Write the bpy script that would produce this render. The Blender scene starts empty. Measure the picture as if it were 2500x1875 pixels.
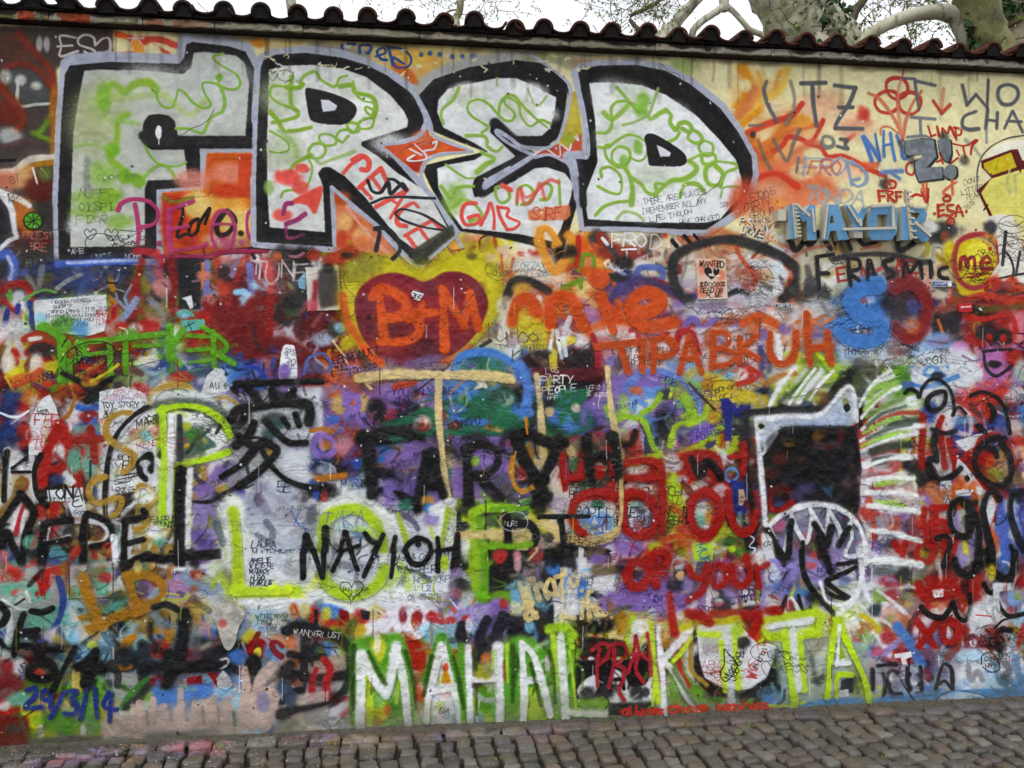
import bpy, bmesh, math, random
import numpy as np
from mathutils import Vector, Matrix
from mathutils.geometry import tessellate_polygon

# ------------------------------------------------------------------ camera, sky, sun, exposure
scene = bpy.context.scene
COL = scene.collection
cam_data = bpy.data.cameras.new("camera")
cam_data.sensor_width = 36.0
cam_data.lens = 36.0 * 2514.0 / 2500.0
cam_data.clip_start, cam_data.clip_end = 0.05, 900.0
cam = bpy.data.objects.new("camera", cam_data)
cam.location = (0.0, -5.57, 1.85)
cam.rotation_euler = (math.radians(90.0), 0.0, math.radians(-8.5))
COL.objects.link(cam)
scene.camera = cam

SUN_EL, SUN_AZ = math.radians(66), math.radians(212)      # high over the viewer's left shoulder, veiled by cloud
world = bpy.data.worlds.new("World")
scene.world = world
world.use_nodes = True
wt = world.node_tree
wt.nodes.clear()
w_out = wt.nodes.new('ShaderNodeOutputWorld')
w_bg = wt.nodes.new('ShaderNodeBackground')
w_sky = wt.nodes.new('ShaderNodeTexSky')
w_hsv = wt.nodes.new('ShaderNodeHueSaturation')           # an overcast sky: almost no blue left
w_sky.sky_type = 'NISHITA'
w_sky.sun_disc = False
w_sky.sun_elevation, w_sky.sun_rotation = SUN_EL, SUN_AZ
w_sky.air_density, w_sky.dust_density = 1.0, 1.2
w_hsv.inputs['Saturation'].default_value = 0.12
w_bg.inputs['Strength'].default_value = 0.15
wt.links.new(w_sky.outputs[0], w_hsv.inputs['Color'])
w_tc = wt.nodes.new('ShaderNodeTexCoord'); w_cl = wt.nodes.new('ShaderNodeTexNoise'); w_rp = wt.nodes.new('ShaderNodeMapRange'); w_mx = wt.nodes.new('ShaderNodeMix')
w_cl.inputs['Scale'].default_value, w_cl.inputs['Detail'].default_value = 3.5, 5.0      # thin cloud over the whole sky
w_rp.inputs['From Min'].default_value, w_rp.inputs['From Max'].default_value = .3, .7
w_rp.inputs['To Min'].default_value, w_rp.inputs['To Max'].default_value = .84, 1.16
w_mx.data_type, w_mx.blend_type = 'RGBA', 'MULTIPLY'; w_mx.inputs[0].default_value = 1.0
wt.links.new(w_tc.outputs['Generated'], w_cl.inputs['Vector']); wt.links.new(w_cl.outputs['Fac'], w_rp.inputs['Value'])
wt.links.new(w_hsv.outputs[0], w_mx.inputs[6]); wt.links.new(w_rp.outputs[0], w_mx.inputs[7])
wt.links.new(w_mx.outputs[2], w_bg.inputs['Color'])
wt.links.new(w_bg.outputs[0], w_out.inputs['Surface'])
sun_data = bpy.data.lights.new("sun", 'SUN')
sun_data.energy = 0.8
sun_data.angle = math.radians(14)
sun_data.color = (1.0, 0.97, 0.93)
sun = bpy.data.objects.new("sun", sun_data)
sun_dir = Vector((math.sin(SUN_AZ) * math.cos(SUN_EL), math.cos(SUN_AZ) * math.cos(SUN_EL), math.sin(SUN_EL)))
sun.rotation_euler = sun_dir.to_track_quat('Z', 'Y').to_euler()
sun.location = (-6, -12, 22)
COL.objects.link(sun)
scene.view_settings.view_transform = 'Standard'
scene.view_settings.look = 'None'
scene.view_settings.gamma = 1.0
scene.view_settings.use_curve_mapping = False
scene.view_settings.exposure = 0.97
# ------------------------------------------------------------------ wall measures and the painted coat
# Camera station and wall: the wall face is the plane y = 0, x runs along it, z is up (metres).
FPX, YAW, DIST, EYE = 2514.0, math.radians(8.5), 5.57, 1.85
CA, SA = math.cos(YAW), math.sin(YAW)
def on_wall(px, py):
    """where a point measured on the photograph lies on the wall (x, z in metres)"""
    u = (np.asarray(px, float) - 1250.0) / FPX
    v = (937.5 - np.asarray(py, float)) / FPX
    t = DIST / (CA - u * SA)
    return t * (u * CA + SA), EYE + t * v
PPM = 400.0
WX0, WX1, WZ0, WZ1 = -4.2, 7.0, -0.06, 3.74
CW, CH = int(round((WX1 - WX0) * PPM)), int(round((WZ1 - WZ0) * PPM))
rng = np.random.RandomState(7)
def value_noise(cell, seed):
    r = np.random.RandomState(seed)
    gh, gw = int(CH / cell) + 3, int(CW / cell) + 3
    g = r.rand(gh, gw).astype(np.float32)
    y = np.arange(CH, dtype=np.float32) / cell; x = np.arange(CW, dtype=np.float32) / cell
    yi, xi = y.astype(int), x.astype(int)
    fy, fx = (y - yi)[:, None], (x - xi)[None, :]
    fy = fy * fy * (3 - 2 * fy); fx = fx * fx * (3 - 2 * fx)
    a = g[yi][:, xi]; b = g[yi][:, xi + 1]; c = g[yi + 1][:, xi]; d = g[yi + 1][:, xi + 1]
    return (a * (1 - fx) + b * fx) * (1 - fy) + (c * (1 - fx) + d * fx) * fy
N_FINE = (rng.rand(CH, CW).astype(np.float32) * .55 + value_noise(2.2, 3) * .45)
N_MID = value_noise(9, 4) * .6 + value_noise(22, 5) * .4
N_BIG = value_noise(60, 6) * .6 + value_noise(25, 8) * .4
img = np.zeros((CH, CW, 3), np.float32)
HEIGHT = np.zeros((CH, CW), np.float32)          # thickness of the paint build-up, for relief
PAL = dict(K=(16,15,17), W=(214,217,224), C=(216,208,160), O=(212,78,8), R=(168,16,10), D=(92,10,12), L=(172,212,8),
           G=(88,156,18), E=(32,104,70), B=(62,122,204), N=(34,48,128), P=(124,94,174), A=(126,184,218), H=(206,182,118),
           J=(168,116,14), I=(206,128,148), M=(168,50,104), Y=(202,190,14), T=(88,164,140), g=(126,128,134), t=(176,152,134),
           b=(70,46,38), w=(178,182,192), k=(58,56,58), S=(196,199,199), q=(38,36,38), V=(160,166,184), z=(214,74,64), o=(214,140,40),
           y=(206,200,120), n=(96,98,104), r=(196,60,36), v=(142,150,74))
def colour(c):
    if len(c) == 6: return tuple(int(c[i:i+2], 16) for i in (0, 2, 4))
    return PAL[c]
PARTS, cur = [], None
KEEP = np.zeros((CH, CW), np.float32); keep = False      # strokes that later small coats must not cover
def begin_part(name, label=None):
    global cur
    cur = dict(name=name, label=label, m=np.zeros((CH, CW), np.float32), bb=[CW, CH, 0, 0])
def end_part():
    global cur
    if cur and cur['bb'][2] > cur['bb'][0]:
        x0, y0, x1, y1 = cur['bb']; cur['m'] = cur['m'][y0:y1, x0:x1].copy(); PARTS.append(cur)
    cur = None
def to_canvas(px, py):
    X, Z = on_wall(px, py)
    return (X - WX0) * PPM, (Z - WZ0) * PPM
def local_scale(px):
    return DIST / (CA - (px - 1250.0) / FPX * SA) * PPM / FPX
def lay(x0, y0, x1, y1, a, col, spk=.8, mott=0.0, thick=.35):
    n = N_FINE[y0:y1, x0:x1]
    if spk: a = np.clip(a + (n - .5) * spk * 2.6 * a * (1 - a), 0, 1)
    c = np.array(col, np.float32)[None, None, :]
    if mott: c = c * (1 + (N_MID[y0:y1, x0:x1, None] - .5) * mott)
    s = img[y0:y1, x0:x1]; A = a[..., None]
    s *= (1 - A); s += c * A
    h = HEIGHT[y0:y1, x0:x1]; h += a * thick * (.3 + .7 * N_MID[y0:y1, x0:x1]) * (1 - .5 * h)
    if keep or cur is not None:
        m = KEEP[y0:y1, x0:x1]; np.maximum(m, a, out=m)
    if cur is not None:
        m = cur['m'][y0:y1, x0:x1]; np.maximum(m, a, out=m)
        bb = cur['bb']; cur['bb'] = [min(bb[0], x0), min(bb[1], y0), max(bb[2], x1), max(bb[3], y1)]
def spline(P, n=6):
    if len(P) < 3: return P
    P = np.asarray(P, float)
    closed = np.abs(P[0] - P[-1]).max() < 1e-6 and len(P) > 3
    Q = np.vstack([P[-2] if closed else 2 * P[0] - P[1], P, P[1] if closed else 2 * P[-1] - P[-2]])
    out = []
    for i in range(len(P) - 1):
        p0, p1, p2, p3 = Q[i:i + 4]
        for t in np.arange(n) / n:
            out.append(.5 * (2 * p1 + (p2 - p0) * t + (2 * p0 - 5 * p1 + 4 * p2 - p3) * t * t + (3 * p1 - p0 - 3 * p2 + p3) * t ** 3))
    out.append(P[-1])
    return np.array(out)
def stroke(P, w, col, soft=.3, op=1.0, smooth=True, spk=.8, mott=.06, thick=.35):
    P = np.asarray(P, float).reshape(-1, 2)
    if smooth: P = spline(P)
    if len(P) == 1: P = np.vstack([P, P + .4])
    cx, cy = to_canvas(P[:, 0], P[:, 1])
    r = max(.55, w * .5 * local_scale(P[:, 0].mean()))
    e = max(1.1, min(2.0 * r * soft, 2 * r)) if soft <= 1 else 2 * r * soft
    R = r * 1.2 + e * .5 + 1.5
    if r > 5 and soft >= .2 and op > .5 and thick > .1:      # overspray drifting wide of the line
        stroke(P, w * 1.8 + 4, col, 1.0, op * .13, False, .9, mott, .05)
    x0, x1 = int(max(0, cx.min() - R)), int(min(CW, cx.max() + R + 1))
    y0, y1 = int(max(0, cy.min() - R)), int(min(CH, cy.max() + R + 1))
    if x1 <= x0 or y1 <= y0: return
    acc = np.zeros((y1 - y0, x1 - x0), np.float32)
    ph = (cx[0] * .37 + cy[0] * .61) % 6.28; run = 0.0
    for i in range(len(cx) - 1):
        ax, ay, bx, by = cx[i], cy[i], cx[i + 1], cy[i + 1]
        u0, u1 = int(max(x0, min(ax, bx) - R)), int(min(x1, max(ax, bx) + R + 1))
        v0, v1 = int(max(y0, min(ay, by) - R)), int(min(y1, max(ay, by) + R + 1))
        if u1 <= u0 or v1 <= v0: continue
        gx = np.arange(u0, u1, dtype=np.float32)[None, :] - ax; gy = np.arange(v0, v1, dtype=np.float32)[:, None] - ay
        dx, dy = bx - ax, by - ay; L2 = dx * dx + dy * dy + 1e-6
        t = np.clip((gx * dx + gy * dy) / L2, 0, 1)
        d = np.sqrt((gx - t * dx) ** 2 + (gy - t * dy) ** 2)
        s = acc[v0 - y0:v1 - y0, u0 - x0:u1 - x0]
        run += math.sqrt(L2)
        q = r * (1 + (.13 * math.sin(run / (r * 5 + 9) + ph) + .08 * math.sin(run / (r * 2.1 + 5) + 2 * ph) if r > 1.2 else 0))
        np.maximum(s, (q + e * .5 - d) / e, out=s)
    a = np.clip(acc, 0, 1); a = a * a * (3 - 2 * a)
    if r > 4: a = np.clip(a + (N_MID[y0:y1, x0:x1] - .5) * 1.1 * a * (1 - a), 0, 1)
    if r > 3: a = a * np.clip(.80 + .34 * N_MID[y0:y1, x0:x1] + .12 * (N_FINE[y0:y1, x0:x1] - .5), 0, 1)
    lay(x0, y0, x1, y1, a * op, col, spk if r > 1.5 else .2, mott, thick)
def blur(a, r):
    r = int(r)
    if r < 1: return a
    for ax in (0, 1):
        pad = [(0, 0), (0, 0)]; pad[ax] = (r + 1, r)
        c = np.cumsum(np.pad(a, pad, mode='edge'), axis=ax)
        n = 2 * r + 1
        a = (c[n:] - c[:-n]) / n if ax == 0 else (c[:, n:] - c[:, :-n]) / n
    return a
def fill(P, col, soft=3, op=1.0, smooth=False, mott=.06, spk=.8, thick=.3):
    P = np.asarray(P, float).reshape(-1, 2)
    if smooth: P = spline(np.vstack([P, P[:1]]))
    cx, cy = to_canvas(P[:, 0], P[:, 1]); sr = max(1, soft * .85)
    x0, x1 = int(max(0, cx.min() - 2 * sr - 2)), int(min(CW, cx.max() + 2 * sr + 2))
    y0, y1 = int(max(0, cy.min() - 2 * sr - 2)), int(min(CH, cy.max() + 2 * sr + 2))
    if x1 <= x0 or y1 <= y0: return
    gx = np.arange(x0, x1)[None, :] + .5
    a = np.zeros((y1 - y0, x1 - x0), bool)
    n = len(cx)
    for i in range(n):
        ax, ay, bx, by = cx[i], cy[i], cx[(i + 1) % n], cy[(i + 1) % n]
        if ay == by: continue
        lo, hi = sorted((ay, by)); v0, v1 = max(y0, int(math.ceil(lo - .5))), min(y1, int(math.ceil(hi - .5)))
        if v1 <= v0: continue
        gy = np.arange(v0, v1)[:, None] + .5
        a[v0 - y0:v1 - y0] ^= gx < (ax + (gy - ay) * (bx - ax) / (by - ay))
    a = a.astype(np.float32)
    a = blur(blur(a, sr / 2 + .5), sr / 2 + .5) if sr >= 2 else blur(a, 1)
    a = a * a * (3 - 2 * a)
    lay(x0, y0, x1, y1, a * op, col, spk, mott, thick)
def blob(x, y, rx, ry, col, op=.9, soft=.8, ang=0):
    X, Y = to_canvas(x, y); s = local_scale(x); rx *= s; ry *= s; R = max(rx, ry) * (1 + soft * .5) + 2
    x0, x1, y0, y1 = int(max(0, X - R)), int(min(CW, X + R)), int(max(0, Y - R)), int(min(CH, Y + R))
    if x1 <= x0 or y1 <= y0: return
    gx = np.arange(x0, x1, dtype=np.float32)[None, :] - X; gy = np.arange(y0, y1, dtype=np.float32)[:, None] - Y
    c, q = math.cos(ang), math.sin(ang)
    d = np.sqrt(((gx * c + gy * q) / rx) ** 2 + ((-gx * q + gy * c) / ry) ** 2) + (N_MID[y0:y1, x0:x1] - .5) * .35
    a = np.clip((1 + soft * .5 - d) / soft, 0, 1); a = a * a * (3 - 2 * a)
    lay(x0, y0, x1, y1, a * op, col, .8, .1)
# one-line handwriting: x 0-4, y 0-6 from the top
FONT = {'A':"06 20|20 46|14 34",'B':"00 06|00 30 41 32 03|03 33 45 36 06",'C':"41 20 03 26 45",'D':"00 06|00 20 43 26 06",'E':"00 06|00 40|03 33|06 46",
'F':"00 06|00 40|03 33",'G':"41 20 03 26 45 43|43 23",'H':"00 06|40 46|03 43",'I':"20 26|10 30|16 36",'J':"30 35 16 04",'K':"00 06|40 03|03 46",'L':"00 06|06 46",
'M':"06 00|00 24|24 40|40 46",'N':"06 00|00 46|46 40",'O':"20 03 26 43 20",'P':"00 06|00 30 42 33 03",'Q':"20 03 26 43 20|24 46",'R':"06 00|00 30 42 33 03|13 46",
'S':"41 20 01 23 45 26 05",'T':"00 40|20 26",'U':"00 04 26 44 40",'V':"00 26|26 40",'W':"00 16|16 22|22 36|36 40",'X':"00 46|40 06",'Y':"00 23|40 23|23 26",'Z':"00 40|40 06|06 46",
'0':"20 03 26 43 20",'1':"11 20|20 26",'2':"01 20 41 33 06|06 46",'3':"00 30 42 23|23 44 36 05",'4':"20 04|04 44|30 36",'5':"40 00|00 03|03 33 45 26 05",'6':"30 03 16 35 23 04",'7':"00 40|40 16",'8':"20 01 44 26 04 41 20",'9':"41 20 02 23 41|41 36",
'.':"26 26",'!':"20 24|26 26",'?':"01 20 41 23|23 24|26 26",'/':"40 06",'+':"21 25|03 43",'-':"03 43",'#':"10 06|40 36|02 42|04 44",'&':"45 11 20 31 04 16 44",',':"25 16","'":"20 21",'$':"41 20 01 23 45 26 05|20 26",':':"22 22|25 25",'"':"10 11|30 31",
'a':"43 22 04 26 44|42 46",'b':"00 06|04 22 44 26 05",'c':"42 22 04 26 45",'d':"44 22 04 26 44|40 46",'e':"04 44 22 04 26 45",'f':"40 21 26|03 33",'g':"43 22 04 25 43|42 46 27 07",'h':"00 06|03 22 43 46",'i':"22 26|20 20",'j':"22 26 07|20 20",'k':"00 06|42 04|14 46",'l':"20 25 36",
'm':"02 06|03 12 23 26|23 32 43 46",'n':"02 06|03 22 43 46",'o':"22 04 26 44 22",'p':"02 08|03 22 44 26 05",'r':"02 06|04 22 42",'s':"42 12 03 34 45 16 05",'t':"20 25 36|02 42",'u':"02 05 26 44 42|42 46",'v':"02 26|26 42",'w':"02 16|16 23|23 36|36 42",'x':"02 46|42 06",'y':"02 24|42 08",'z':"02 42|42 06|06 46",'q':"43 22 04 25 43|42 48",
'<':"41 03|03 45",'>':"01 43|43 05",'@':"33 22 13 24 34 32 20 03 26 45",'h~':"23"}
def text(txt, x, y, size, w, col, ang=0.0, soft=.25, op=1.0, jit=.40, adv=1.08, tall=1.0):
    """hand lettering, top left at x, y (photo measure); size = letter height"""
    r = np.random.RandomState((hash_str(txt) + int(x) * 7 + int(y)) & 0xffff)
    if size < 17: jit *= .5
    ca, sa = math.cos(math.radians(ang)), math.sin(math.radians(ang)); u = size / 6.0; pen = 0.0
    for ch in txt:
        if ch == ' ': pen += 3.2 * u * tall; continue
        g = FONT.get(ch) or FONT.get(ch.upper())
        if g is None: pen += 4 * u; continue
        oy = r.uniform(-.7, .6) * u; sl = r.uniform(-.10, .22); gs = r.uniform(.86, 1.12); w_ = w * r.uniform(.75, 1.25); op_ = op * r.uniform(.72, 1)
        for part in g.split('|'):
            pts = []
            for p in part.split():
                gx, gy = int(p[0]) * u * tall * gs + r.uniform(-jit, jit) * u, int(p[1]) * u * gs + r.uniform(-jit, jit) * u + oy
                gx += sl * (6 * u - gy) + pen
                pts.append((x + gx * ca - gy * sa, y + gx * sa + gy * ca))
            stroke(pts, w_, col, soft, op_, len(pts) > 2)
        wd = 2.6 if ch in "ilI1!.,:'j" else (5.4 if ch in 'MWmw' else 4.1)
        pen += wd * adv * u * tall * gs * r.uniform(.88, 1.12) * (1 if ch not in 'ilI1!.,:' else .95)
def hash_str(s):
    h = 5381
    for c in s: h = (h * 33 + ord(c)) & 0xffffff
    return h
def squiggle(x, y, w, h, col, pen=2.2, op=.8, ang=0, r=rng):
    """a line of unreadable small handwriting"""
    n = max(4, int(w / max(3.0, h * .32))); px, out = 0.0, []
    ca, sa = math.cos(ang), math.sin(ang); seg = []
    for i in range(n):
        px += w / n
        if r.rand() < .17 and len(seg) > 3: out.append(seg); seg = []; continue
        v = (r.uniform(-.5, .5) if i % 2 else r.uniform(-.2, .2)) * h * (1.5 if r.rand() < .12 else 1)
        seg.append((x + px * ca - v * sa + r.uniform(-.1, .1) * h, y + px * sa + v * ca))
    if len(seg) > 2: out.append(seg)
    for s in out: stroke(s, pen, col, .3, op, True, spk=.2, mott=0, thick=.02)
def scribbles(x0, y0, x1, y1, n, cols, pen=2.2, op=.7, size=(7, 16)):
    for _ in range(n):
        x, y = rng.uniform(x0, x1), rng.uniform(y0, y1); h = rng.uniform(*size)
        c = colour(cols[rng.randint(len(cols))])
        k = rng.rand(); a = rng.normal(0, .18)
        if k < .75:
            for j in range(rng.randint(1, 4)):
                squiggle(x + rng.uniform(-8, 8), y + j * h * 1.6, rng.uniform(30, 110), h, c, pen, op * rng.uniform(.6, 1), a)
        elif k < .88:                                # hearts and rings
            s = h * rng.uniform(.8, 2)
            if rng.rand() < .5:
                stroke([(x, y + s), (x - s, y - .2 * s), (x - .5 * s, y - .8 * s), (x, y - .25 * s), (x + .5 * s, y - .8 * s), (x + s, y - .2 * s), (x, y + s)], pen, c, .3, op)
            else:
                stroke([(x + s * 1.6 * math.cos(q), y + s * math.sin(q)) for q in np.linspace(0, 6.4, 9)], pen, c, .3, op)
        else:
            stroke([(x, y), (x + rng.uniform(20, 60), y + rng.uniform(-12, 12)), (x + rng.uniform(40, 90), y + rng.uniform(-20, 20))], pen, c, .3, op)
def drips(x0, x1, y, n, col, lmin, lmax, w=2.5):
    for _ in range(n):
        x = rng.uniform(x0, x1); l = rng.uniform(lmin, lmax)
        stroke([(x, y), (x + rng.uniform(-1, 1), y + l)], w, col, .3, .85, False)
def draw(tile, src):
    """paint instructions, one a line, measured on one enlarged piece of the photograph"""
    ox, oy, sc = tile
    def pts(s): return [(ox + float(a.split(',')[0]) / sc, oy + float(a.split(',')[1]) / sc) for a in s.split()]
    for ln in src.strip().split('\n'):
        ln = ln.strip()
        if not ln or ln[0] == '%': continue
        if ln[0] == '@':
            end_part()
            if len(ln) > 1:
                nm, _, lb = ln[1:].partition('|'); begin_part(nm.strip(), lb.strip() or None)
            continue
        head, _, body = ln.partition(':'); h = head.split(); k = h[0]; c = colour(h[1]) if k != 'x' else None; v = [float(q) for q in h[2:]]
        globals()['keep'] = k in 'slt' or (k in 'fF' and (not v or v[0] < 14))
        if k in 'sl':                                # s colour width soft opacity: points
            stroke(pts(body), v[0] * .88 / sc, c, v[1] if len(v) > 1 else .25, v[2] if len(v) > 2 else 1, k == 's')
        elif k in 'fF':                              # f colour soft opacity mottling: points (F = rounded)
            fill(pts(body), c, (v[0] if v else 6) / sc, v[1] if len(v) > 1 else 1, k == 'F', v[2] if len(v) > 2 else .06)
        elif k == 'b':                               # b colour rx ry opacity soft: points
            for x, y in pts(body): blob(x, y, v[0] / sc, v[1] / sc, c, v[2] if len(v) > 2 else .9, v[3] if len(v) > 3 else .8)
        elif k == 't':                               # t colour size width angle soft opacity wide: x,y words
            xy, _, words = body.strip().partition(' '); (x, y), = pts(xy)
            text(words, x, y, v[0] / sc, v[1] / sc * .78, c, v[2] if len(v) > 2 else 0, v[3] if len(v) > 3 else .25, v[4] if len(v) > 4 else .92, tall=v[5] if len(v) > 5 else 1)
        elif k == 'x':                               # x colour n pen opacity: x0,y0 x1,y1
            (x0, y0), (x1, y1) = pts(body); scribbles(x0, y0, x1, y1, int(v[0]), h[1] if len(h[1]) < 6 else 'K', v[1] / sc if len(v) > 1 else 2.2, v[2] if len(v) > 2 else .7)
        elif k == 'd':                               # d colour n lmin lmax width: x0,y x1,y
            (x0, y), (x1, _) = pts(body); drips(x0, x1, y, int(v[0]), c, v[1] / sc, v[2] / sc, (v[3] if len(v) > 3 else 8) / sc)
    end_part()

def small_coats(n, y0, y1, wmin, wmax, lmin, lmax, keepout=True, seed=5):
    """many small strokes in the colours already standing nearby"""
    r = np.random.RandomState(seed); K = blur(np.clip(KEEP, 0, 1), 1); save = {}
    for _ in range(n):
        x, y = r.uniform(-500, 3000), r.uniform(y0, y1)
        X, Y = to_canvas(x, y); X, Y = int(X), int(Y)
        qx, qy = int(np.clip(X + r.normal(0, 30), 0, CW - 1)), int(np.clip(Y + r.normal(0, 26), 0, CH - 1))
        c = np.clip(img[qy, qx] * r.uniform(.7, 1.22) + r.normal(0, 6, 3), 0, 226)
        a = r.choice([0, 1.57, .8, 2.3]) + r.normal(0, .35); l = r.uniform(lmin, lmax); b = r.uniform(-.7, .7)
        P = [(x - l * math.cos(a), y - l * math.sin(a)), (x + b * l * math.sin(a), y - b * l * math.cos(a)), (x + l * math.cos(a), y + l * math.sin(a))]
        if r.rand() < .3: P.append((x + 1.1 * l * math.cos(a + 1.5), y + 1.1 * l * math.sin(a + 1.5)))
        m = int(l * 2.2 + wmax * 2 + 6); u0, u1, v0, v1 = max(0, X - m), min(CW, X + m), max(0, Y - m), min(CH, Y + m)
        if u1 <= u0 or v1 <= v0: continue
        old = img[v0:v1, u0:u1].copy()
        stroke(P, r.uniform(wmin, wmax), c, r.choice([.2, .5, .8, .9]), r.uniform(.35, .9))
        if keepout:
            k = K[v0:v1, u0:u1, None]; img[v0:v1, u0:u1] = img[v0:v1, u0:u1] * (1 - k) + old * k
# ------------------------------------------------------------------ the paint on the wall, oldest coats first
T1, T2, T3, T4 = (0, 0, 3.403), (600, 0, 3.403), (1200, 0, 3.403), (1800, 0, 3.16)
T5, T6, T7, T8 = (0, 450, 3.403), (600, 450, 3.403), (1200, 450, 3.403), (1800, 450, 3.16)
T9, T10, T11, T12 = (0, 900, 3.403), (600, 900, 3.403), (1200, 900, 3.403), (1800, 900, 3.16)
T13, T14, T15, T16 = (0, 1350, 3.16), (600, 1350, 3.16), (1200, 1350, 3.16), (1800, 1350, 3.16)
img[:] = np.array(PAL['C'], np.float32)
img *= (1 + (N_BIG[..., None] - .5) * .10)
GRID = """kNR NKk NJkK RNPK KRIP RKA KWIR wtK YD YDD YD YD YCRW WRKC OKHC CWRN KCR CRW CWR WRC CKk KCR CKR YC WCR
WNgR WGwB WGR RTG TGR RDA DAK wDK YD D D DY YOC OYI ONH OPN WgRP wgPR RwP OwR BK BNK DNK RKO RKY
RwY GRK GKR GNR GNW DRN DRP NWKD YDP D DO DB BYC YPKW PWR RPWO PWR ROBW WOP OW BwL wBD gwA IgK IRK
NKYR YRGN OKRN WRNH RNHG WBNH KPB KWR OPH PRb PBR EBP EHB KEPD DKEP PBN PBNG YJP JYNW LWK LWG WGLK WGk WBg RWI
WNR RWK WRNT WRH LWK WGK WKg WKg PJR PRKH PEK EKPR EBK EKPB EBPK PLRW PKLB PLK NJK WbK KbN WRL GWL RWN RNW
KWR RW RTWK WHK LKW PWK Ww NJKW NBKR KBJP KPBJ KHP PKE KHJW RKEW HRbP RLW RKWL KbR KbR KbRN WRPK WRLK RNKW RWbN
HKW KRYW WHK HWK LWK PHW WwP WwBL WwL WEKP WPE WLK GLKP PHEW RWBK RHBW LRBW RWBT NRK RPWN WNKP WPwR gWLP RWO WORK
KBW KWRT KHRw HTWK WKH PKWH WL WwL WLw Wwg Ww WKL GKLH HKW KHWD RWBP RLWO LWRT RDKG WRK KPW PKW WKRg RPYK KBOW
TRwK TRNw TJNw JTWk JPHR PbBW LWw Ww WLw WwL Wwg GWKP KGPH HWKB WKHB PRKH RPK RPW WPK PBIK PWK WwP RWGw RWKD RWKB
KTNw AKwT AKJ AJBK BKJ KwBg BWYR ORBK BRYW RWOA ARWO AOK PAK KHWB KJb JKRL RPLO WKR RLW WLw LWR WIGR ROBw RW RWKw
KwTR KADb KAbw AKg KRBg KRB KwtB KRtN GWOK GWOY GWRO WGO GWK WLGK KWR LWGK GWRK WLw wWLK WLwg LwWg wPRB WRBK wgA WwAR
DRk GDY GNY twG tg tBA tA tKNw kbw GWb WYG GWB GLW LWG Gwk kRG wRkG GwR wk BLw BLk BAw BA BAw AB"""
for gj, row in enumerate(GRID.split('\n')):
    cells = row.split()
    for gi in range(-14, 38):
        pal = cells[gi if 0 <= gi < 25 else (gi * 7 + gj * 3) % 25]      # beyond the view the wall goes on in the same manner
        cx0, cy0 = gi * 100 + 50, 650 + gj * 100
        for q in range(3):
            blob(cx0 + rng.uniform(-50, 50), cy0 + rng.uniform(-50, 50), rng.uniform(40, 75), rng.uniform(30, 65), colour(pal[0] if q == 0 else pal[rng.randint(len(pal))]), .85, .7, rng.uniform(0, 3))
        inside = 0 <= gi < 25
        for q in range(13):
            x, y = cx0 + rng.uniform(-60, 60), cy0 + rng.uniform(-60, 60)
            c = np.array(colour(pal[rng.randint(len(pal))])) * rng.uniform(.8, 1.12)
            a = rng.choice([0, 1.57, .8, 2.3]) + rng.normal(0, .3); l = rng.uniform(18, 70); bend = rng.uniform(-.6, .6)
            P = [(x - l * math.cos(a), y - l * math.sin(a)), (x + bend * l * math.sin(a), y - bend * l * math.cos(a)), (x + l * math.cos(a), y + l * math.sin(a))]
            if rng.rand() < .25: P.append((x + 1.1 * l * math.cos(a + 1.4), y + 1.1 * l * math.sin(a + 1.4)))
            stroke(P, rng.choice([5, 9, 14, 20, 30]) * rng.uniform(.8, 1.3), c, rng.choice([.2, .5, .8, .95]), rng.uniform(.5, .95))
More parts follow.
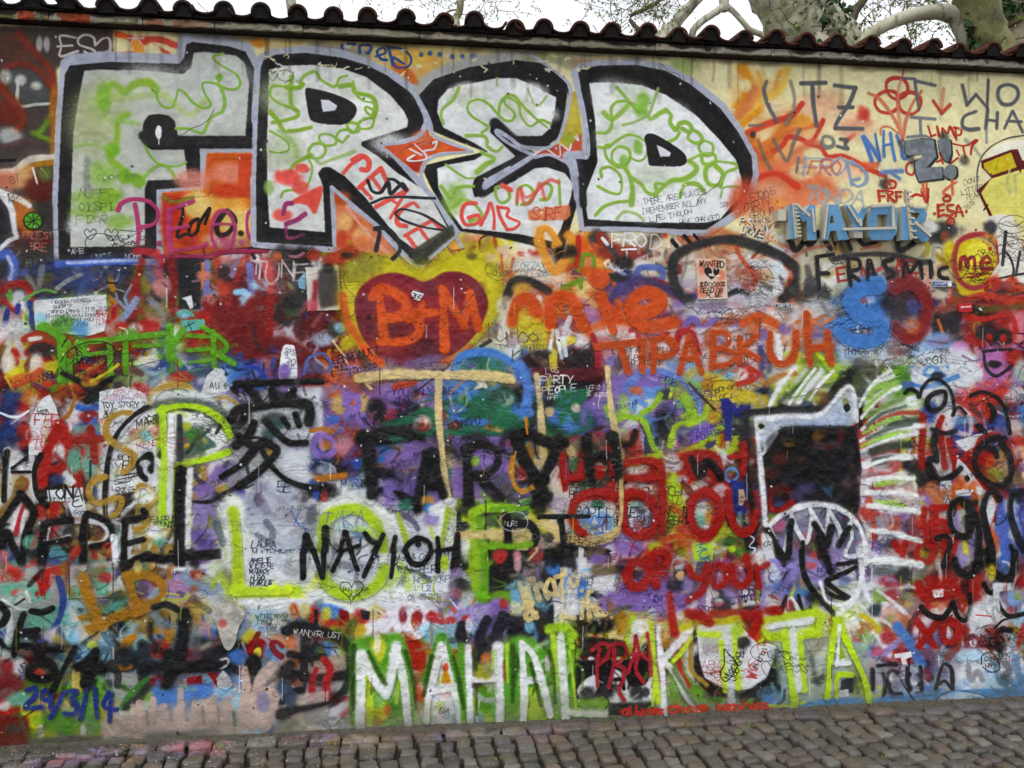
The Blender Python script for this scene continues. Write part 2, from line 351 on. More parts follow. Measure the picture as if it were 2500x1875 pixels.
# the upper left dark panel and the flames right of the big letters
draw(T1, """
f 463d3a 30: -900,190 945,240 945,500 470,560 470,2300 -900,2300
b 5a3020 200 120 .7: 80,400
s 782818 60 .5 .9: 150,280 300,450 420,600 455,800
s 782818 50 .5 .9: 40,560 180,530 320,590 410,720
f 484c4b 30: 60,620 140,580 260,590 350,660 410,780 420,860 150,880 90,800
b b0b0a8 45 60 .8 1: 45,640
s b4b4ae 28 .4: 150,670 145,740 150,880 300,870 410,865
b b4b4ae 45 45: 165,670
b b4b4ae 40 35 .9 1: 300,715
b 6a2208 110 110: 80,930
s 7a2a0c 70 .6: 0,720 120,860 190,1000 120,1100
b a0a4a4 90 70 .9: 80,1130
s 55383a 40 .8 .8: 30,1220 200,1170 320,1200
s 62861c 50 .8 .9: 440,950 330,1100 280,1110 440,1180
b a06010 40 200 .9: 450,900 455,1200
s c2bcb2 70 .4: 0,1440 130,1420 250,1330 440,1310
s K 26 .2: 0,1335 120,1330
s a06c14 60 .4: 200,1420 300,1370 450,1350
b b86a50 110 90 .9: 60,1500
b c09060 90 100: 210,1480
b 5a1c10 110 120: 320,1560
s c8c4ba 16 .2: 270,1400 300,1500 310,1540
l c8c4ba 12 .2: 340,1400 400,1475
t 2a2420 60 5 -10: 70,1470 GT
t 4a4440 50 5 -10: 20,1590 13/14
b 5a6a2a 60 60 .8: 370,1450
% ESA tag
@graffiti_tag|pale grey three letter tag on the dark panel under the eave
s b6acae 24 .2: 625,315 500,300 508,385 500,470 645,428
s b6acae 22 .2: 475,388 600,380
s b6acae 24 .2: 790,380 775,315 710,290 650,325 660,375 760,410 790,440 770,475 700,430
s b6acae 24 .2: 800,370 850,325 900,320 915,370 908,480
l b6acae 22 .2: 830,475 905,420
@
b a8a0a4 25 60 .9: 325,370 385,370
f C 4: 952,268 1475,280 1475,492 950,480
s O 60 .4: 970,285 1120,330 1200,350
s c83020 60 .4 .9: 1180,340 1320,330 1460,380
s c83020 46 .4 .9: 960,460 1120,450
s e0902a 80 .5: 1130,360 1180,470
s c83020 40 .4 .9: 1280,380 1400,450
b C 60 60: 1000,380 1270,420
l d8b8b8 14 .2: 1120,290 1080,370
l d8b8b8 14 .2: 1120,290 1175,370
l d8b8b8 14 .2: 1060,320 1190,320
% strip above the R
f d8b070 30: 1900,280 2212,330 2212,430 2080,380
b d08018 70 40: 2150,350
""")
draw(T2, """
f c8b478 20: 30,290 2212,370 2212,560 1400,760 1200,620 900,480 500,420 200,420
b d08018 60 40: 120,345
s d2a040 90 .8: 1250,430 1600,520 1450,600
s c8601c 80 .6: 1250,560 1350,620 1400,690
b d8b040 120 60 .8: 1400,480
s 77787a 70 .8 .7: 550,390 800,420 1000,450
f 8e9078 60 .8: 1420,760 1600,560 2212,420 2212,600
s 2f4f8c 26 .25: 905,370 800,370 810,430
s 2f4f8c 26 .25: 945,440 950,380 1040,385 1020,440 1000,440
s 2f4f8c 24 .25: 1080,470 1160,440 1140,400 1090,430 1120,490 1170,500
s 2f4f8c 30 .25: 1180,390 1200,460 1220,540
s 2f4f8c 22 .25: 1180,395 1300,410 1370,480 1350,550 1250,560 1220,480 1310,530
b 2f5090 20 22: 1455,458 1528,445 1612,455 1715,472 1800,472
b 3f5f9c 36 32: 1895,480
""")
draw(T3, """
f 8a8a70 50 .9: 0,400 500,420 800,520 700,600 500,520 0,520
b a0a468 150 60 .8: 450,440
b c8c488 60 30 .9 .5: 180,500 540,450
f 9a8468 40 .9: 640,480 1400,500 1000,560 700,600
b 98a860 160 80 .9: 1600,560
b c8bf92 130 90 .8: 1780,640
f C 40: 1900,480 2500,520 2500,1100 2150,1100 1950,880 1800,640
f ac9a34 20: 640,760 700,760 790,1290 640,1300 560,1180
b b8a840 50 140: 670,950
b 8a9430 50 60: 640,1160
f b85038 20: 340,1290 560,1190 640,1240 740,1100 780,1300 650,1300 640,1360 460,1290
""")
draw(T4, """
f C 10: 0,500 2900,560 2900,1600 0,1600
b d89a50 150 110 .7 1.3: 120,700 260,900
b dc8a40 120 90 .6 1.3: 480,980 380,1150
b e0a080 160 90 .6 1.3: 640,820 900,960 820,1300 560,1480
b d86a40 140 90 .7 1.3: 200,1250 320,1400 600,1400
s d08828 44 .8 .9: 330,560 260,760 90,900
s d8a030 40 .8 .9: 160,560 190,680 120,800 20,900
s cc6030 46 .8 .9: 620,960 440,1000 260,1080 60,1180
s d88c10 90 .6: 40,530 80,640 60,760 0,830
s dcb040 80 .6 .9: 380,540 330,680 240,760 40,930
s d89010 60 .5: 200,830 60,940 0,1000
s c86a3a 90 .9 .8: 130,690 60,830 0,900
b d8c8a0 90 90: 280,860
s c84020 60 .5: 40,1050 200,970 340,920
s c87020 90 .6: 200,1240 310,1060 420,900
b d89030 80 50: 500,940
s c03a2a 46 .4: 240,1190 340,1130 390,1060 480,1070 560,1100 620,1020 660,930
s c03a2a 50 .4: 290,940 420,890 500,800
s c03a2a 40 .4: 540,1110 640,1140 700,1210 810,1200 920,1250 1000,1300 1140,1360
s c86040 60 .9 .8: 440,1180 560,1110 640,1110
s c83c2c 40 .5: 830,1090 900,1040
f d0806a 40 .7: 830,1000 1060,960 1000,880 880,940
b c03828 50 60 .9 1: 970,880
b d09a78 160 70 .6 1.2: 700,760 900,1000
b c04a28 90 60 .8 1: 70,1080 180,1180
s d07020 70 .5 .9: 120,1080 220,1180 250,1260 160,1300
s d8a050 60 .9 .9: 150,1360 400,1310 560,1300
s cc5a3a 90 .9 .9: 100,1340 400,1380 700,1440
f d07048 70 .9: 130,1270 500,1180 560,1280 700,1420 900,1500 400,1650 100,1650
s c83820 60 .6: 130,1380 300,1340 460,1440
b d8b888 100 60: 500,1330
b c84a30 60 60 .7 1: 230,1520
s d0502a 40 .7 .8: 900,1270 1080,1270 960,1310
% grey stroke, loops under
b C 50 50 .9: 60,660 1050,560
@graffiti_tag|thin grey block capitals sprayed high on the cream plaster
s 55585e 34 .6 .95: 225,630 205,700 240,820 300,930
s 77706a 34 .8 .8: 410,630 440,760 420,880 370,960
l 55585e 36 .5: 490,645 680,640
s 55585e 36 .5: 578,660 585,800 610,970
l 55585e 38 .5: 750,660 910,680
s 55585e 34 .5: 910,680 860,800 770,940 755,990
l 55585e 34 .5: 755,990 965,995
l 55585e 32 .4: 780,830 890,828
@
s 6a6a6a 36 .5 .9: 650,1100 670,1055 730,1070 740,1120 690,1140 650,1110
s 55585e 32 .5: 795,1075 850,1080 830,1115 850,1150 770,1130
s 6a6258 34 .7 .9: 480,1000 430,1110 385,1240 330,1170 280,1080
s 6a6258 30 .7 .8: 160,1080 200,1200 250,1300
l 6a6258 30 .7 .9: 90,970 200,965
b 3c3838 24 26: 118,1040
l 6f6f68 26 .6: 470,1220 455,1330
% loops flower in red, arrows
@graffiti_drawing|three linked red rings on curved red stalks
s ba3c2a 32 .3: 1150,640 1200,605 1280,615 1315,680 1290,740 1220,765 1160,720 1150,640
s ba3c2a 32 .3: 1240,800 1225,720 1150,705 1080,740 1060,800 1100,860 1180,870 1240,830 1240,800
s ba3c2a 32 .3: 1240,790 1270,860 1350,880 1405,830 1410,760 1350,715 1270,730 1240,790
s c86848 30 .4 .9: 1010,720 1090,760 1180,870 1240,980 1275,1070
s d08060 30 .5 .8: 1270,600 1240,700 1240,850 1260,1000 1275,1070
s c86848 30 .4 .9: 1420,705 1350,800 1300,930 1275,1080
s c86848 20 .4: 1285,515 1270,600
@
s c87858 22 .5: 1105,1040 1110,990 1170,980 1240,1030
l 5f6268 28 .5: 1270,605 1370,610
l 5f6268 28 .5: 1370,625 1525,660
s 5f6268 30 .5: 1370,640 1385,750 1400,850
l 6f7278 28 .5: 1340,905 1525,920
s 6f7278 28 .5: 1410,930 1415,1040
s 6f7278 24 .7: 1310,1060 1440,1050 1500,1080
@graffiti_drawing|short red arrow pointing down between grey letters
s d08860 36 .7 .9: 1590,690 1580,790 1575,870
l b84030 30 .4: 1510,780 1575,875
l b84030 30 .4: 1640,810 1575,875
@
@graffiti_tag|large thin grey capitals cut by the right edge of the view
l 55585e 36 .5: 1735,660 1770,810
l 55585e 32 .5: 1770,810 1840,730
l 55585e 32 .5: 1840,730 1925,830
l 55585e 30 .5: 1925,830 1935,620
s 55585e 32 .5: 2085,655 2020,680 2010,750 2050,805 2120,800 2165,740 2150,680 2085,655
s 55585e 32 .5: 1840,860 1750,900 1735,970 1780,1000 1860,995
l 55585e 30 .5: 1930,850 1915,990
l 55585e 30 .5: 2005,870 2000,990
l 55585e 26 .5: 1925,925 2000,935
l 55585e 30 .5: 2120,860 2060,990
l 55585e 30 .5: 2125,860 2200,1020
l 55585e 26 .5: 2080,935 2190,940
s 55585e 32 .5: 2420,640 2300,700 2310,790 2420,810
s 55585e 32 .5: 2260,880 2290,1000
@
s 75787a 26 .7 .8: 1920,1000 1922,1100
s 8a8a84 34 .8 .8: 1760,1080 1830,1150 1870,1200
% blue NHL
@graffiti_letter|blue felt capitals sprayed on the cream plaster beside a grey letter
s 4a72b4 38 .3: 970,1060 1005,1150 1035,1240
s 4a72b4 40 .3: 975,1060 1050,1160 1095,1235
s 4a72b4 28 .3: 1062,1035 1080,1140 1098,1230
s 4a72b4 30 .3: 1128,1012 1126,1100 1130,1205
s 5078b8 32 .35: 1180,1030 1195,1140 1215,1240
s 4a72b4 24 .3: 1126,1122 1192,1112
s 4a72b4 36 .3: 1230,1050 1260,1130 1280,1220 1350,1190
@
% red LIMP UNITY tags
l b03428 24 .2: 1470,975 1495,1055
l b03428 22 .2: 1490,1055 1530,1040
l b03428 22 .2: 1540,980 1555,1050
s b03428 22 .2: 1590,1060 1580,990 1620,1030 1640,980 1680,1060
s b03428 22 .2: 1680,985 1690,1080
s b03428 22 .2: 1670,985 1725,1000 1720,1040 1690,1045
s b03428 18 .3: 1660,1110 1760,1125 1840,1080
l b03428 24 .3: 1740,1130 1760,1220
s b03428 22 .3: 1850,1085 1810,1130 1800,1190
l b03428 20 .3: 1690,1160 1710,1200
s b03428 24 .4: 1360,1250 1310,1270 1305,1330 1350,1350 1370,1300
l b03428 22 .4: 1560,1180 1585,1260
s b03428 18 .4: 1540,1250 1600,1230 1640,1260 1700,1220
% the grey Z
s 3c3c40 60 1 .7: 1260,1100 1320,1200 1420,1330
b 30302e 40 40 .7 1: 1750,1240 1590,1060
@graffiti_letter|grey block letter Z with black shading
f 2c3034 5: 1290,1085 1420,1065 1530,1075 1555,1220 1490,1290 1590,1290 1600,1390 1400,1415 1370,1350 1360,1240 1430,1210 1420,1185 1310,1215 1285,1180
f 70767c 8 1 .3: 1290,1085 1400,1070 1515,1080 1535,1210 1455,1295 1580,1285 1585,1375 1400,1400 1375,1330 1370,1250 1440,1195 1330,1200 1290,1190
@graffiti_mark|grey block exclamation mark with black shading
f 2c3034 5: 1545,1085 1600,1065 1655,1080 1665,1190 1645,1265 1600,1250 1550,1150
f 70767c 8 1 .3: 1545,1085 1600,1065 1645,1085 1650,1180 1630,1250 1600,1240 1555,1150
F 2c3034 4: 1590,1320 1640,1270 1700,1295 1700,1370 1640,1395 1600,1370
F 70767c 4: 1588,1320 1640,1265 1685,1295 1685,1360 1640,1380 1600,1360
@
% FROD in blue and red
t 8094aa 130 30 3 .6 .9 1.1: 520,1215 FRO
t b86858 120 20 3 .4 .9 1.1: 545,1230 FRO
s 8094aa 30 .5: 840,1240 860,1330 880,1430
s 8094aa 28 .5: 850,1250 960,1300 990,1390 930,1440 880,1400 940,1380
s 8094aa 20 .5: 880,1240 1000,1340 990,1420 930,1440
t 8f949c 110 34 2 .7 .9 1.15: 530,1455 TONDA
s 5a78a8 40 .6: 1120,1330 1270,1320 1190,1330 1250,1380
b 2a2828 50 45 .8 1: 1140,1420
s b03428 24 .2: 1155,1430 1180,1395 1220,1410 1210,1450 1165,1450
l c86040 26 .6: 1430,1420 1440,1500
l c86040 22 .6: 1460,1420 1455,1520
l c86040 26 .6: 1655,1390 1660,1500
s c86040 24 .5: 1620,1510 1590,1480 1690,1400
t 3e4238 40 5 -14 .2: 1740,1390 DON'T
t 3e4238 40 5 -16 .2: 1720,1470 LITTER!!
t 3e4238 36 5 -12 .2: 1765,1505 PEARCE
% yellow figure at the right edge
s 55585a 14 .3: 1850,1480 1850,1330 1880,1220 1960,1130 2080,1070 2212,1045
f dcd8c8 10: 1885,1290 1960,1150 2100,1090 2500,1060 2500,1250 1960,1400
@graffiti_drawing|yellow angular painted figure with dark red outline at the right edge
f 5c1618 4: 1880,1240 2110,1155 2160,1150 2200,1240 2500,1200 2500,2050 2212,1990 2180,1880 2120,1700 2010,1765 1960,1700 1850,1470 1960,1370 1885,1290
f c4ae0c 6: 1900,1260 2110,1175 2155,1290 1960,1355 1905,1300
f d4cc64 8: 1955,1380 2180,1310 2500,1280 2500,2000 2230,1960 2200,1860 2130,1670 2010,1735 1975,1680 1880,1490
b 5a3a10 8 8: 1955,1345 2135,1310
f 5c1618 4: 2120,1170 2165,1155 2200,1260 2185,1340 2160,1290
s 90a010 14 .3: 2010,1230 1990,1310
t c0b850 40 5 4 .3: 1980,1430 ESPERA
t c0b850 40 5 4 .3: 1980,1470 ROMA
s b4b47c 24 .4: 2100,1310 2080,1400 2100,1500
s b4b47c 24 .4: 2170,1340 2140,1360 2150,1500
@
""")
# ---- the four big letters; their silver is painted brighter rightward, as the light shines
sil = "@graffiti_letter|"
draw(T1, """
@graffiti_letter|silver letter F with black outline and green squiggles
l V 150 .15: 560,545 600,530 900,500 1490,520 1530,470 1555,340 1600,330 1900,365 2040,410 2140,600 2135,1100 2110,1250 1680,1255 1680,1560 1310,1600 1310,2170
l V 100 .15: 1310,2165 490,2165 480,1700 510,1000 545,600
f q 8 1 .4: 580,545 900,515 1490,530 1530,480 1550,370 1600,350 1900,385 2040,430 2130,600 2130,1100 2110,1235 1660,1235 1665,1545 1300,1575 1300,2150 490,2160 480,1700 510,1000 540,620
f abafa8 12 1 .12: 700,590 820,578 1200,590 1520,618 1590,560 1610,440 1700,432 1960,462 2030,520 2070,700 2040,1130 1480,1130 1450,1000 1400,960 1240,955 1190,1030 1190,1130 1220,1220 1260,1245 1530,1245 1560,1490 1230,1500 1205,1560 1205,2045 585,2055 590,1700 610,1100 650,850 690,640
b b8bcb8 260 160 .8 1: 1250,700 1750,900 1800,640
b 98a06c 160 260 .6 1.2: 850,950 720,1050
s 9ab060 60 .8 .7: 920,760 1000,820 1180,800 1350,790 1480,900 1600,950 1700,840
s 90ac60 46 .9 .6: 790,780 770,860 810,950 920,1000
s 7ca428 66 .6 .95: 850,860 880,750 930,700 990,730 1030,770 1090,720 1150,690 1240,690 1290,740
s 7ca83c 24 .3: 1290,740 1310,830 1360,890 1430,890 1460,820 1480,750 1530,770 1600,850 1690,900 1750,870 1700,780 1680,700 1720,685 1800,700 1880,740 1960,740 1995,690 1960,620 1880,570 1800,520 1770,470 1850,450
s 7ca83c 30 .35: 1820,640 1815,700 1860,800 1850,920 1760,970 1720,1040 1690,1100 1640,1100 1560,1070 1460,1070
b 6fa62a 30 30: 1820,645
b 76a42c 60 120 .9 1: 860,820
s 7ca828 60 .6 .9: 1060,950 980,1000 970,1150 940,1250 920,1330 1000,1400 1040,1480
s 86a854 34 .5 .8: 620,1220 760,1200 850,1230 900,1250
s 86ac54 40 .7 .8: 980,1000 1150,1030
b 6fa620 60 60: 930,1250 1040,1470 1150,1500
b 7aa634 120 100 .8 1.2: 850,1450
s 7ca83c 24 .4: 1200,1180 1230,1270 1300,1350 1380,1380 1480,1380 1545,1350
s 7ca83c 30 .5: 1170,1500 1250,1420 1340,1370 1420,1420 1460,1490
b 7ca828 90 70 .9 1: 920,1620 880,1700
b 80a83a 110 70 .8 1.2: 1000,1850 700,1780 720,1650
b c0c4c2 90 80 .8 1: 780,1930 1100,1960 640,1880
s q 80 .35: 1190,1130 1250,1190 1400,1190 2080,1180
F 2c2b2c 8: 1185,1080 1240,960 1400,965 1450,1080 1440,1210 1240,1220
F d6dae0 5: 1290,1090 1310,1045 1340,1060 1340,1130 1320,1160 1300,1140
l d6dae0 9 .2: 1319,1140 1319,1200
t 3a4038 70 7 -2 .3 .7 1.1: 655,1575 NURFC
t 3a4038 66 7 -2 .3 .7 1.1: 655,1690 OILSPILL
t 3a4038 66 7 -2 .3 .7 1.1: 630,1795 F120R
t 4a5048 44 5 -6 .3 .7: 800,1460 C kemm mem
x K 10 6 .8: 620,1890 1100,2040
b 6a6e68 30 60 .6 1: 720,1350 720,1450 720,1560
t b4b8b8 46 9 -2 .3: 590,2070 AMB
t b8bcbc 46 9 -6 .2: 760,2120 UNCLE
t b8bcbc 46 9 -2 .2: 1040,2110 NORM
@
f c86020 20: 1735,1275 2095,1275 2095,1620 1735,1600
""")
draw(T5, """
f c05010 20: 1720,-260 2110,-260 2130,560 1360,590 1345,70 1690,40
b d8a040 170 130 .9: 1900,200 1950,320
b d08070 150 90 .8: 1900,-90 1600,-30
b c03a18 140 60: 1500,130 1900,60
b b82818 110 180: 1440,300
b d8c070 120 120 .9: 1980,330 1640,170
b a83018 100 50: 1560,470
b c89070 160 60: 1850,470
s 6f7a20 40 .6 .8: 1360,110 1450,150 1600,110
l b02c30 60 .6 .8: 1300,560 1320,700
@graffiti_tag|black brushed year figures on the orange panel between the first two big letters
s 1e1a18 30 .2: 1475,200 1510,190 1515,260 1470,430 1540,415
s 1e1a18 30 .2: 1640,290 1580,330 1570,420 1630,400 1650,320 1640,290
s 1e1a18 30 .2: 1650,330 1740,200 1700,330
s 241e1c 44 .3: 1870,230 1800,330 1820,420 1900,400 1950,300 1900,230 1870,230
b 1e1a18 24 24: 2000,408
@
s M 36 .3: 980,215 1010,160 1100,125 1230,145 1310,230 1280,330 1150,360
@graffiti_letter|tall magenta letter P brushed across the foot of the big F
s M 38 .3: 980,215 1010,160 1100,125 1230,145 1310,230 1280,330 1150,365
s M 42 .25: 1120,170 1140,280 1150,400 1145,490
@graffiti_letter|magenta letter E brushed on orange
s M 50 .4: 1400,220 1400,400 1420,560
l M 40 .5: 1400,220 1600,140
l M 36 .5: 1390,380 1560,350
l M 36 .4: 1420,560 1700,515
@graffiti_letter|magenta letter A brushed on orange
s M 34 .3: 1790,520 1755,420 1780,280 1830,225 1900,240 1950,350 1940,440 1915,530
s M 30 .3: 1760,340 1850,330 1950,340
@
b M 22 22: 1320,490 1712,500 2005,482
s M 34 .3: 2140,210 2070,230 2050,300 2060,420 2110,480 2212,495
s 281418 60 .3: 1500,600 1700,620 1850,570 2212,540
s 96204a 40 .3: 1300,600 1600,600 1720,600 1900,560 2212,560
s b01c28 60 .4: 1130,555 1250,570 1330,640 1320,760
""")
draw(T2, """
f c04018 14: -60,1280 60,1280 60,1640 -60,1640
@graffiti_letter|silver letter R with black outline and green squiggles
l V 110 .15: 125,560 150,500 250,455 500,430 800,465 1000,525 1200,625 1380,755 1480,890 1500,1000 1450,1130 1200,1205 1120,1215 1220,1290 1500,1610 1640,1740 1750,1900 1640,2010 1430,2190 1340,2110 1100,1860 720,1560 735,2050 90,2010 85,1500 100,1000 125,560
f q 8 1 .4: 125,560 150,500 250,455 500,440 800,480 1000,540 1200,640 1380,770 1460,900 1480,1010 1430,1120 1200,1190 1120,1215 1200,1290 1500,1620 1640,1750 1740,1900 1640,2010 1430,2190 1340,2110 1100,1860 720,1560 735,2050 90,2010 85,1500 100,1000
f c4c7c4 12 1 .12: 190,580 350,545 560,540 800,570 1000,640 1200,790 1310,920 1350,1000 1340,1060 1150,1120 960,1180 960,1210 1100,1300 1250,1430 1450,1560 1560,1680 1680,1900 1480,2070 1400,2070 1250,1960 1000,1650 830,1470 700,1390 640,1390 600,1440 640,1540 660,1930 200,1890 180,1600 175,1200 190,800
f c8704a 14 1: 745,1620 830,1700 1060,1870 1280,2130 1200,2140 760,2050
b b04818 80 60: 790,1650 900,1880
b d0a060 70 80: 820,1850 960,1960
b b83a18 70 80: 800,2000
l V 34 .2: 712,1560 735,2040
l V 34 .2: 712,1560 1080,1870
s d0948a 30 .6 .8: 840,1730 1000,1930 1180,2110
b d8dadc 150 90 .8 1.2: 400,1150 1000,900 1200,1200
b a6b48c 150 150 .6 1.2: 330,1250 250,800
s 7ca02c 40 .35 .95: 380,640 370,780 380,880 430,930 420,970 330,1000 220,1020
s 80a83c 26 .35: 330,720 220,720 200,790 260,850 350,890 410,910
s 80a83c 28 .3: 440,730 470,650 520,610 580,600 620,660 680,700 740,720 780,650 840,630
s 7ca02c 44 .35: 340,730 440,730 470,700
s 7ca02c 46 .4: 780,720 880,710 910,770 1000,790 1060,820 1080,890 1060,970
s 80a83c 22 .3: 890,680 920,790 980,840 1060,860 1080,920 1000,890 1000,930 1060,990 1040,1060 960,1070 930,1020 1000,990
s 80a83c 26 .3: 1060,980 980,990 940,1030 940,1090 870,1100 840,1040 870,1020 930,1040 900,1100 850,1080 780,1090 750,1150 800,1180 850,1130
s 80a83c 24 .3: 750,1150 740,1200 650,1210 610,1160 620,1120 700,1120 760,1160 800,1185
s 80a83c 30 .3: 640,1200 560,1200 520,1260 540,1310 620,1310 660,1260 640,1200
s 7ca02c 40 .4: 540,1290 440,1340 390,1380 370,1420
s 7ca02c 40 .4: 200,930 270,1010 310,1080 400,1090 540,1060
s 80a83c 20 .3: 200,1090 290,1140 350,1190 350,1250 270,1270 200,1260
s 8aa858 60 .8 .7: 290,1090 400,1200 420,1300
s 8aa858 34 .6 .8: 560,1300 620,1360 700,1330 820,1290 900,1260
s 80a83c 22 .3: 520,1320 550,1400 520,1520 450,1570 320,1590 290,1640
b 8aac54 40 60 .8: 190,1560
@
F q 5: 495,750 530,732 700,770 850,830 918,890 905,965 830,1030 700,1035 560,1010 525,960 505,850
f c4c8d0 5: 622,828 690,832 762,880 742,920 640,930
x K 4 6 .5: 200,560 330,650
""")
draw(T2, """
@graffiti_letter|silver letter E with black outline beside a red star
s 9ea0a2 110 .7 .9: 1440,760 1560,640 1850,530 2250,470
l q 20 .2: 2640,640 2680,780
f q 8 1 .4: 1440,790 1560,660 1850,560 2250,500 2500,530 2640,640 2670,780 2640,1000 2590,1150 2480,1225 2330,1225 2400,1300 2520,1290 2680,1370 2700,1420 2850,1460 2840,1500 2740,1740 2640,2070 2480,2060 2042,1960 1780,1920 1640,1720 1540,1560 1480,1430 1500,1370 1620,1340 1990,1260 1700,1150 1560,1090 1500,940
f ccd0d2 12 1 .1: 1600,830 1680,740 1900,690 2080,650 2250,650 2400,720 2580,810 2570,900 2530,1060 2460,1130 2210,1135 2150,1050 2090,990 2040,1000 2030,1100 2200,1260 2240,1300 2230,1310 1900,1480 1880,1560 1900,1640 2000,1620 2240,1500 2400,1400 2500,1390 2650,1440 2720,1530 2700,1640 2620,1900 2560,2010 2300,1950 2042,1920 1800,1900 1700,1760 1600,1560 1590,1400 1680,1370 1900,1330 2010,1260 1900,1190 1640,1060 1590,930
l q 130 .25: 2070,1030 2340,1290
l q 120 .25: 1960,1580 2340,1310
l q 90 .3: 2260,1180 2480,1190
b dcdee0 140 70 .9 1: 1850,760 2350,760 2450,950
b b2b8a0 160 90 .7 1.2: 1850,820 2250,900
s 80a83c 34 .4 .9: 1770,730 1720,830 1640,900 1620,960 1640,1030
s 80a83c 24 .3: 1960,1100 2010,1060 1960,1020 1880,970 1840,910 1860,850 1940,830 2020,870 2100,960 2150,1000 2212,1000 2230,940 2150,860 2160,800 2230,800 2300,880 2400,980 2500,1060
s 80a83c 26 .3: 2100,960 2110,870 2160,810 2260,860 2280,950 2320,1020 2370,1050 2450,1000 2530,1030
s 98b070 20 .4: 2340,740 2390,860 2430,880 2500,800
s 98b070 24 .4: 2085,650 2085,710
s 86a844 34 .4: 1830,1130 1960,1130 2000,1160 2010,1220 2080,1260 2130,1220
s 86a844 46 .5: 1960,1270 2060,1320 1990,1370 1920,1430
s 86a844 24 .4: 1660,1370 1760,1440 1830,1480 1900,1480
s 86a844 34 .4: 1620,1550 1700,1640 1760,1560 1890,1550
b 80a83c 70 120 .7 1.2: 1690,1700 1760,1640
s 86a844 34 .35: 1720,1720 1800,1660 1900,1700 1960,1800 1860,1840
s 80a83c 32 .35: 2080,1560 2160,1560 2190,1640 2130,1690 2080,1640 2080,1560
s 80a83c 32 .35: 2250,1700 2260,1580 2330,1540 2390,1600 2360,1680 2290,1700
s 80a83c 32 .35: 2350,1690 2420,1580 2480,1520 2540,1560 2510,1650 2450,1660
l 80a83c 34 .35: 2600,1500 2610,1700
s z 50 .4: 2130,1540 2200,1580
@
F c8502c 8: 1490,1060 1560,1150 1860,1255 1600,1290 1490,1350 1455,1440 1250,1310 1140,1215 1330,1180
b c87858 80 60 .7 1: 1450,1150
b d06020 60 40 .8 1: 1350,1260 1620,1230
b a82c1c 60 60 .9: 1400,1370
s V 34 .2: 1120,1210 1300,1185 1430,1135 1485,1070 1490,980 1440,870 1380,770 1200,630
s V 34 .2: 1880,1255 1700,1190 1560,1125 1530,1020 1470,880 1410,790
s V 34 .2: 1880,1262 1600,1290 1490,1350 1455,1450 1490,1560
s V 30 .2: 1130,1225 1250,1320 1400,1450 1530,1620 1640,1760 1740,1900
s c8ccd4 18 .2: 1550,1190 1585,1180 1560,1240 1480,1260 1500,1320 1400,1340 1340,1330 1400,1290
l c8ccd4 16 .2: 1400,1200 1500,1290
l c8ccd4 16 .2: 1360,1240 1460,1290
l V 12 .2: 1172,1250 1172,1310
s V 40 .2: 1490,1560 1600,1700 1700,1880 1790,2050
""")
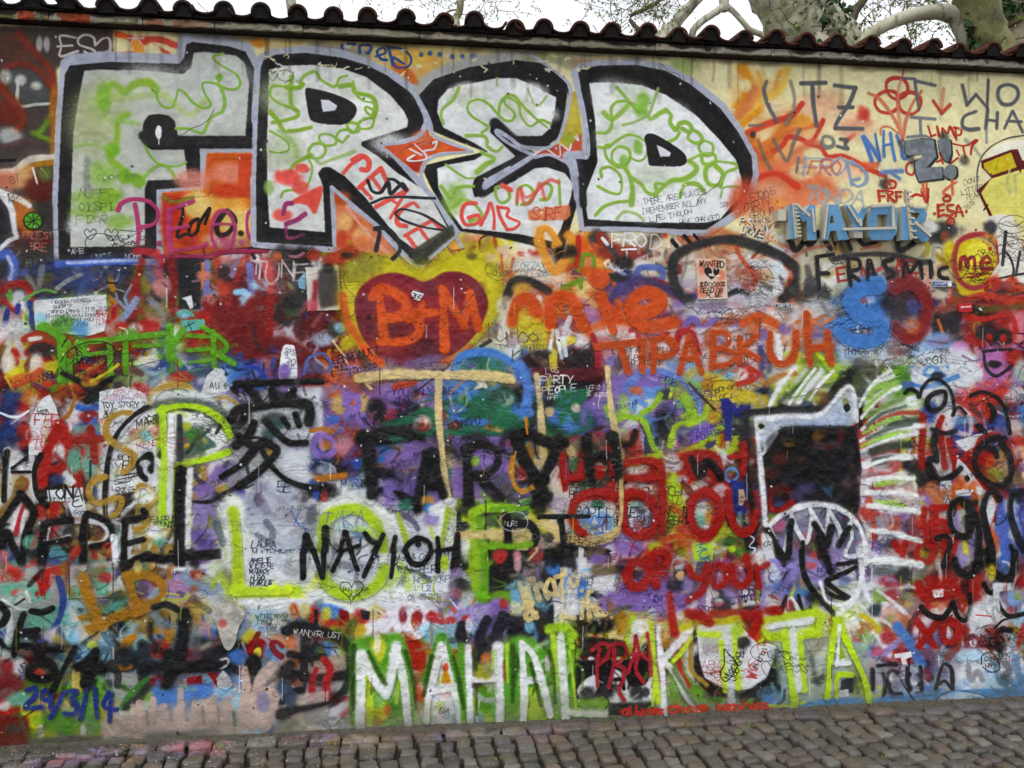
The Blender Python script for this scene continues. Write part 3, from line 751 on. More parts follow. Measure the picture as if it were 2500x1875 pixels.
draw(T3, """
s V 36 .2: 300,440 480,560 640,700 650,800 620,960 570,1130 500,1210 420,1235 250,1220 150,1150 50,1090 50,1120 150,1200 340,1290
s V 44 .2: 340,1300 200,1390 0,1520 -60,1560 -30,1500 150,1400
s c0c4cc 14 .2: 340,1300 440,1240 540,1300 570,1290 570,1200 640,1250 660,1200
s c0c4cc 14 .2: 690,1140 720,1170 710,1130
@graffiti_letter|silver letter D with black outline and green squiggles
l V 100 .15: 700,620 760,565 900,540 1200,535 1450,585 1660,695 1910,895 2060,1100 2170,1300 2180,1450 2140,1600 2010,1770 1790,1920 1500,1905 1100,1885 765,1885 735,1640 690,1380 640,1310 790,1300 790,1000 700,620
f q 8 1 .4: 700,620 760,570 900,545 1200,540 1450,590 1650,700 1900,900 2050,1100 2160,1300 2170,1450 2130,1600 2000,1761 1780,1911 1500,1901 1100,1881 770,1881 740,1631 690,1380 650,1320 790,1300 790,1000
f d2d6d8 12 1 .1: 810,690 1000,685 1250,710 1450,790 1700,960 1900,1170 2030,1330 2080,1500 2080,1620 2000,1701 1900,1821 1780,1851 1400,1851 1100,1841 800,1821 770,1631 810,1531 860,1400 880,1350 860,1000 830,800
b e0e2e6 150 130 .8 1.2: 1000,800 1500,1000 1850,1500 1300,1700
b b8c2ac 170 120 .7 1.2: 1150,820 1050,1150 1350,1480
s 84ac3c 46 .4 .9: 930,940 1000,990 1080,930 1150,870 1230,900 1290,950 1320,990 1400,940 1450,920
s 84ac3c 28 .3: 870,1105 960,1100 1000,1020 990,920 1020,860 1090,840 1150,850
s 86ac44 34 .4: 1040,730 1120,820 1160,870 1220,930
b 78ac34 60 60 .8 1: 1260,830 1240,920
s 90ac60 30 .5: 1380,740 1340,860 1300,950 1200,1010 1090,1040
s 84ac3c 40 .35: 1440,910 1490,960 1480,1020 1530,1080 1560,1030 1620,1020 1660,1060 1640,1100 1580,1070
s 84ac3c 30 .3: 1560,1100 1530,1150 1470,1180
s 84ac3c 34 .35: 1650,1090 1630,1150 1690,1190 1750,1170 1720,1110 1670,1080
s 84ac3c 30 .35: 1740,1170 1720,1230 1760,1290 1830,1280 1830,1200 1760,1170
s 84ac3c 30 .35: 1740,1290 1760,1360 1850,1350 1850,1290 1760,1280 1640,1330
s 84ac3c 28 .35: 1850,1340 2010,1360 2030,1400 1940,1440 1900,1560
s 84ac3c 46 .4: 1850,1350 1780,1400 1780,1490 1820,1540 1890,1530 1920,1450 1860,1380
s 84ac3c 30 .35: 1000,1200 940,1220 960,1320 1060,1390 1140,1340 1140,1250 1060,1220 1000,1270 1010,1350 1100,1390
s 84ac3c 26 .35: 880,1225 960,1225 1040,1170 1130,1120 1220,1140 1280,1180
s 84ac3c 20 .3: 1150,1310 1220,1340 1280,1300 1290,1220
b 74ac34 40 60 .8: 1100,1340 1215,1225
s 84ac3c 50 .4: 1100,1380 1150,1480 1170,1600 1160,1700
s 84ac3c 28 .35: 910,1470 910,1410 980,1390 1060,1450 1080,1540 1060,1610 980,1600 880,1550
s 84ac3c 34 .4: 1160,1480 1240,1530 1290,1600 1370,1620 1360,1530 1420,1530
s 84ac3c 46 .4: 1350,1620 1440,1540 1500,1500 1600,1490 1680,1440 1700,1390 1640,1340
s 84ac3c 40 .4: 1560,1640 1600,1540 1700,1530 1760,1590
s 84ac3c 30 .4: 860,1790 930,1720 1040,1680 1140,1670 1160,1600
s 98b470 30 .5: 1040,1820 1100,1760 1200,1780 1260,1830
s 90ac60 26 .5: 1900,1640 1930,1560 2060,1550
F q 5: 1270,1140 1320,1108 1420,1150 1580,1255 1622,1330 1580,1378 1440,1382 1320,1375 1300,1330 1285,1220
f c8ccd4 4: 1370,1205 1430,1230 1490,1270 1480,1300 1400,1302
t 3c4044 46 6 -10 .2 .85: 1255,1660 THERE ARE PLACES
t 3c4044 46 6 -10 .2 .85: 1235,1740 I REMEMBER ALL MY
t 3c4044 46 6 -10 .2 .9: 1310,1800 LIFE, THOUGH
t 3c4044 42 6 -10 .2 .9: 1890,1690 SOME
t 3c4044 42 6 -8 .2 .9: 1550,1830 HAVE CHANGED
@
s V 30 .2: 700,600 740,800 790,1050 800,1290 740,1310 660,1310 640,1360 480,1290 360,1310
l V 44 .2: 680,1330 740,1640
l q 70 .3: 750,1480 760,1700
""")
# pink and black writing over the letters
draw(T2, """
b z 120 70 .95 .5: 350,1480
b z 60 40 .9 .5: 470,1400 540,1640
b z 70 60 .9 .5: 450,1560
@graffiti_letter|coral pink letter P slanting down the leg of the big R
s z 44 .3: 960,1310 870,1370 810,1440
s z 44 .3: 880,1330 960,1295 1020,1340 1010,1410 960,1410
@graffiti_letter|coral pink letter E slanting down the leg of the big R
l z 40 .3: 1120,1400 1180,1530
l z 40 .3: 1120,1400 940,1560
l z 36 .3: 1050,1480 1130,1590
l z 36 .3: 960,1560 1040,1650
@graffiti_letter|coral pink letter A slanting down the leg of the big R
l z 40 .3: 1340,1580 1080,1720
l z 36 .3: 1330,1590 1200,1810
l z 30 .3: 1200,1660 1270,1700
@graffiti_letter|coral pink letter C slanting down the leg of the big R
s z 40 .3: 1430,1720 1380,1690 1270,1770 1260,1860 1330,1880
@graffiti_letter|lower coral pink letter E slanting down the leg of the big R
l z 36 .3: 1550,1830 1640,1920
l z 36 .3: 1550,1830 1320,1960
l z 34 .3: 1450,1910 1530,2020
l z 40 .3: 1340,1960 1410,2060
@
s 24262a 34 .2: 1010,1500 1050,1590 1120,1600 1180,1520 1200,1610 1260,1560 1300,1530 1330,1580 1240,1500 1180,1490
s 30343a 26 .2: 1040,1690 1200,1640 1570,1650
s 30343a 22 .3: 1240,1770 1300,1740 1460,1780 1600,1860 1660,1910 1480,1890 1300,1830 1240,1780
F z 14: 370,1680 580,1560 640,1560 610,1700 570,1780 500,1700
b z 90 50 .9 .6: 300,1790
s 8a3060 46 .3: 310,1780 330,1700 380,1690
s 8a3060 46 .3: 340,1860 420,1830 490,1780
s 8a3060 30 .5 .8: 330,1860 350,1980 480,1950
@graffiti_letter|coral pink scrawled capitals across the foot of the silver E
s z 36 .35: 1910,1690 1820,1700 1790,1790 1830,1870 1930,1850 1930,1790 1850,1810
s z 34 .35: 1950,1870 2000,1770 2030,1690 2060,1790 2060,1900
s z 34 .35: 2090,1720 2110,1800 2170,1910
s z 30 .35: 2090,1720 2180,1740 2170,1800 2270,1850 2230,1900 2170,1910
@
s z 30 .7 .8: 2250,1680 2270,1580 2320,1700 2400,1620 2440,1520 2480,1650
s z 30 .7 .8: 2280,1560 2320,1640 2400,1600 2520,1500 2600,1520
@graffiti_tag|orange smeared short word on the silver E
f d07048 20 .9: 2340,1750 2690,1700 2700,1790 2660,1830 2350,1830
t b03c20 90 16 -2 .5 .8: 2370,1730 SIRF
@
s o 60 .5 .95: 2440,1920 2420,2020 2500,2150 2560,2240 2640,2160 2700,2040 2660,1960
s o 50 .5 .9: 2440,1930 2500,1900 2560,1960 2560,2050
s o 60 .6 .9: 2840,1960 2900,2100 2950,2260
""")
# ---- second band, left
draw(T5, """
f 33302f 60 .9: -900,200 430,150 430,620 900,640 1100,680 1050,1060 880,900 280,960 -900,1000
b 5a1c10 90 60: 300,60 330,460
b b05a10 90 120: 180,230 230,330
s c8c4b8 60 .4: 20,80 150,120 240,180
F 26242a 10: -200,60 20,90 80,260 70,430 20,500 -200,520
s c6c8cc 60 .4: 0,70 90,200 110,330 130,430
s c6c8cc 50 .4: 140,440 60,480 0,540
s 3c58b0 90 .5: 0,600 70,580 110,680 90,800
s a8b4d0 40 .7 .9: 60,600 100,700 80,790
t 3a3630 66 7 -14: 40,90 13/14
@graffiti_drawing|green citrus slice painted left of the big letter F
F 1c2414 3: 192,305 215,250 275,226 335,250 358,305 335,360 275,382 215,360
F 4a9a14 3: 203,305 222,258 275,238 326,258 346,305 326,350 275,368 222,350
l 1c2414 9 .2: 205,320 345,290
l 1c2414 9 .2: 275,238 277,368
l 1c2414 9 .2: 222,258 328,352
l 1c2414 9 .2: 328,258 222,350
@
t c07060 56 9 0 .3: 185,400 PALEST
t c07060 60 11 0 .3: 250,490 BRE
t 8a8a80 50 7 -12 .3 .7: 210,640 BU
b 1c2c5c 130 70: 400,720 560,800
b 4a4c20 50 40: 400,775
b 2c3868 200 120 .8: 700,760 850,740
s 2c3c78 70 .5: 720,680 730,850
s J 55 .25: 905,720 920,800
s J 50 .3: 920,840 935,870
s J 40 .3: 910,940 960,990
l K 16 .3: 880,820 970,820
b 24324c 160 90: 900,680 1560,720
s 4c66a8 40 .4: 480,665 600,680 720,670
l 3858b8 60 .3: 470,665 1130,640
l b8c4dc 30 .7 .7: 560,655 1150,630
b 60628a 60 120: 1270,730 1350,860
s a04a58 70 .6: 1290,700 1330,800 1290,900
s 8a1a14 80 .6: 1180,640 1140,800 1120,950 1080,1150
s 7e1c18 80 .5: 1420,650 1450,800 1420,1000
b 20242c 60 80: 1260,950 1270,990
b c07a74 70 80 .9: 1280,1060 1340,860
f 26262a 14: 1480,620 1670,630 1670,1040 1480,1040
f W 3 .9: 1500,950 1590,920 1610,1020 1580,1040 1540,960
l 6e74b8 70 .3: 1720,650 1710,1010
s b83c28 90 .5: 1800,640 1830,780 1860,900 1880,1040
b c87060 60 40: 1740,960 1690,760
f d0703c 10 .9: 1670,650 1700,650 1690,850 1670,900
t 3a2a30 44 6 0 .2 .8: 1680,940 GUYSPIRA
b 30242a 80 70: 1870,740
s 7e6a8a 60 .5: 1960,640 1930,760
s 8c1c18 60 .5: 2080,660 1980,760 1900,960
t d0b8b8 110 18 0 .3 .9: 2090,640 TUNE
s A 70 .4: 1960,900 2040,900 2060,970 2000,1050 1960,1100
s 6e1012 90 .6: 1830,1020 1800,1150 1900,1200
s 7c9ac8 60 .5 .9: 1130,960 1080,1040 1010,1130
b A 60 40: 1520,1080
s 50a898 30 .4: 1470,1090 1530,1060 1600,1090
f 58a8a0 8: 1500,1130 1700,1120 1710,1200 1520,1230
s 203c40 10 .3: 1530,1190 1570,1170 1610,1150
s 203c40 10 .3: 1560,1150 1580,1190 1600,1230
s 8c1a18 60 .5: 1700,1000 1760,1060 1800,1200 1840,1280
f 761414 60: 1760,1020 1960,1000 2212,1040 2212,1420 1960,1480 1850,1250
b 54301c 60 60 .7: 1100,1180 1420,1120
b b82014 120 90 1 .5: 960,1230
b W 60 60 .8: 1130,1220
b a02818 60 50: 1210,1260
b b82014 70 40: 830,1290
b 4c9420 100 60 .9: 1050,1260
% white note patch
@painted_patch|white painted note patch covered in handwriting
f c4c8cc 5: 282,966 885,915 890,1110 870,1220 740,1260 300,1220 285,1110
@
b A 50 50: 340,1120
b 4c9a28 100 70: 530,1170
b 4c94c8 70 70: 670,1200
s c8c040 24 .5: 190,1080 200,1200
t 3a3c40 36 5 -4 .2 .9: 430,960 npagu nobeza
t 3a3c40 34 5 -5 .2 .9: 440,1000 sabenly
t 3a3c40 36 5 -3 .2 .9: 420,1040 anno Demel 11.11.2012
t 3a3c40 38 5 -3 .2 .9: 380,1080 Mothers you bad me
t 3a3c40 38 5 -3 .2 .9: 430,1115 never had you
t 3a3c40 38 5 -3 .2 .9: 430,1150 you but you
t a83030 36 6 -4 .2: 780,1050 IRENE
t a83030 36 6 -4 .2: 785,1080 CRIYA
t a83030 36 6 -4 .2: 790,1130 TI AMO
% left edge arcs
s 9a1c14 70 .4: 0,880 80,840 180,830 240,880 250,960
s 9a1c14 60 .4: 0,970 60,980 120,1040
b c0c4c8 80 70: 160,960
s N 46 .3: 60,1050 50,1100 40,1170
s N 46 .3: 150,1010 140,1060
s N 40 .3: 245,980 260,1080 260,1160
s 5c9a3c 30 .4: 80,890 90,960 60,920
s 5c9a3c 26 .5: 200,960 300,900 380,880 460,900
b b4b8ba 130 70 .9: 120,1200
s b0b4b6 46 .6: 90,1220 60,1400
s b0b4b6 46 .6: 130,1260 200,1440
s a82414 60 .5: 200,1290 300,1240 420,1240 560,1290 640,1340
s a82414 70 .5: 230,1400 330,1330 440,1330
s c8c8c0 40 .8: 250,1290 330,1280
b 26282c 110 60 .9: 350,1380
b c8c010 90 50: 130,1560 430,1520
s c05020 60 .4: 180,1610 320,1560
b d0ccc0 60 90 .9: 60,1490 300,1500
t K 56 12 -16 .25: 270,1600 ANGELA
% green word
@graffiti_letter|first green letter of the green word, under a ringed name
s 58a010 60 .25: 330,1190 430,1220 490,1290 500,1400 500,1633
s 58a010 70 .3: 360,1180 480,1250 560,1330
s 58a010 56 .25: 560,1340 520,1430 520,1640 480,1700
@graffiti_letter|green letter T with a long bar over the next letters
l 58a010 54 .22: 640,1320 1350,1245
s 58a010 50 .25: 640,1330 700,1400 660,1440 580,1500 600,1633
@graffiti_letter|green letter E of the green word
l 58a010 50 .22: 1040,1330 1040,1500
s 58a010 60 .22: 1040,1400 1045,1560
l 58a010 44 .22: 1110,1350 1330,1340
l 58a010 46 .22: 1120,1490 1330,1440
l 58a010 50 .22: 910,1340 920,1600
l 58a010 40 .22: 640,1430 880,1400
@graffiti_letter|green letter K of the green word
l 58a010 66 .22: 1410,1180 1410,1540
l 58a010 50 .22: 1520,1210 1400,1390
l 58a010 56 .22: 1400,1390 1530,1530
@graffiti_letter|second green letter E of the green word
l 58a010 44 .22: 1560,1260 1770,1270
l 58a010 44 .22: 1560,1380 1740,1370
l 58a010 44 .22: 1560,1490 1760,1460
@graffiti_letter|last green letter R of the green word
l 58a010 50 .22: 1770,1230 1780,1520
s 58a010 50 .22: 1680,1190 1790,1250 1880,1330 1860,1390 1770,1410
l 58a010 50 .22: 1780,1400 1940,1490
@
d 58a010 6 15 50 8: 500,1560 1950,1560
% ringed names
s 1c1c1e 9 .2 .9: 500,1480 560,1390 700,1320 850,1310 940,1350 960,1420 900,1520 800,1590 680,1620 560,1590 500,1520
t K 60 10 -4: 610,1360 IS
t K 70 10 -4: 550,1450 MYRIAM
t K 66 10 -4: 600,1550 CHLOE
s 1c1c1e 10 .2: 510,1350 560,1280 530,1310
f W 4: 1700,1640 1720,1590 1780,1530 1850,1530 1880,1640
t K 36 8 -40: 1720,1610 JILLIAN
t K 34 7 -40: 1810,1610 2014
b 1c3a8c 120 60: 1600,1550 1300,1520
b b82414 100 50: 1520,1600
b e0d8c8 60 50 .8: 1180,1480 1260,1470
s c8c010 30 .4: 760,1640 900,1560 980,1500
""")
draw(T6, """
b 3a3432 160 130: 340,640 380,880
b 8a7a50 60 60: 340,870
b 262426 120 90: 480,600 400,1000
s c84a48 80 .6: 170,640 190,780 200,880
b d06428 40 50: 260,620
s 6c6cb0 60 .4: 30,680 50,880
t c8b8bc 150 22 0 .35 .95: 60,650 TUNE
b W 60 50 .8: 600,650
b a03020 60 50: 690,640 560,590
t 4a4444 40 6 -10 .2 .7: 560,660 GERALD
f A 10 .9: 430,800 480,740 500,720 500,880 440,860
b 9ac0dc 70 50: 110,840 20,950
s 7c1614 110 .5: 0,1080 60,980 160,960 240,960
s 901a14 80 .5: 200,960 200,1100 190,1270
b 3c5a30 60 50 .8: 380,1060
b 26282a 80 50: 420,1010
f 6a1212 70 .95: -40,1260 340,1260 520,1350 640,1500 640,1640 430,1640 400,1400 -40,1420
b 6a1a1a 110 70 .8: 560,1160 680,1050
b 9aacc8 90 60 .8: 640,1290
b 384038 70 60: 740,1210
b A 50 40 .8: 780,1190
@painted_patch|old grey paper patch left of the red heart, torn and stained
f c4bfb4 4: 495,690 770,682 795,1045 515,1055 505,850
@
f 3c3c38 36 .95: 610,700 760,710 790,1000 620,1040 590,850
s 8a2430 60 .7: 580,820 570,960 560,1050
b c05060 60 50 .8: 540,1010
b 201e1e 50 40 .8: 680,700
% heart
@graffiti_heart|big dark red heart with a wide yellow border
F 8c8a18 90: 1420,690 1300,640 1160,600 1000,620 860,700 790,850 790,1000 830,1180 900,1320 990,1420 1100,1480 1250,1560 1500,1560 1680,1480 1900,1320 2060,1130 2130,960 2130,800 2080,660 1960,580 1800,560 1640,600 1500,680
F c4b810 130: 1420,710 1300,640 1160,600 1000,620 860,700 790,850 790,1000 830,1180 900,1320 990,1420 1100,1480 1250,1560 1500,1560 1680,1480 1900,1320 2060,1130 2130,960 2130,800 2080,660 1960,580 1800,560 1640,600 1500,680
b 8a8420 140 90 .8: 900,720 1000,650
F 7a1c2c 20: 1460,810 1380,770 1240,735 1100,760 980,830 920,920 905,1030 930,1170 980,1290 1060,1390 1140,1470 1300,1520 1500,1520 1660,1450 1800,1360 1920,1230 2000,1070 2010,960 1960,850 1880,770 1760,725 1640,735 1540,790
b 941e30 180 120 .8 1.2: 1700,1060 1400,960 1180,900
b 6a2434 90 70 .7 1: 1560,860 1900,880 1000,1000
b 50202c 160 110 .6 1.2: 1100,1180 1500,1400
b 6e5a90 130 70 .8: 1420,1520 1130,1510 1560,1480
@
s cc5a14 76 .5 .95: 800,930 830,1090 890,1230 970,1340 1040,1420 1120,1490
s cc5a14 60 .5 .9: 1640,1480 1760,1430 1860,1350
s d84a10 70 .5: 990,1370 1060,1450 1120,1480
b 1c1214 22 22: 1025,1105
@graffiti_letter|orange letter B in the dark red heart
s O 84 .3: 1050,940 1110,870 1230,900 1330,980 1320,1060 1220,1110 1150,1110
s O 80 .3: 1110,940 1130,1100 1150,1300
s O 84 .3: 1150,1110 1320,1110 1440,1170 1420,1260 1300,1310 1110,1310
@graffiti_mark|orange plus sign between the letters in the heart
l O 70 .35: 1390,1070 1570,1070
l O 56 .35: 1460,980 1460,1120
@graffiti_letter|orange letter M in the dark red heart
s O 84 .3: 1630,870 1640,1000 1650,1370
l O 84 .3: 1640,880 1810,1180
l O 84 .3: 1810,1180 1860,910
l O 84 .3: 1860,910 1930,1200
@
x K 8 5 .3: 1000,1150 1900,1500
% black hand shapes over heart top
s 2a2c2c 40 .3: 1080,550 1110,400 1070,370 1170,370 1250,440 1280,540 1240,600 1220,620
s 2a2c2c 40 .3: 1370,600 1440,580 1500,620
f 3c4030 20 .9: 1360,560 1720,330 1740,420 1500,620 1420,650
b 4a5018 80 30 .8: 1450,640
% misc
f J 4: 820,500 860,450 900,490 895,520 860,530 870,555 820,555 815,530 840,520
b b03018 90 60 .8: 780,600 850,560
b c86a3a 70 60: 960,480
s 40421e 6 .2 .8: 2080,640 1990,680 2010,760 2100,800 2170,760 2170,680 2080,640
t 50502a 44 6 0 .2 .8: 2000,660 MUNDO
t 50502a 44 6 0 .2 .8: 2020,710 JOHAN
b d0b4a0 70 60 .8: 2150,560
b 585018 40 30 .8 1: 1880,600
s 30322a 40 .4: 1950,1350 2030,1300
t 3c2c20 100 14 -4 .3 .9: 2060,1200 Jurbo
s B 80 .35: 1730,1540 1780,1440 1900,1400 2030,1400 2140,1440 2230,1510 2270,1600
F W 4: 290,1633 280,1520 310,1350 370,1335 410,1370 425,1633
b P 50 70 1 .6: 320,1560
t 50506a 34 5 0: 320,1360 Sacred
t 50506a 34 5 0: 320,1395 Group
t 50506a 60 7 0: 315,1450 30
t 50506a 36 6 0: 370,1500 ELIN
b 24409c 36 36 1 .4: 225,1372
s 24409c 40 .3: 225,1450 220,1530
s 3a5ab0 30 .3: 480,1580 520,1450 640,1410 710,1500 680,1560
b 4a5a8c 80 60 .8: 560,1520
s 2440a0 50 .4: 0,1520 100,1530 150,1600
b c0b010 60 70 .9: 840,1320
b c85a20 60 40: 760,1560
b P 90 50: 880,1550
t K 60 10 -14: 715,1440 BENVENUTI
t K 46 9 -10: 760,1510 NEL
t K 44 8 -14: 840,1540 VIOLENTO
t K 40 8 -10: 840,1580 JUST
x K 9 6 .7: 1100,1480 2100,1600
""")
draw(T7, """
b c8a890 140 60 .8: 100,620 400,650
s c04a38 36 .6 .9: 80,590 90,720
s c04a38 36 .6 .9: 180,620 150,760
b d8d0c4 150 90 .8: 350,700 500,800
s c86848 40 .5: 120,800 300,820 500,850
t 6a98b8 56 9 -2 .3 .9: 195,650 FORZA
t 6a98b8 50 9 -6 .3 .9: 370,720 VIOLA!
t 5a5a5c 46 6 -2 .2 .8: 270,730 ALL OO
s o 80 .4: 400,400 450,620 520,720 600,660 680,480 640,420
s o 60 .45: 400,380 460,370 520,440 560,500
s o 70 .4: 800,440 880,580 930,680 980,560 900,540
s o 56 .4: 880,560 960,540
b o 60 40: 900,620
s 6c9418 40 .3: 680,640 700,590 760,600 740,680 760,590 840,600 850,680
s 6c9418 40 .3: 690,700 720,660 720,720
l 6c9418 44 .3: 590,860 740,800
l 6c9418 34 .3: 740,800 740,860
l 6c9418 34 .3: 600,850 660,900
% painted face mural piece in warm brush strokes
b c0a880 130 90: 1350,500 1200,560
b 8a2c20 130 70: 1180,580 1000,560
b d8d0c0 80 60: 1240,680 1400,600
b 6a2c20 60 30: 1340,580
s b02c1c 50 .4: 720,440 720,560 700,680
s b84a30 50 .4: 820,480 860,540
b 3c3a3c 80 60: 880,440
s 3c3a3c 50 .4: 950,500 1030,580 1060,650
s b84a28 50 .4: 1440,430 1480,560 1460,640
b d8ccb0 100 60: 1500,500 1280,730
s K 40 .3: 1500,470 1540,520
s K 30 .3: 1600,430 1660,500
s K 30 .3: 1680,420 1720,470
s c86a3a 24 .4: 1540,440 1600,510
s c86a3a 24 .4: 1640,430 1700,490
t W 110 20 3 .25 1 1.2: 1010,405 FROD
l W 18 .3: 1080,545 1200,540
t W 80 20 0 .3 1 1.1: 930,640 OOD
s W 30 .4: 920,450 960,500
d W 5 60 170 7: 1100,560 1350,560
s 5468b0 60 .4: 1210,780 1230,700 1400,700 1420,780 1350,790
% black arcs
s 2a2a2c 80 .35: 130,920 180,820 250,800 360,830 470,890
s 2c2a2c 90 .4: 980,770 1100,790 1200,800
b 242224 90 60: 620,560 1090,650
s 3c3c80 90 .5: 1020,920 1150,830 1230,790 1400,850 1600,930 1760,960
s 8a2030 40 .5: 1350,790 1480,840 1650,910
s 33336a 60 .5: 1300,800 1500,880 1700,970
b d0c8b8 160 60 .8: 1600,600 2000,640
b c86a3a 130 70 .8: 2000,480 1900,430
@graffiti_drawing|large black almond shaped outline round a small poster
s 2e2e30 96 .35: 1640,980 1530,850 1500,720 1520,610 1620,540 1800,480 2000,460 2212,520 2400,600 2540,720 2530,830 2420,950
@
b c8c4b8 70 140 .9: 1640,760
f c4c6c8 24: 2120,620 2400,640 2470,740 2420,900 2300,970 2150,930
b c89a6a 90 60 .8: 2080,780 2250,760
s c04830 46 .5: 2030,530 2090,640 2160,720 2190,800 2170,860
x K 16 6 .5: 1950,560 2200,900
s 28282a 50 .5: 1960,930 2030,890 2100,900 2140,960
t a8a8a0 30 5 -30 .2: 1990,950 BELGIUM 2013
@graffiti_letter|orange rounded arch letter right of the heart
s O 120 .45: 170,1150 190,1020 260,970 340,990 370,1100
@graffiti_letter|fat orange letter n right of the heart
s O 120 .4: 480,1170 490,1000 560,940 660,960 720,1080 750,1180
@graffiti_letter|fat orange letter i with a round dot
s O 110 .4: 910,930 950,1060 990,1210
b O 100 80 1 .35: 890,785
@graffiti_letter|fat orange letter e at the end of the orange name
s O 130 .4: 1180,1060 1300,1060 1400,990 1360,920 1240,910 1160,990 1160,1090 1240,1170 1380,1190 1500,1160
@
b b8441c 50 40 .8: 1520,1160
s o 60 .8 .8: 220,960 240,860 300,860
b c8a030 80 50 .7: 250,870
b W 34 40: 390,960
b c8bc20 150 110: 380,1270 300,1200
b c8c8b8 60 80 .8: 90,1280 100,1010
t 46402a 120 12 -2 .25 .85: 40,1190 urbo
t 46402a 110 12 -2 .25 .85: 170,1340 rule
t 50502a 36 5 0 .2 .8: 70,1330 EYE OF MY LION?
b 7a4a80 90 70: 650,1330
s W 40 .6: 510,1220 480,1400
s W 40 .6: 540,1220 580,1440
b W 60 80 .8: 750,1330 600,1250
b b070a0 90 60 .8: 800,1080 980,1330
b d0c0c8 160 60 .8: 1050,1230
b 282628 140 60: 720,1420 420,1440
f 30181c 40 .95: 250,1430 940,1500 960,1640 330,1640 300,1540
s 6a1a22 80 .5: 330,1560 600,1580 900,1560
b c0c0c8 220 90 .9: 1800,1050 2050,1020
x K 26 5 .6: 1650,980 2200,1160
@graffiti_letter|purple crest shapes behind the orange capitals
s 6c5cae 70 .4: 1580,1240 1640,1130 1700,1140 1720,1220
s 6c5cae 60 .4: 1760,1200 1850,1130
s 6c5cae 60 .4: 1980,1200 2080,1170
@
f c8c4cc 30 .9: 840,1220 2212,1180 2212,1600 1000,1600
f a85a6a 30 .7: 840,1260 1000,1260 1050,1560 880,1500
s a81c28 60 .4: 840,1260 880,1380 880,1500
s a81c28 70 .4: 1170,1220 1220,1300 1250,1560
s W 60 .4: 1170,1260 1200,1480
s a81c28 50 .4: 1330,1460 1360,1280 1460,1240
s a81c28 60 .4: 1530,1380 1560,1240 1660,1240 1720,1400
b 6c60b0 90 60: 1330,1230 1560,1500 1030,1480
b 6c8cc8 70 50: 1500,1480 1700,1500
b 5a68b8 100 50: 2050,1540
@graffiti_letter|orange capital T of the second orange row
l c84a10 64 .3: 870,1350 1260,1310
s c84a10 64 .3: 1060,1350 1100,1450 1130,1560
@graffiti_letter|narrow orange stroke letter of the second orange row
s c84a10 60 .3: 1260,1330 1250,1450 1250,1560
@graffiti_letter|orange capital P of the second orange row
s c84a10 60 .3: 1340,1290 1340,1420 1340,1560
s c84a10 60 .3: 1340,1300 1440,1280 1520,1340 1480,1420 1350,1440
@graffiti_letter|orange capital A of the second orange row
l c84a10 62 .3: 1640,1270 1560,1560
l c84a10 62 .3: 1640,1270 1740,1560
l c84a10 50 .3: 1580,1450 1700,1450
@graffiti_letter|orange capital B of the second orange row
s c84a10 62 .3: 1830,1230 1840,1380 1830,1530
s c84a10 60 .3: 1830,1240 1920,1230 1970,1290 1920,1360 1850,1370
s c84a10 60 .3: 1920,1370 2030,1420 1960,1500 1840,1520
@graffiti_letter|orange capital R of the second orange row
s c84a10 60 .3: 2060,1280 2060,1400 2060,1480
l c84a10 60 .3: 2200,1260 2070,1370
l c84a10 60 .3: 2070,1370 2212,1450
@
t 2c2a30 40 7 -2 .2: 990,1370 IL FAUT FAIRE BRILLER
t 2c2a30 40 7 -2 .2: 1100,1420 NE POURRIR AUX
t 2c2a30 40 7 -2 .2: 1010,1470 AUTANDE LIRE AIR
t 2c2c30 44 7 -14 .2: 1680,1350 ALL WE ARE SAYING
t 2c2c30 44 7 -12 .2: 1620,1440 IS GIVE PEACE
t 2c2c30 44 7 -10 .2: 1990,1340 A CHANCE
t 9ac8d8 40 8 -2 .2: 1560,1490 TIGMAN
t K 44 9 -16: 1820,1520 I'M ALCKOUT
b 6ab0d4 130 60: 1950,1570 1880,1600
b c8b820 120 50: 1780,1640
t 2a3438 56 8 -10: 1780,1590 ZOE + J
s b83020 50 .4: 2050,1640 2120,1580 2110,1540
""")
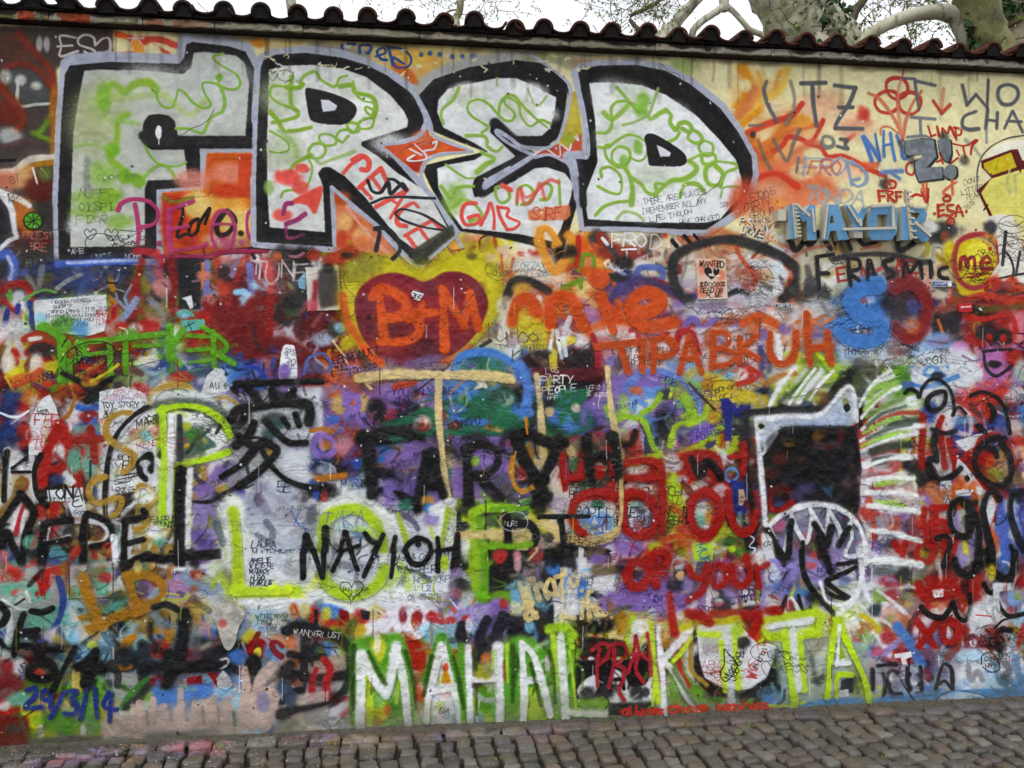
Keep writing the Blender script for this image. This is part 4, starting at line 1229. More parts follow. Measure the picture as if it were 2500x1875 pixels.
draw(T8, """
f ccc39c 50 .95: 480,300 2212,300 2212,700 1700,800 1480,840 860,800 700,900 560,900 480,800
b c89870 60 40 .7 1: 1100,520 800,500 1480,680
b d0a080 120 70 .6 1.2: 250,60 180,320
b c84a28 90 100 .8 1.2: 20,160 60,60
b d08a40 60 40 .8 1: 320,140
s c87a40 40 .7 .8: 60,300 200,380 350,480
t 4a2c24 60 6 -12 .2 .8: 85,70 51005
t 4a2c24 66 6 -12 .2 .8: 40,150 DIRTY
t 4a2c24 56 6 -12 .2 .8: 90,220 GROUP
t 4a2c24 46 6 -8 .2 .8: 150,260 was
t 4a2c24 46 6 -8 .2 .8: 180,310 here
t 28221e 60 18 8 .2 .6: 28,265 P.S. I
t D8D8D8 60 12 8 .2 1: 24,258 P.S. I
t 28221e 56 16 12 .2 .7: 44,328 LOVE
t D8D8D8 56 12 12 .2 1: 38,322 LOVE
t D8D8D8 60 12 24 .2 1: 225,340 YOKO
% black word under relief sign
s 26262a 60 .35: 400,420 450,510 520,440 560,470 620,380
l 26262a 40 .35: 640,390 720,500
l 26262a 40 .35: 740,400 760,500
s 26262a 50 .35: 830,400 870,500
s 26262a 44 .35: 900,380 980,470 1070,440
s 26262a 60 .4: 1230,420 1250,510 1340,470 1380,430
b 2c2c30 170 70 .9: 1560,350 1500,400
b b85028 40 40 .6: 1600,400
b d08a20 50 40 .7 1: 790,500
s c06a50 30 .6 .8: 430,560 550,500 700,470
s c06a50 30 .6 .8: 960,500 1100,470
b d0d0cc 70 50: 1490,330
@graffiti_tag|red painted word with dots above the relief letters
l b03428 26 .2: 1085,50 1095,130
l b03428 22 .2: 1085,55 1150,50
l b03428 20 .2: 1090,95 1135,92
s b03428 22 .2: 1160,130 1160,60 1200,65 1170,95 1210,135
l b03428 22 .2: 1220,60 1225,130
l b03428 20 .2: 1220,60 1265,60
l b03428 20 .2: 1220,95 1260,95
l b03428 22 .2: 1290,60 1295,130
@graffiti_tag|red painted name with a small ring above and below it
s b03428 24 .25: 1610,90 1585,110 1600,130 1635,125 1635,95 1610,90
s b03428 24 .25: 1640,265 1620,285 1635,305 1665,295 1665,270 1640,265
l b03428 26 .25: 1545,160 1550,250
l b03428 22 .25: 1545,165 1590,155
l b03428 20 .25: 1550,205 1590,200
l b03428 22 .25: 1550,250 1595,235
s b03428 24 .25: 1665,160 1620,165 1625,200 1665,215 1640,245 1610,240
s b03428 24 .25: 1680,250 1700,165 1740,245
l b03428 18 .25: 1690,215 1735,212
b b03428 12 12: 1520,228 1765,212
@
s b03428 26 .4: 1420,60 1460,140 1470,40
s b03428 22 .4: 1340,100 1380,80 1420,90
t 4a4640 34 5 -40 .2 .9: 1740,180 2013
f d8d8d4 40: 660,600 820,600 820,780 640,790
@graffiti_word|black capitals on the cream plaster under the relief letters
l 2a2a2c 40 .3: 610,570 625,800
l 2a2a2c 36 .3: 610,560 740,540
l 2a2a2c 34 .3: 620,690 700,690
s 2a2a2c 40 .3: 850,560 870,780
s 2a2a2c 38 .3: 840,570 930,580 940,650 860,680 930,740
s 2a2a2c 36 .3: 1000,730 1010,590 1050,690
s 2a2a2c 40 .3: 1190,580 1130,600 1150,650 1200,690 1160,720
l 2a2a2c 38 .3: 1270,590 1300,720
s 2a2a2c 36 .3: 1300,600 1330,680 1400,600 1420,720
s 2a2a2c 36 .3: 1490,600 1500,720 1490,750
s 2a2a2c 38 .3: 1610,640 1560,660 1560,710 1620,730
@
s 3a3a3a 50 .5: 740,580 900,550 1080,540 1250,560 1400,600 1480,600
l b03028 26 .2: 765,650 780,750
l b03028 22 .2: 765,650 830,640
l b03028 22 .2: 770,700 825,690
l b03028 22 .2: 780,750 840,740
s b03028 24 .2: 955,690 965,645 990,690
t b03028 90 22 4 .3: 1145,580 LIMP
t b03028 80 22 6 .3: 1160,660 BIZKIT
s 3c3e3c 60 .6 .8: 540,640 560,760 520,850 420,830
s 3c3e3c 60 .6 .8: 420,830 500,930
b 4a3438 70 50 .8: 1190,690
f 26262e 4: 1000,690 1080,675 1085,740 1000,750
@graffiti_letter|pale grey rounded M outline on cream plaster
s 9a9c9a 26 .4: 1510,590 1520,480 1580,490 1590,560 1610,480 1630,560
@
% yellow me face
b c8b810 60 90 1 .9: 1640,530
@graffiti_drawing|yellow ball with a dark red ring and the word me
F c8b80c 30: 1690,480 1800,420 1920,440 2000,560 1990,690 1900,790 1900,860 1720,860 1680,740 1650,620
F d8cc30 30: 1780,470 1900,450 1960,540 1900,640 1780,640
s 9a2c34 42 .5: 1690,480 1740,420 1840,390 1940,400 2000,480 2015,600 1980,700 1900,780 1800,800 1710,740 1670,620 1690,480
@
b c88c30 60 60 .7: 1950,420
@graffiti_letter|red lettering on the yellow ball
s 9a2420 36 .25: 1715,655 1720,580 1750,570 1770,640 1780,580 1820,570 1830,660
s 9a2420 36 .25: 1870,610 1950,600 1920,560 1880,600 1890,660 1960,650
b 9a2420 16 16: 1945,500
@
s 9a2420 20 .25: 1790,690 1850,695 1905,682
s 9a2420 18 .25: 1770,720 1830,715 1880,705
t 3c3a10 50 7 -60 .2: 1850,530 Io Team
x K 10 6 .7: 1680,560 1900,800
% white writing right edge
f d4d0c4 10: 1930,250 2020,230 2130,240 2190,480 2240,600 2400,700 2400,780 1930,740 2020,600 2000,400
l 30323a 30 .3: 2070,370 2045,620
l 30323a 30 .3: 2180,520 2150,690
s 30323a 22 .3: 2060,520 2100,560 2130,650 2120,730
s 30323a 20 .3: 1960,740 2100,710 2212,690
b 30343c 60 50: 1950,330
x K 10 5 .7: 1960,260 2180,600
s 30323a 20 .3: 1980,780 1940,850 2080,800 2000,880 2212,840
l K 14 .3: 1900,200 1930,160
% big blue S and dark red O
s b83424 60 .5: 1700,900 1900,860 2100,890 2212,880
s b83424 60 .5: 1650,800 1640,900
b d0c8b0 90 60: 1560,830 1440,760
b c03018 70 60: 2110,770 1980,760
f 5a5620 30 .9: 1830,930 2212,930 2212,960 1840,1000
b 28262a 120 80: 1600,1080 1200,900
b 38343a 90 130: 1250,950 1300,880
@graffiti_letter|large red ring shaped letter beside the blue S
s 861c20 120 .45: 1210,800 1330,760 1440,860 1450,1020 1400,1150 1320,1190 1210,1110
@
b 4a4a88 60 60 .8: 1360,940
f d0d4d4 30 .8: 900,880 1060,850 1060,910 960,930
b a82c28 30 30: 970,890
b c05818 60 60: 1350,1100 860,1180 1000,1180
@graffiti_letter|large bright blue letter S on the wall
s 447cc4 150 .4: 1080,780 960,790 880,870 890,960 1000,1040 1110,1100 1100,1180 980,1220 860,1200 790,1140
@
t 2c1c14 56 7 -4 .2: 800,1110 SCRIVIMILANO
l 2c1c14 7 .2: 800,1135 1040,1105
t 2c1c14 46 7 0 .2: 840,1150 PIES 2014
b 3a3c40 60 90 .9: 660,860 560,800
x K 8 6 .7: 560,940 700,1100
b c0c0c0 130 90 .8: 520,1000 640,980
@graffiti_letter|orange capital U of the second orange row
s c84a10 66 .3: 250,1150 250,1300 300,1380 380,1380 440,1290 450,1150
@graffiti_letter|tall orange capital H ending the second orange row
s c84a10 66 .3: 530,1010 540,1180 560,1390
s c84a10 66 .3: 690,1150 700,1250 720,1380
l c84a10 56 .3: 550,1270 720,1250
@
s c84a10 70 .5: 40,1080 120,1030 220,1040 340,1110
b c84a10 60 60: 120,1100
s W 50 .5: 310,1180 330,1340
b 6c60b0 50 50: 200,1160 370,1120 620,1150
b b82818 60 60: 1580,1150 2040,1080 2100,1180
b c8a010 40 60: 1850,1100
b c04018 40 50: 1800,1050
f 2a282a 30 .95: 1520,980 1700,960 1720,1200 1620,1250 1500,1200
s c05818 30 .4: 1550,1050 1590,1170
f 26262a 24 .9: 1830,1080 1980,1060 2120,1140 2120,1230 1980,1240 1840,1180
s b82018 50 .4: 1760,1020 1900,1040 2100,1010 2150,1130
b b82018 30 30: 1940,1180 2050,1190
f b03030 3: 1700,920 1800,915 1800,985 1702,985
b 6c9cd4 120 70: 1560,1210 1420,1290
b b874b0 70 50: 1720,1260
b c8d0d8 170 110: 1480,1390 1700,1380
t 2a2e34 56 8 -6 .2: 1420,1340 UOGIN
s 5a8cc4 36 .4: 1460,1450 1500,1410 1520,1450 1480,1500 1460,1470
s 5a8cc4 30 .4: 1620,1410 1640,1490
b b06ab0 110 90: 1970,1340 1990,1460
s 2a2630 26 .3: 1900,1290 2000,1280 2110,1270
s 2a2630 30 .4: 1900,1300 1920,1420 2000,1480 2120,1400
b K 60 30: 1980,1390
b a02820 50 60: 2150,1330
b 9ab4a8 60 90: 2190,1440
b a0c43c 60 40 .8: 740,1420 820,1400
x K 18 6 .8: 820,1210 1300,1390
f c0c8cc 20 .6: 760,1230 1320,1250 1320,1400 800,1400
t 2c3440 46 7 -3 .2: 835,1230 INDEPENDENCIA
t 2c3440 46 7 -4 .2: 815,1275 THOMAS VERO E ROMA
""")
# ---- third band
draw(T9, """
b 14306c 90 110: 40,560 60,300
b c8c010 110 50: 160,60
b c85818 130 40 .8: 220,80
s b84818 60 .4: 120,140 240,80 330,20
b b82818 60 30: 400,130
s 4a8c14 60 .4: 440,180 560,80 560,-60
s K 50 .4: 520,40 640,100 740,180 800,240
s K 60 .4: 720,270 800,170 900,100 1000,80
b b84a10 90 60: 570,180
b c03018 60 40: 680,220
b c8a818 60 40: 740,120
b K 100 80 .8: 780,230
b 7a9a50 70 50 .8: 1020,100 1160,80
s 2c58b0 60 .4: 650,320 740,340 820,310
b 8a1c20 90 50: 740,400
s 3c66b8 40 .4: 790,420 760,480 820,560
b c07018 60 60 .8: 250,240 270,520
s a06410 40 .4: 620,230 600,320 560,390 520,420
b W 70 70 .8: 150,1040 130,760
s D4DCE8 22 .4: 0,370 80,400 160,400 240,350
% white tongue patches with writing
@painted_patch|white painted tongue shape with red initials at the left
f c8ccd2 6: 415,210 350,250 290,340 250,440 235,560 240,720 330,720 390,640 480,560 500,440 470,320
@
f c0c4c8 5 .9: 1655,250 1680,170 1720,60 1780,0 1840,0 1880,80 1900,180 1800,230
t K 50 7 0: 1740,120 All the
@painted_patch|tall white painted patch covered in pen notes
f c8ccd2 5: 825,195 900,170 1020,155 1120,170 1210,210 1240,300 1130,420 1010,560 930,640 850,620 822,400
@
f d05040 20 .9: 830,440 960,330 1010,290 900,370 840,470
t a86070 46 6 -4 .2: 940,170 PRAGA 2013
t b07080 36 6 -3 .2: 860,225 FREEN ALLIANCE
t K 46 8 0: 850,280 TOY STORY 2
t K 44 8 0: 865,335 WAS
t K 44 8 0: 860,370 OKAY
t b0203c 100 14 0: 285,380 FBE
s b0203c 10 .2: 380,600 440,520 400,620
t b0304c 80 9 0: 270,580 TUNI
x R 10 5 .5: 250,480 480,600
t K 30 6 0: 310,330 Love
t K 30 6 0: 320,360 Peru
% big red A
b a2140a 60 100: 200,560
@graffiti_letter|big red letter A under the white tongue patch
s a2140a 110 .35: 480,500 420,640 370,800 350,960
s a2140a 110 .35: 500,470 560,640 610,800 650,1010
s a2140a 90 .35: 390,850 500,820 590,780
@
f c8ccd0 20: 470,880 560,840 640,940 600,980 520,950
b c8c8cc 50 60: 490,690
b 203a68 60 50: 470,920
s c8ccd0 60 .5: 60,680 70,850 80,1100
s c8ccd0 60 .5: 260,740 250,900 290,1080 330,1110
@graffiti_letter|black capital H with white shadow at the left edge
s K 46 .3: 60,690 40,850 30,1100
s K 46 .3: 340,720 290,830 290,960 320,1070 390,1140
l K 36 .3: 100,860 250,860
l K 30 .3: 100,830 220,740
@
b 7a4a1a 50 60: 190,960
s 8a6420 90 .4: 170,960 130,1080 60,1160 0,1220
b K 70 60: 360,1160
b c8b010 60 30: 450,1190
b b83018 50 60: 450,1180 330,1200
% TONA patch
f c8ccd2 5: 390,1010 690,985 690,1060 720,1170 690,1290 620,1290 560,1100 400,1105
t K 110 20 -2 .2: 375,985 TONA
t 28303a 36 5 0: 410,1075 DIDI DKI
s K 10 .2: 650,1090 600,1120 620,1150 680,1140
t 3a5060 40 6 0: 610,1170 sonal
t b03020 44 6 0: 620,1235 MAN
b T 60 110: 740,800 620,760
s 8c1a10 66 .3: 640,600 850,585
s 8c1a10 66 .3: 750,500 790,770
l 1c3050 26 .3: 750,770 745,1000
b 243a70 50 50: 780,1030
% white arch with black edge
s d0d4da 130 .5: 880,1150 900,800 990,560 1150,420 1330,320
f d0d4da 20: 930,620 1060,480 1300,470 1300,1000 900,1050
@graffiti_letter|black and white arch shape left of the yellow-green letter P
s K 46 .3: 880,1290 870,1080 900,750 970,550 1100,400 1250,310 1330,290
@
b c0706a 60 50 .8: 1130,540 1290,520
b 40a0a0 50 60 .7: 1200,560
t a02838 50 7 -10: 1130,620 MENE
s K 70 .35: 1150,790 1240,720 1250,850
s K 56 .35: 1150,800 1170,880 1210,920
b c8ccd0 40 30: 1200,790
t K 60 12 0: 975,700 ene
t K 70 13 0: 960,780 YESY
t 4a4a4a 60 6 0 .2 .8: 1060,520 10
l K 8: 960,890 1160,865
l K 8: 950,930 1150,890
l K 8: 950,965 1080,935
t K 40 6 0: 930,970 Love is
t K 36 6 -6: 960,1010 the strongest
t 282828 60 10 -16 .25: 1120,440 MARTST
t 282828 40 7 -16 .25: 1260,390 I 52 KM
x K 16 5 .6: 840,420 1000,1000
% gold curls
@graffiti_scroll|metallic gold looping scroll lines at the left of the yellow-green P
s a8822a 60 .3: 1250,280 1290,200 1380,150 1500,140 1590,180 1590,290
s a8822a 60 .3: 1080,370 1000,370 910,420 880,500 900,580 960,630 1050,680 1110,730 1080,820 1020,860
s a8822a 56 .3: 870,900 780,930 740,1010 760,1090 830,1120 950,1080 1010,1090 990,1180 930,1230
s a8822a 52 .3: 1130,1060 1160,970 1240,1000 1290,1080 1200,1160
s a8822a 54 .3: 1060,1300 1120,1340 1200,1320 1220,1250
s a8822a 54 .3: 1690,850 1690,920 1600,960 1570,1040 1640,1060 1700,1030
s a8822a 50 .3: 1780,1010 1850,1000 1830,1050
s a8822a 56 .3: 1590,1180 1680,1180 1700,1280 1640,1380 1580,1440
s a8822a 54 .3: 1190,1500 1210,1420 1290,1410 1270,1560 1260,1650
s a8822a 50 .3: 1370,1560 1400,1480 1430,1490
s a8822a 50 .3: 1720,1560 1730,1440 1790,1400
@
s b09040 40 .5 .9: 1780,260 1860,240 1930,270 1990,310
d a8822a 10 40 160 9: 850,1120 1300,1500
% lime P
s c8d0d0 120 .6: 1300,260 1480,230 1700,250 1850,380
s 3a4650 70 .7 .8: 1300,300 1480,270 1700,290 1870,400 1960,560
f d2d6d6 20: 1350,380 1500,350 1700,380 1880,560 1840,660 1500,770 1420,760 1400,900 1440,1200 1360,1250
F 46685c 20 .95: 1500,470 1600,480 1720,560 1800,640 1740,670 1500,750
b 3c8a24 50 60: 1600,560
b c8a018 30 30: 1550,650
b b0b820 50 40: 1540,480
s 2a3038 60 .5: 1490,400 1490,600 1490,750
@graffiti_letter|tall yellow-green capital P with white core
s a8d410 70 .35: 1350,330 1355,600 1370,900 1350,1100 1360,1300
s a8d410 60 .35: 1320,350 1500,310 1700,340 1860,450 1910,560
s a8d410 66 .35: 1900,690 1760,740 1600,780 1480,830 1450,950 1460,1150 1460,1280
l a8d410 60 .4: 1330,1280 1540,1270
s d8dcdc 50 .5: 1420,400 1420,700 1410,1000 1410,1230
@
s 28303a 50 .5: 1500,860 1500,1100 1510,1300
t 3a4060 54 9 0: 1245,1230 FABRIGI
t 3a4060 46 8 0: 1270,1275 MIGNIER
t 3a3a50 36 5 -20: 1720,470 Amicizia
x K 12 5 .5: 1560,380 1860,560
x R 5 5 .5: 1360,560 1480,720
% black characters
s 28282c 50 .4: 1580,860 1720,990 1880,1120
s K 60 .35: 1580,1120 1700,1120 1850,1050 2000,970 2212,840
s 3c3844 40 .5: 1600,1000 1650,1000
b P 90 70: 1820,880 1700,1020
b 4a40a0 50 60: 2000,1030
t 2c2c50 36 6 -6: 1720,930 JAVIERA
f 8070b0 20: 1600,1120 1800,1130 1800,1420 1700,1500 1600,1450
b 5a4a98 70 60: 1620,1380 1720,1460
f c4c8ce 20: 1800,1120 2212,1080 2212,1650 1840,1650
b b8c0d0 120 120 .8: 2100,1200
b a8bc18 70 180 .95 .6: 1960,1400 1950,1300
b 4a8c20 40 90: 2000,1500
t 607080 26 4 0: 1820,1150 SUSANA 13
% left black letters, second row: N E P E
s d4d4d8 90 .5: 140,1130 120,1300 60,1340
f d0d0d4 20: 120,1130 240,1180 200,1330 120,1560
s b82430 40 .5: 200,1120 160,1240 130,1380
@graffiti_letter|black capital N at the left edge of the third row
s K 70 .3: 0,1300 80,1180 170,1060
s K 70 .3: 170,1040 240,1130 280,1210 210,1400 180,1650
s K 66 .3: 0,1450 50,1360 90,1440 180,1620
@graffiti_letter|first black capital E with white core at the left
s d0d2d6 50 .5: 400,1300 390,1450 570,1400
s K 70 .35: 370,1310 350,1450 340,1640
s K 60 .35: 390,1290 480,1270 590,1255
s K 60 .35: 370,1460 470,1440 570,1420
@graffiti_letter|black capital P with white core at the left
s d0d2d6 60 .5: 730,1260 850,1290 900,1370 850,1440 740,1450
s K 70 .35: 710,1230 690,1400 690,1650
s K 60 .35: 720,1210 800,1230 900,1290 930,1380 880,1450 760,1480
@graffiti_letter|second black capital E with white core at the left
s d0d2d6 60 .5: 1060,1280 1080,1440 1070,1560 1220,1560
s K 70 .35: 1040,1260 1030,1450 1030,1650
s K 60 .35: 1030,1270 1140,1250 1210,1220 1190,1180
l K 60 .35: 1040,1460 1190,1420
s K 66 .35: 1230,1550 1120,1590 1050,1650
@
b 8a6e2a 60 50: 790,1390
b T 60 60: 250,1450 1330,1420
b b82818 50 60: 900,1500 620,1500
b 243c70 60 40: 60,1570
s W 50 .4: 940,1400 960,1600
b W 90 60 .9: 1200,1060 1300,1360
% black long base under P
s K 90 .35: 1230,1570 1400,1580 1600,1560 1820,1540
s K 110 .4: 1500,850 1500,1200 1490,1500 1490,1640
s d0d2d6 60 .5: 1580,840 1560,1200 1560,1480
""")
draw(T10, """
f c0c6ce 40: -10,240 200,180 640,140 640,500 540,620 500,1060 700,1120 1000,1040 1200,1200 1400,1300 1700,1120 1740,1640 -200,1640 -210,1180 -10,1100 20,700
s d2d8dc 200 .5: -100,1140 -70,1400 -60,1640
@graffiti_letter|yellow-green capital L with white edges left of a list of names
s a4c014 110 .45: -110,1190 -80,1400 -70,1660 -60,1830
l b0d418 100 .35: -90,1840 340,1830
@
b 9aa4b4 140 120 .8 1.2: 150,1250 350,1100 300,1500 1350,1550
b 8088a0 70 90 .7 1.2: 120,1000 60,1130 540,1330
b 364038 120 60: 240,430
b 3a605c 60 60: 250,470 190,540
% black character
@graffiti_character|large black brushed character with long sweeping tail strokes
s K 60 .4: -80,130 200,120 450,110 630,110
s K 70 .45: 30,170 80,240 120,280
s K 70 .45: 220,180 250,280
s K 70 .45: 390,180 330,270
s K 80 .4: -120,420 -60,340 150,310 350,290 500,290 530,360 520,440
s K 56 .45: 170,440 260,540 360,620 500,620
s K 56 .45: 310,420 350,480
s K 50 .45: 410,380 440,470
s K 70 .4: 60,460 20,560 -80,640
s K 70 .4: -60,560 50,640 180,630 250,680 200,760 80,880 -60,980
s K 70 .35: -20,780 100,640 150,600
s K 50 .35: 140,690 220,820 330,920 480,980 640,990
s K 56 .4: 60,700 -40,800 -200,900
@
b 1a1a1c 120 50 .8: 300,230
b 1c1c1e 130 60: 640,1030 560,1060
b b88a28 40 50 .8: 200,680
b 202024 40 60: 110,1080
t 20242c 80 11 0: 255,940 5B
t 3a6ac0 60 9 -14 .3 .7: 320,960 V
b a8b0bc 60 60: 420,1000
t 2a3030 34 5 -4: 250,1150 NATURALIZERIA
t 202020 36 6 -4: 500,1140 ULASTOI SCENAR
t 202020 44 7 -4: 875,1090 LIBERTE
s 4a6aa8 18 .3 .8: 370,1170 430,1290 500,1340
s 4a6aa8 14 .3 .8: 400,1300 460,1160 410,1270 500,1290
% dark middle field
b d04a10 110 60: 740,100 830,170
b P 140 90: 1240,190 900,380 780,220
b c8501c 60 50: 720,200 900,260
b 7a60b0 80 50: 1500,150
s b83018 60 .5: 1240,150 1400,110
b 3c6ac0 60 40: 730,420
b c0a050 60 80: 770,300 970,290
s P 50 .4: 870,260 820,300 850,220 920,240 930,330 870,330
s E 90 .4: 1150,470 1300,440 1420,400 1500,360 1560,440 1500,530 1380,540
b bc9c9c 70 60: 1470,450
b 8a2420 60 40: 1470,490
s H 60 .35: 1020,100 1200,60 1500,45 1800,50 2212,80
s 2c2c2e 60 .5: 1080,280 1130,420
b 1c1c20 80 100 .9: 1080,350
s P 60 .4: 590,560 560,660 620,730 720,700 720,600 640,560 590,560
b b06818 50 44 1 .4: 660,640
b c07a88 80 90: 820,640
s b06818 40 .4: 540,520 640,500 720,530
b 2a4ab0 70 60: 580,970 900,800 880,930
b 1a1a20 160 90: 700,840
b 9098ac 80 50: 660,840
l b06a14 60 .4: 590,920 820,890
b K 90 50: 640,1000
f 2a48b0 10 .9: 560,1000 620,1010 600,1100 560,1110
b b83030 30 60: 650,1070
t 202a60 56 11 -2: 790,930 MARIBORO
t 204a90 50 10 -2: 860,1000 SORAIA
% EARTH
b 1a1a1c 180 70 .8: 1150,560
b P 170 80 .9: 1450,680 1300,760
@graffiti_letter|black capital E of the black word in the middle
s K 110 .4: 980,560 1020,700 1040,900 1030,1080
s K 110 .45: 960,590 1150,560 1350,550
s K 90 .45: 1050,860 1200,880
s K 80 .4: 1050,1070 1120,1020 1260,1050 1420,1090
@graffiti_letter|black capital A of the black word in the middle
s K 110 .45: 1550,720 1500,880 1460,1020 1430,1170
s K 100 .45: 1560,700 1600,860 1680,1080
s K 80 .45: 1400,960 1560,980
@
b c0801c 70 40: 1500,1100
b 2a68b8 50 40: 1520,1160 1100,750
b 1e6a4c 70 50: 1330,1130 1250,560
b 6c54a8 60 70: 1390,990 1190,980
b P 190 60 .95: 1900,560
f P 30 .95: 1720,560 2150,560 2212,700 2212,1080 1720,1080
b 8a3030 60 50: 2170,610
@graffiti_letter|black capital R of the black word in the middle
s K 100 .4: 1840,690 1850,900 1850,1120
s K 100 .4: 1820,680 1950,630 2090,720 2090,820 1980,890 1870,900
s K 90 .4: 1950,920 2040,1020 2110,1080
@
b 8abf30 40 40 .9: 1900,770
t 282a48 60 10 0: 1690,570 COLLIE
f E 20 .95: 1640,300 1700,230 1900,210 2212,240 2212,560 1700,560
b 3a72c8 110 70: 1740,200 1880,170
s d0ccb8 40 .4: 1900,200 1950,130 1990,150
s 3c70c4 60 .4: 1720,400 1800,440 2100,450
b b06a20 60 30: 2050,490
b 7a2a2a 50 40: 1740,470
t 202c28 60 9 -10: 1990,230 DALILA CU
t 202c28 54 9 -10: 2010,280 MARINELLI
t 202c28 56 9 -16: 1670,470 FRANCHI
t 202c28 40 7 -6: 1750,290 DODO TI
t 202c28 50 9 0: 1620,170 Bene
t 26205a 60 9 -2 .25 .9: 1210,170 YOU ONLY LIVE
t 26205a 50 9 -2 .25 .9: 1240,240 ONCE
t 26205a 50 9 -2 .25 .9: 1230,310 TRY
t 26205a 50 9 -14: 870,380 MI
t 26205a 70 9 -14: 1210,770 Dara
t 26205a 44 8 -6: 1390,690 Krista
t 3a3220 46 8 -4: 1050,80 LOS BIOLOGOS DE CORDOBA
x K 24 6 .5: 1100,120 2200,560
@graffiti_letter|pale gold letter T drawn with a very long top bar
s d0b87c 92 .35: 930,80 1200,50 1600,55 2000,60 2212,90
s d0b87c 70 .35: 1600,90 1600,400 1630,700 1660,1000 1680,1090
@
f c8b070 8: 1000,110 1060,170 1030,180 960,90
% white clouds and LOVE
s c4cad2 90 .5: 540,1120 650,1150 850,1060 1000,1030
s d4d8dc 130 .5: 620,1400 700,1220 850,1130 1050,1160 1140,1280
b 404858 50 90 .7: 550,1220
@graffiti_letter|yellow-green ring letter O with white edges
s a8cc10 100 .4: 640,1360 680,1240 800,1180 960,1180 1080,1290
s 94b81c 80 .5: 1090,1290 1140,1450 1140,1640
s 8cae20 70 .5: 640,1380 620,1500 620,1650
@
b 5a88c4 50 60: 930,1370
t 5070b0 120 12 0 .3 .7: 640,1190 TAKA
t 40a0b0 50 7 -3 .2 .7: 700,1310 MACEDONIA
t 202020 50 8 -2: 1200,1180 ANGELA
b 7c68b0 80 60: 1180,1080 1560,1260
s d4d8dc 90 .5: 1220,1230 1290,1380 1350,1480
s d4d8dc 90 .5: 1680,1120 1640,1300 1600,1480
s d4d8dc 90 .5: 1560,1180 1700,1120
@graffiti_letter|thin yellow-green letter V with white edges
s 9ab428 44 .5: 1260,1210 1300,1330 1340,1450
s 9ab428 44 .5: 1680,1170 1660,1300 1620,1480
@
s 24242a 56 .6: 1770,1200 1760,1400 1760,1560
% green E of love
@graffiti_letter|thick green letter E with yellow-green edges
s 98c010 100 .4: 1880,1230 1900,1400 1920,1640
s 98c810 90 .4: 1880,1200 2000,1160 2212,1160
s 5c9c14 70 .5: 1940,1250 1960,1640
s 6ca410 60 .4: 1960,1490 2100,1470 2212,1470
@
b 3a3a48 90 50: 2080,1270
b c06a30 25 50: 2130,1240
l H 80 .4: 1780,1380 2212,1380
b 24242c 60 40: 1800,1310
l 1c1c1e 70 .4: 2160,1220 2170,1450
f 1c1a1c 12: 2010,1500 2300,1510 2300,1700 2030,1700
b c04030 70 40: 2110,1540
b c0c0c4 40 40: 2080,1600
l G 30 .4: 1240,1500 1250,1560
b c8e010 30 40: 1630,1620
% NAYIOH
@graffiti_letter|black capital N over the yellow-green ring
s K 66 .3: 500,1390 490,1500 480,1660
s K 56 .3: 500,1390 540,1480 580,1660
s K 64 .3: 660,1330 660,1450 640,1690
@graffiti_letter|black capital A over the yellow-green ring
s K 56 .3: 820,1360 790,1480 720,1690
s K 56 .3: 830,1370 870,1500 940,1680
l K 48 .3: 760,1530 940,1470
@graffiti_letter|black capital Y over the yellow-green ring
s K 56 .3: 990,1370 1040,1430 1100,1450
s K 56 .3: 1140,1380 1090,1480 1000,1640 960,1740
@graffiti_letter|black capital I right of the ring
s K 54 .3: 1240,1400 1220,1500 1200,1680
@graffiti_letter|black ring letter O right of the yellow-green ring
s K 50 .3: 1420,1410 1340,1470 1310,1570 1360,1640 1450,1640 1530,1560 1520,1450 1430,1410 1430,1460
@graffiti_letter|black capital H beside the green letter E
s K 50 .3: 1590,1410 1600,1520 1610,1690
s K 50 .3: 1760,1380 1740,1500 1720,1660
l K 46 .3: 1580,1520 1750,1490
@
t 1c2838 62 11 0 .25: 45,1430 LAURA
t 1c2838 60 11 0 .25: 45,1508 MATHILDE
t 1c2838 56 10 0 .25: 40,1575 AMELIE
""")
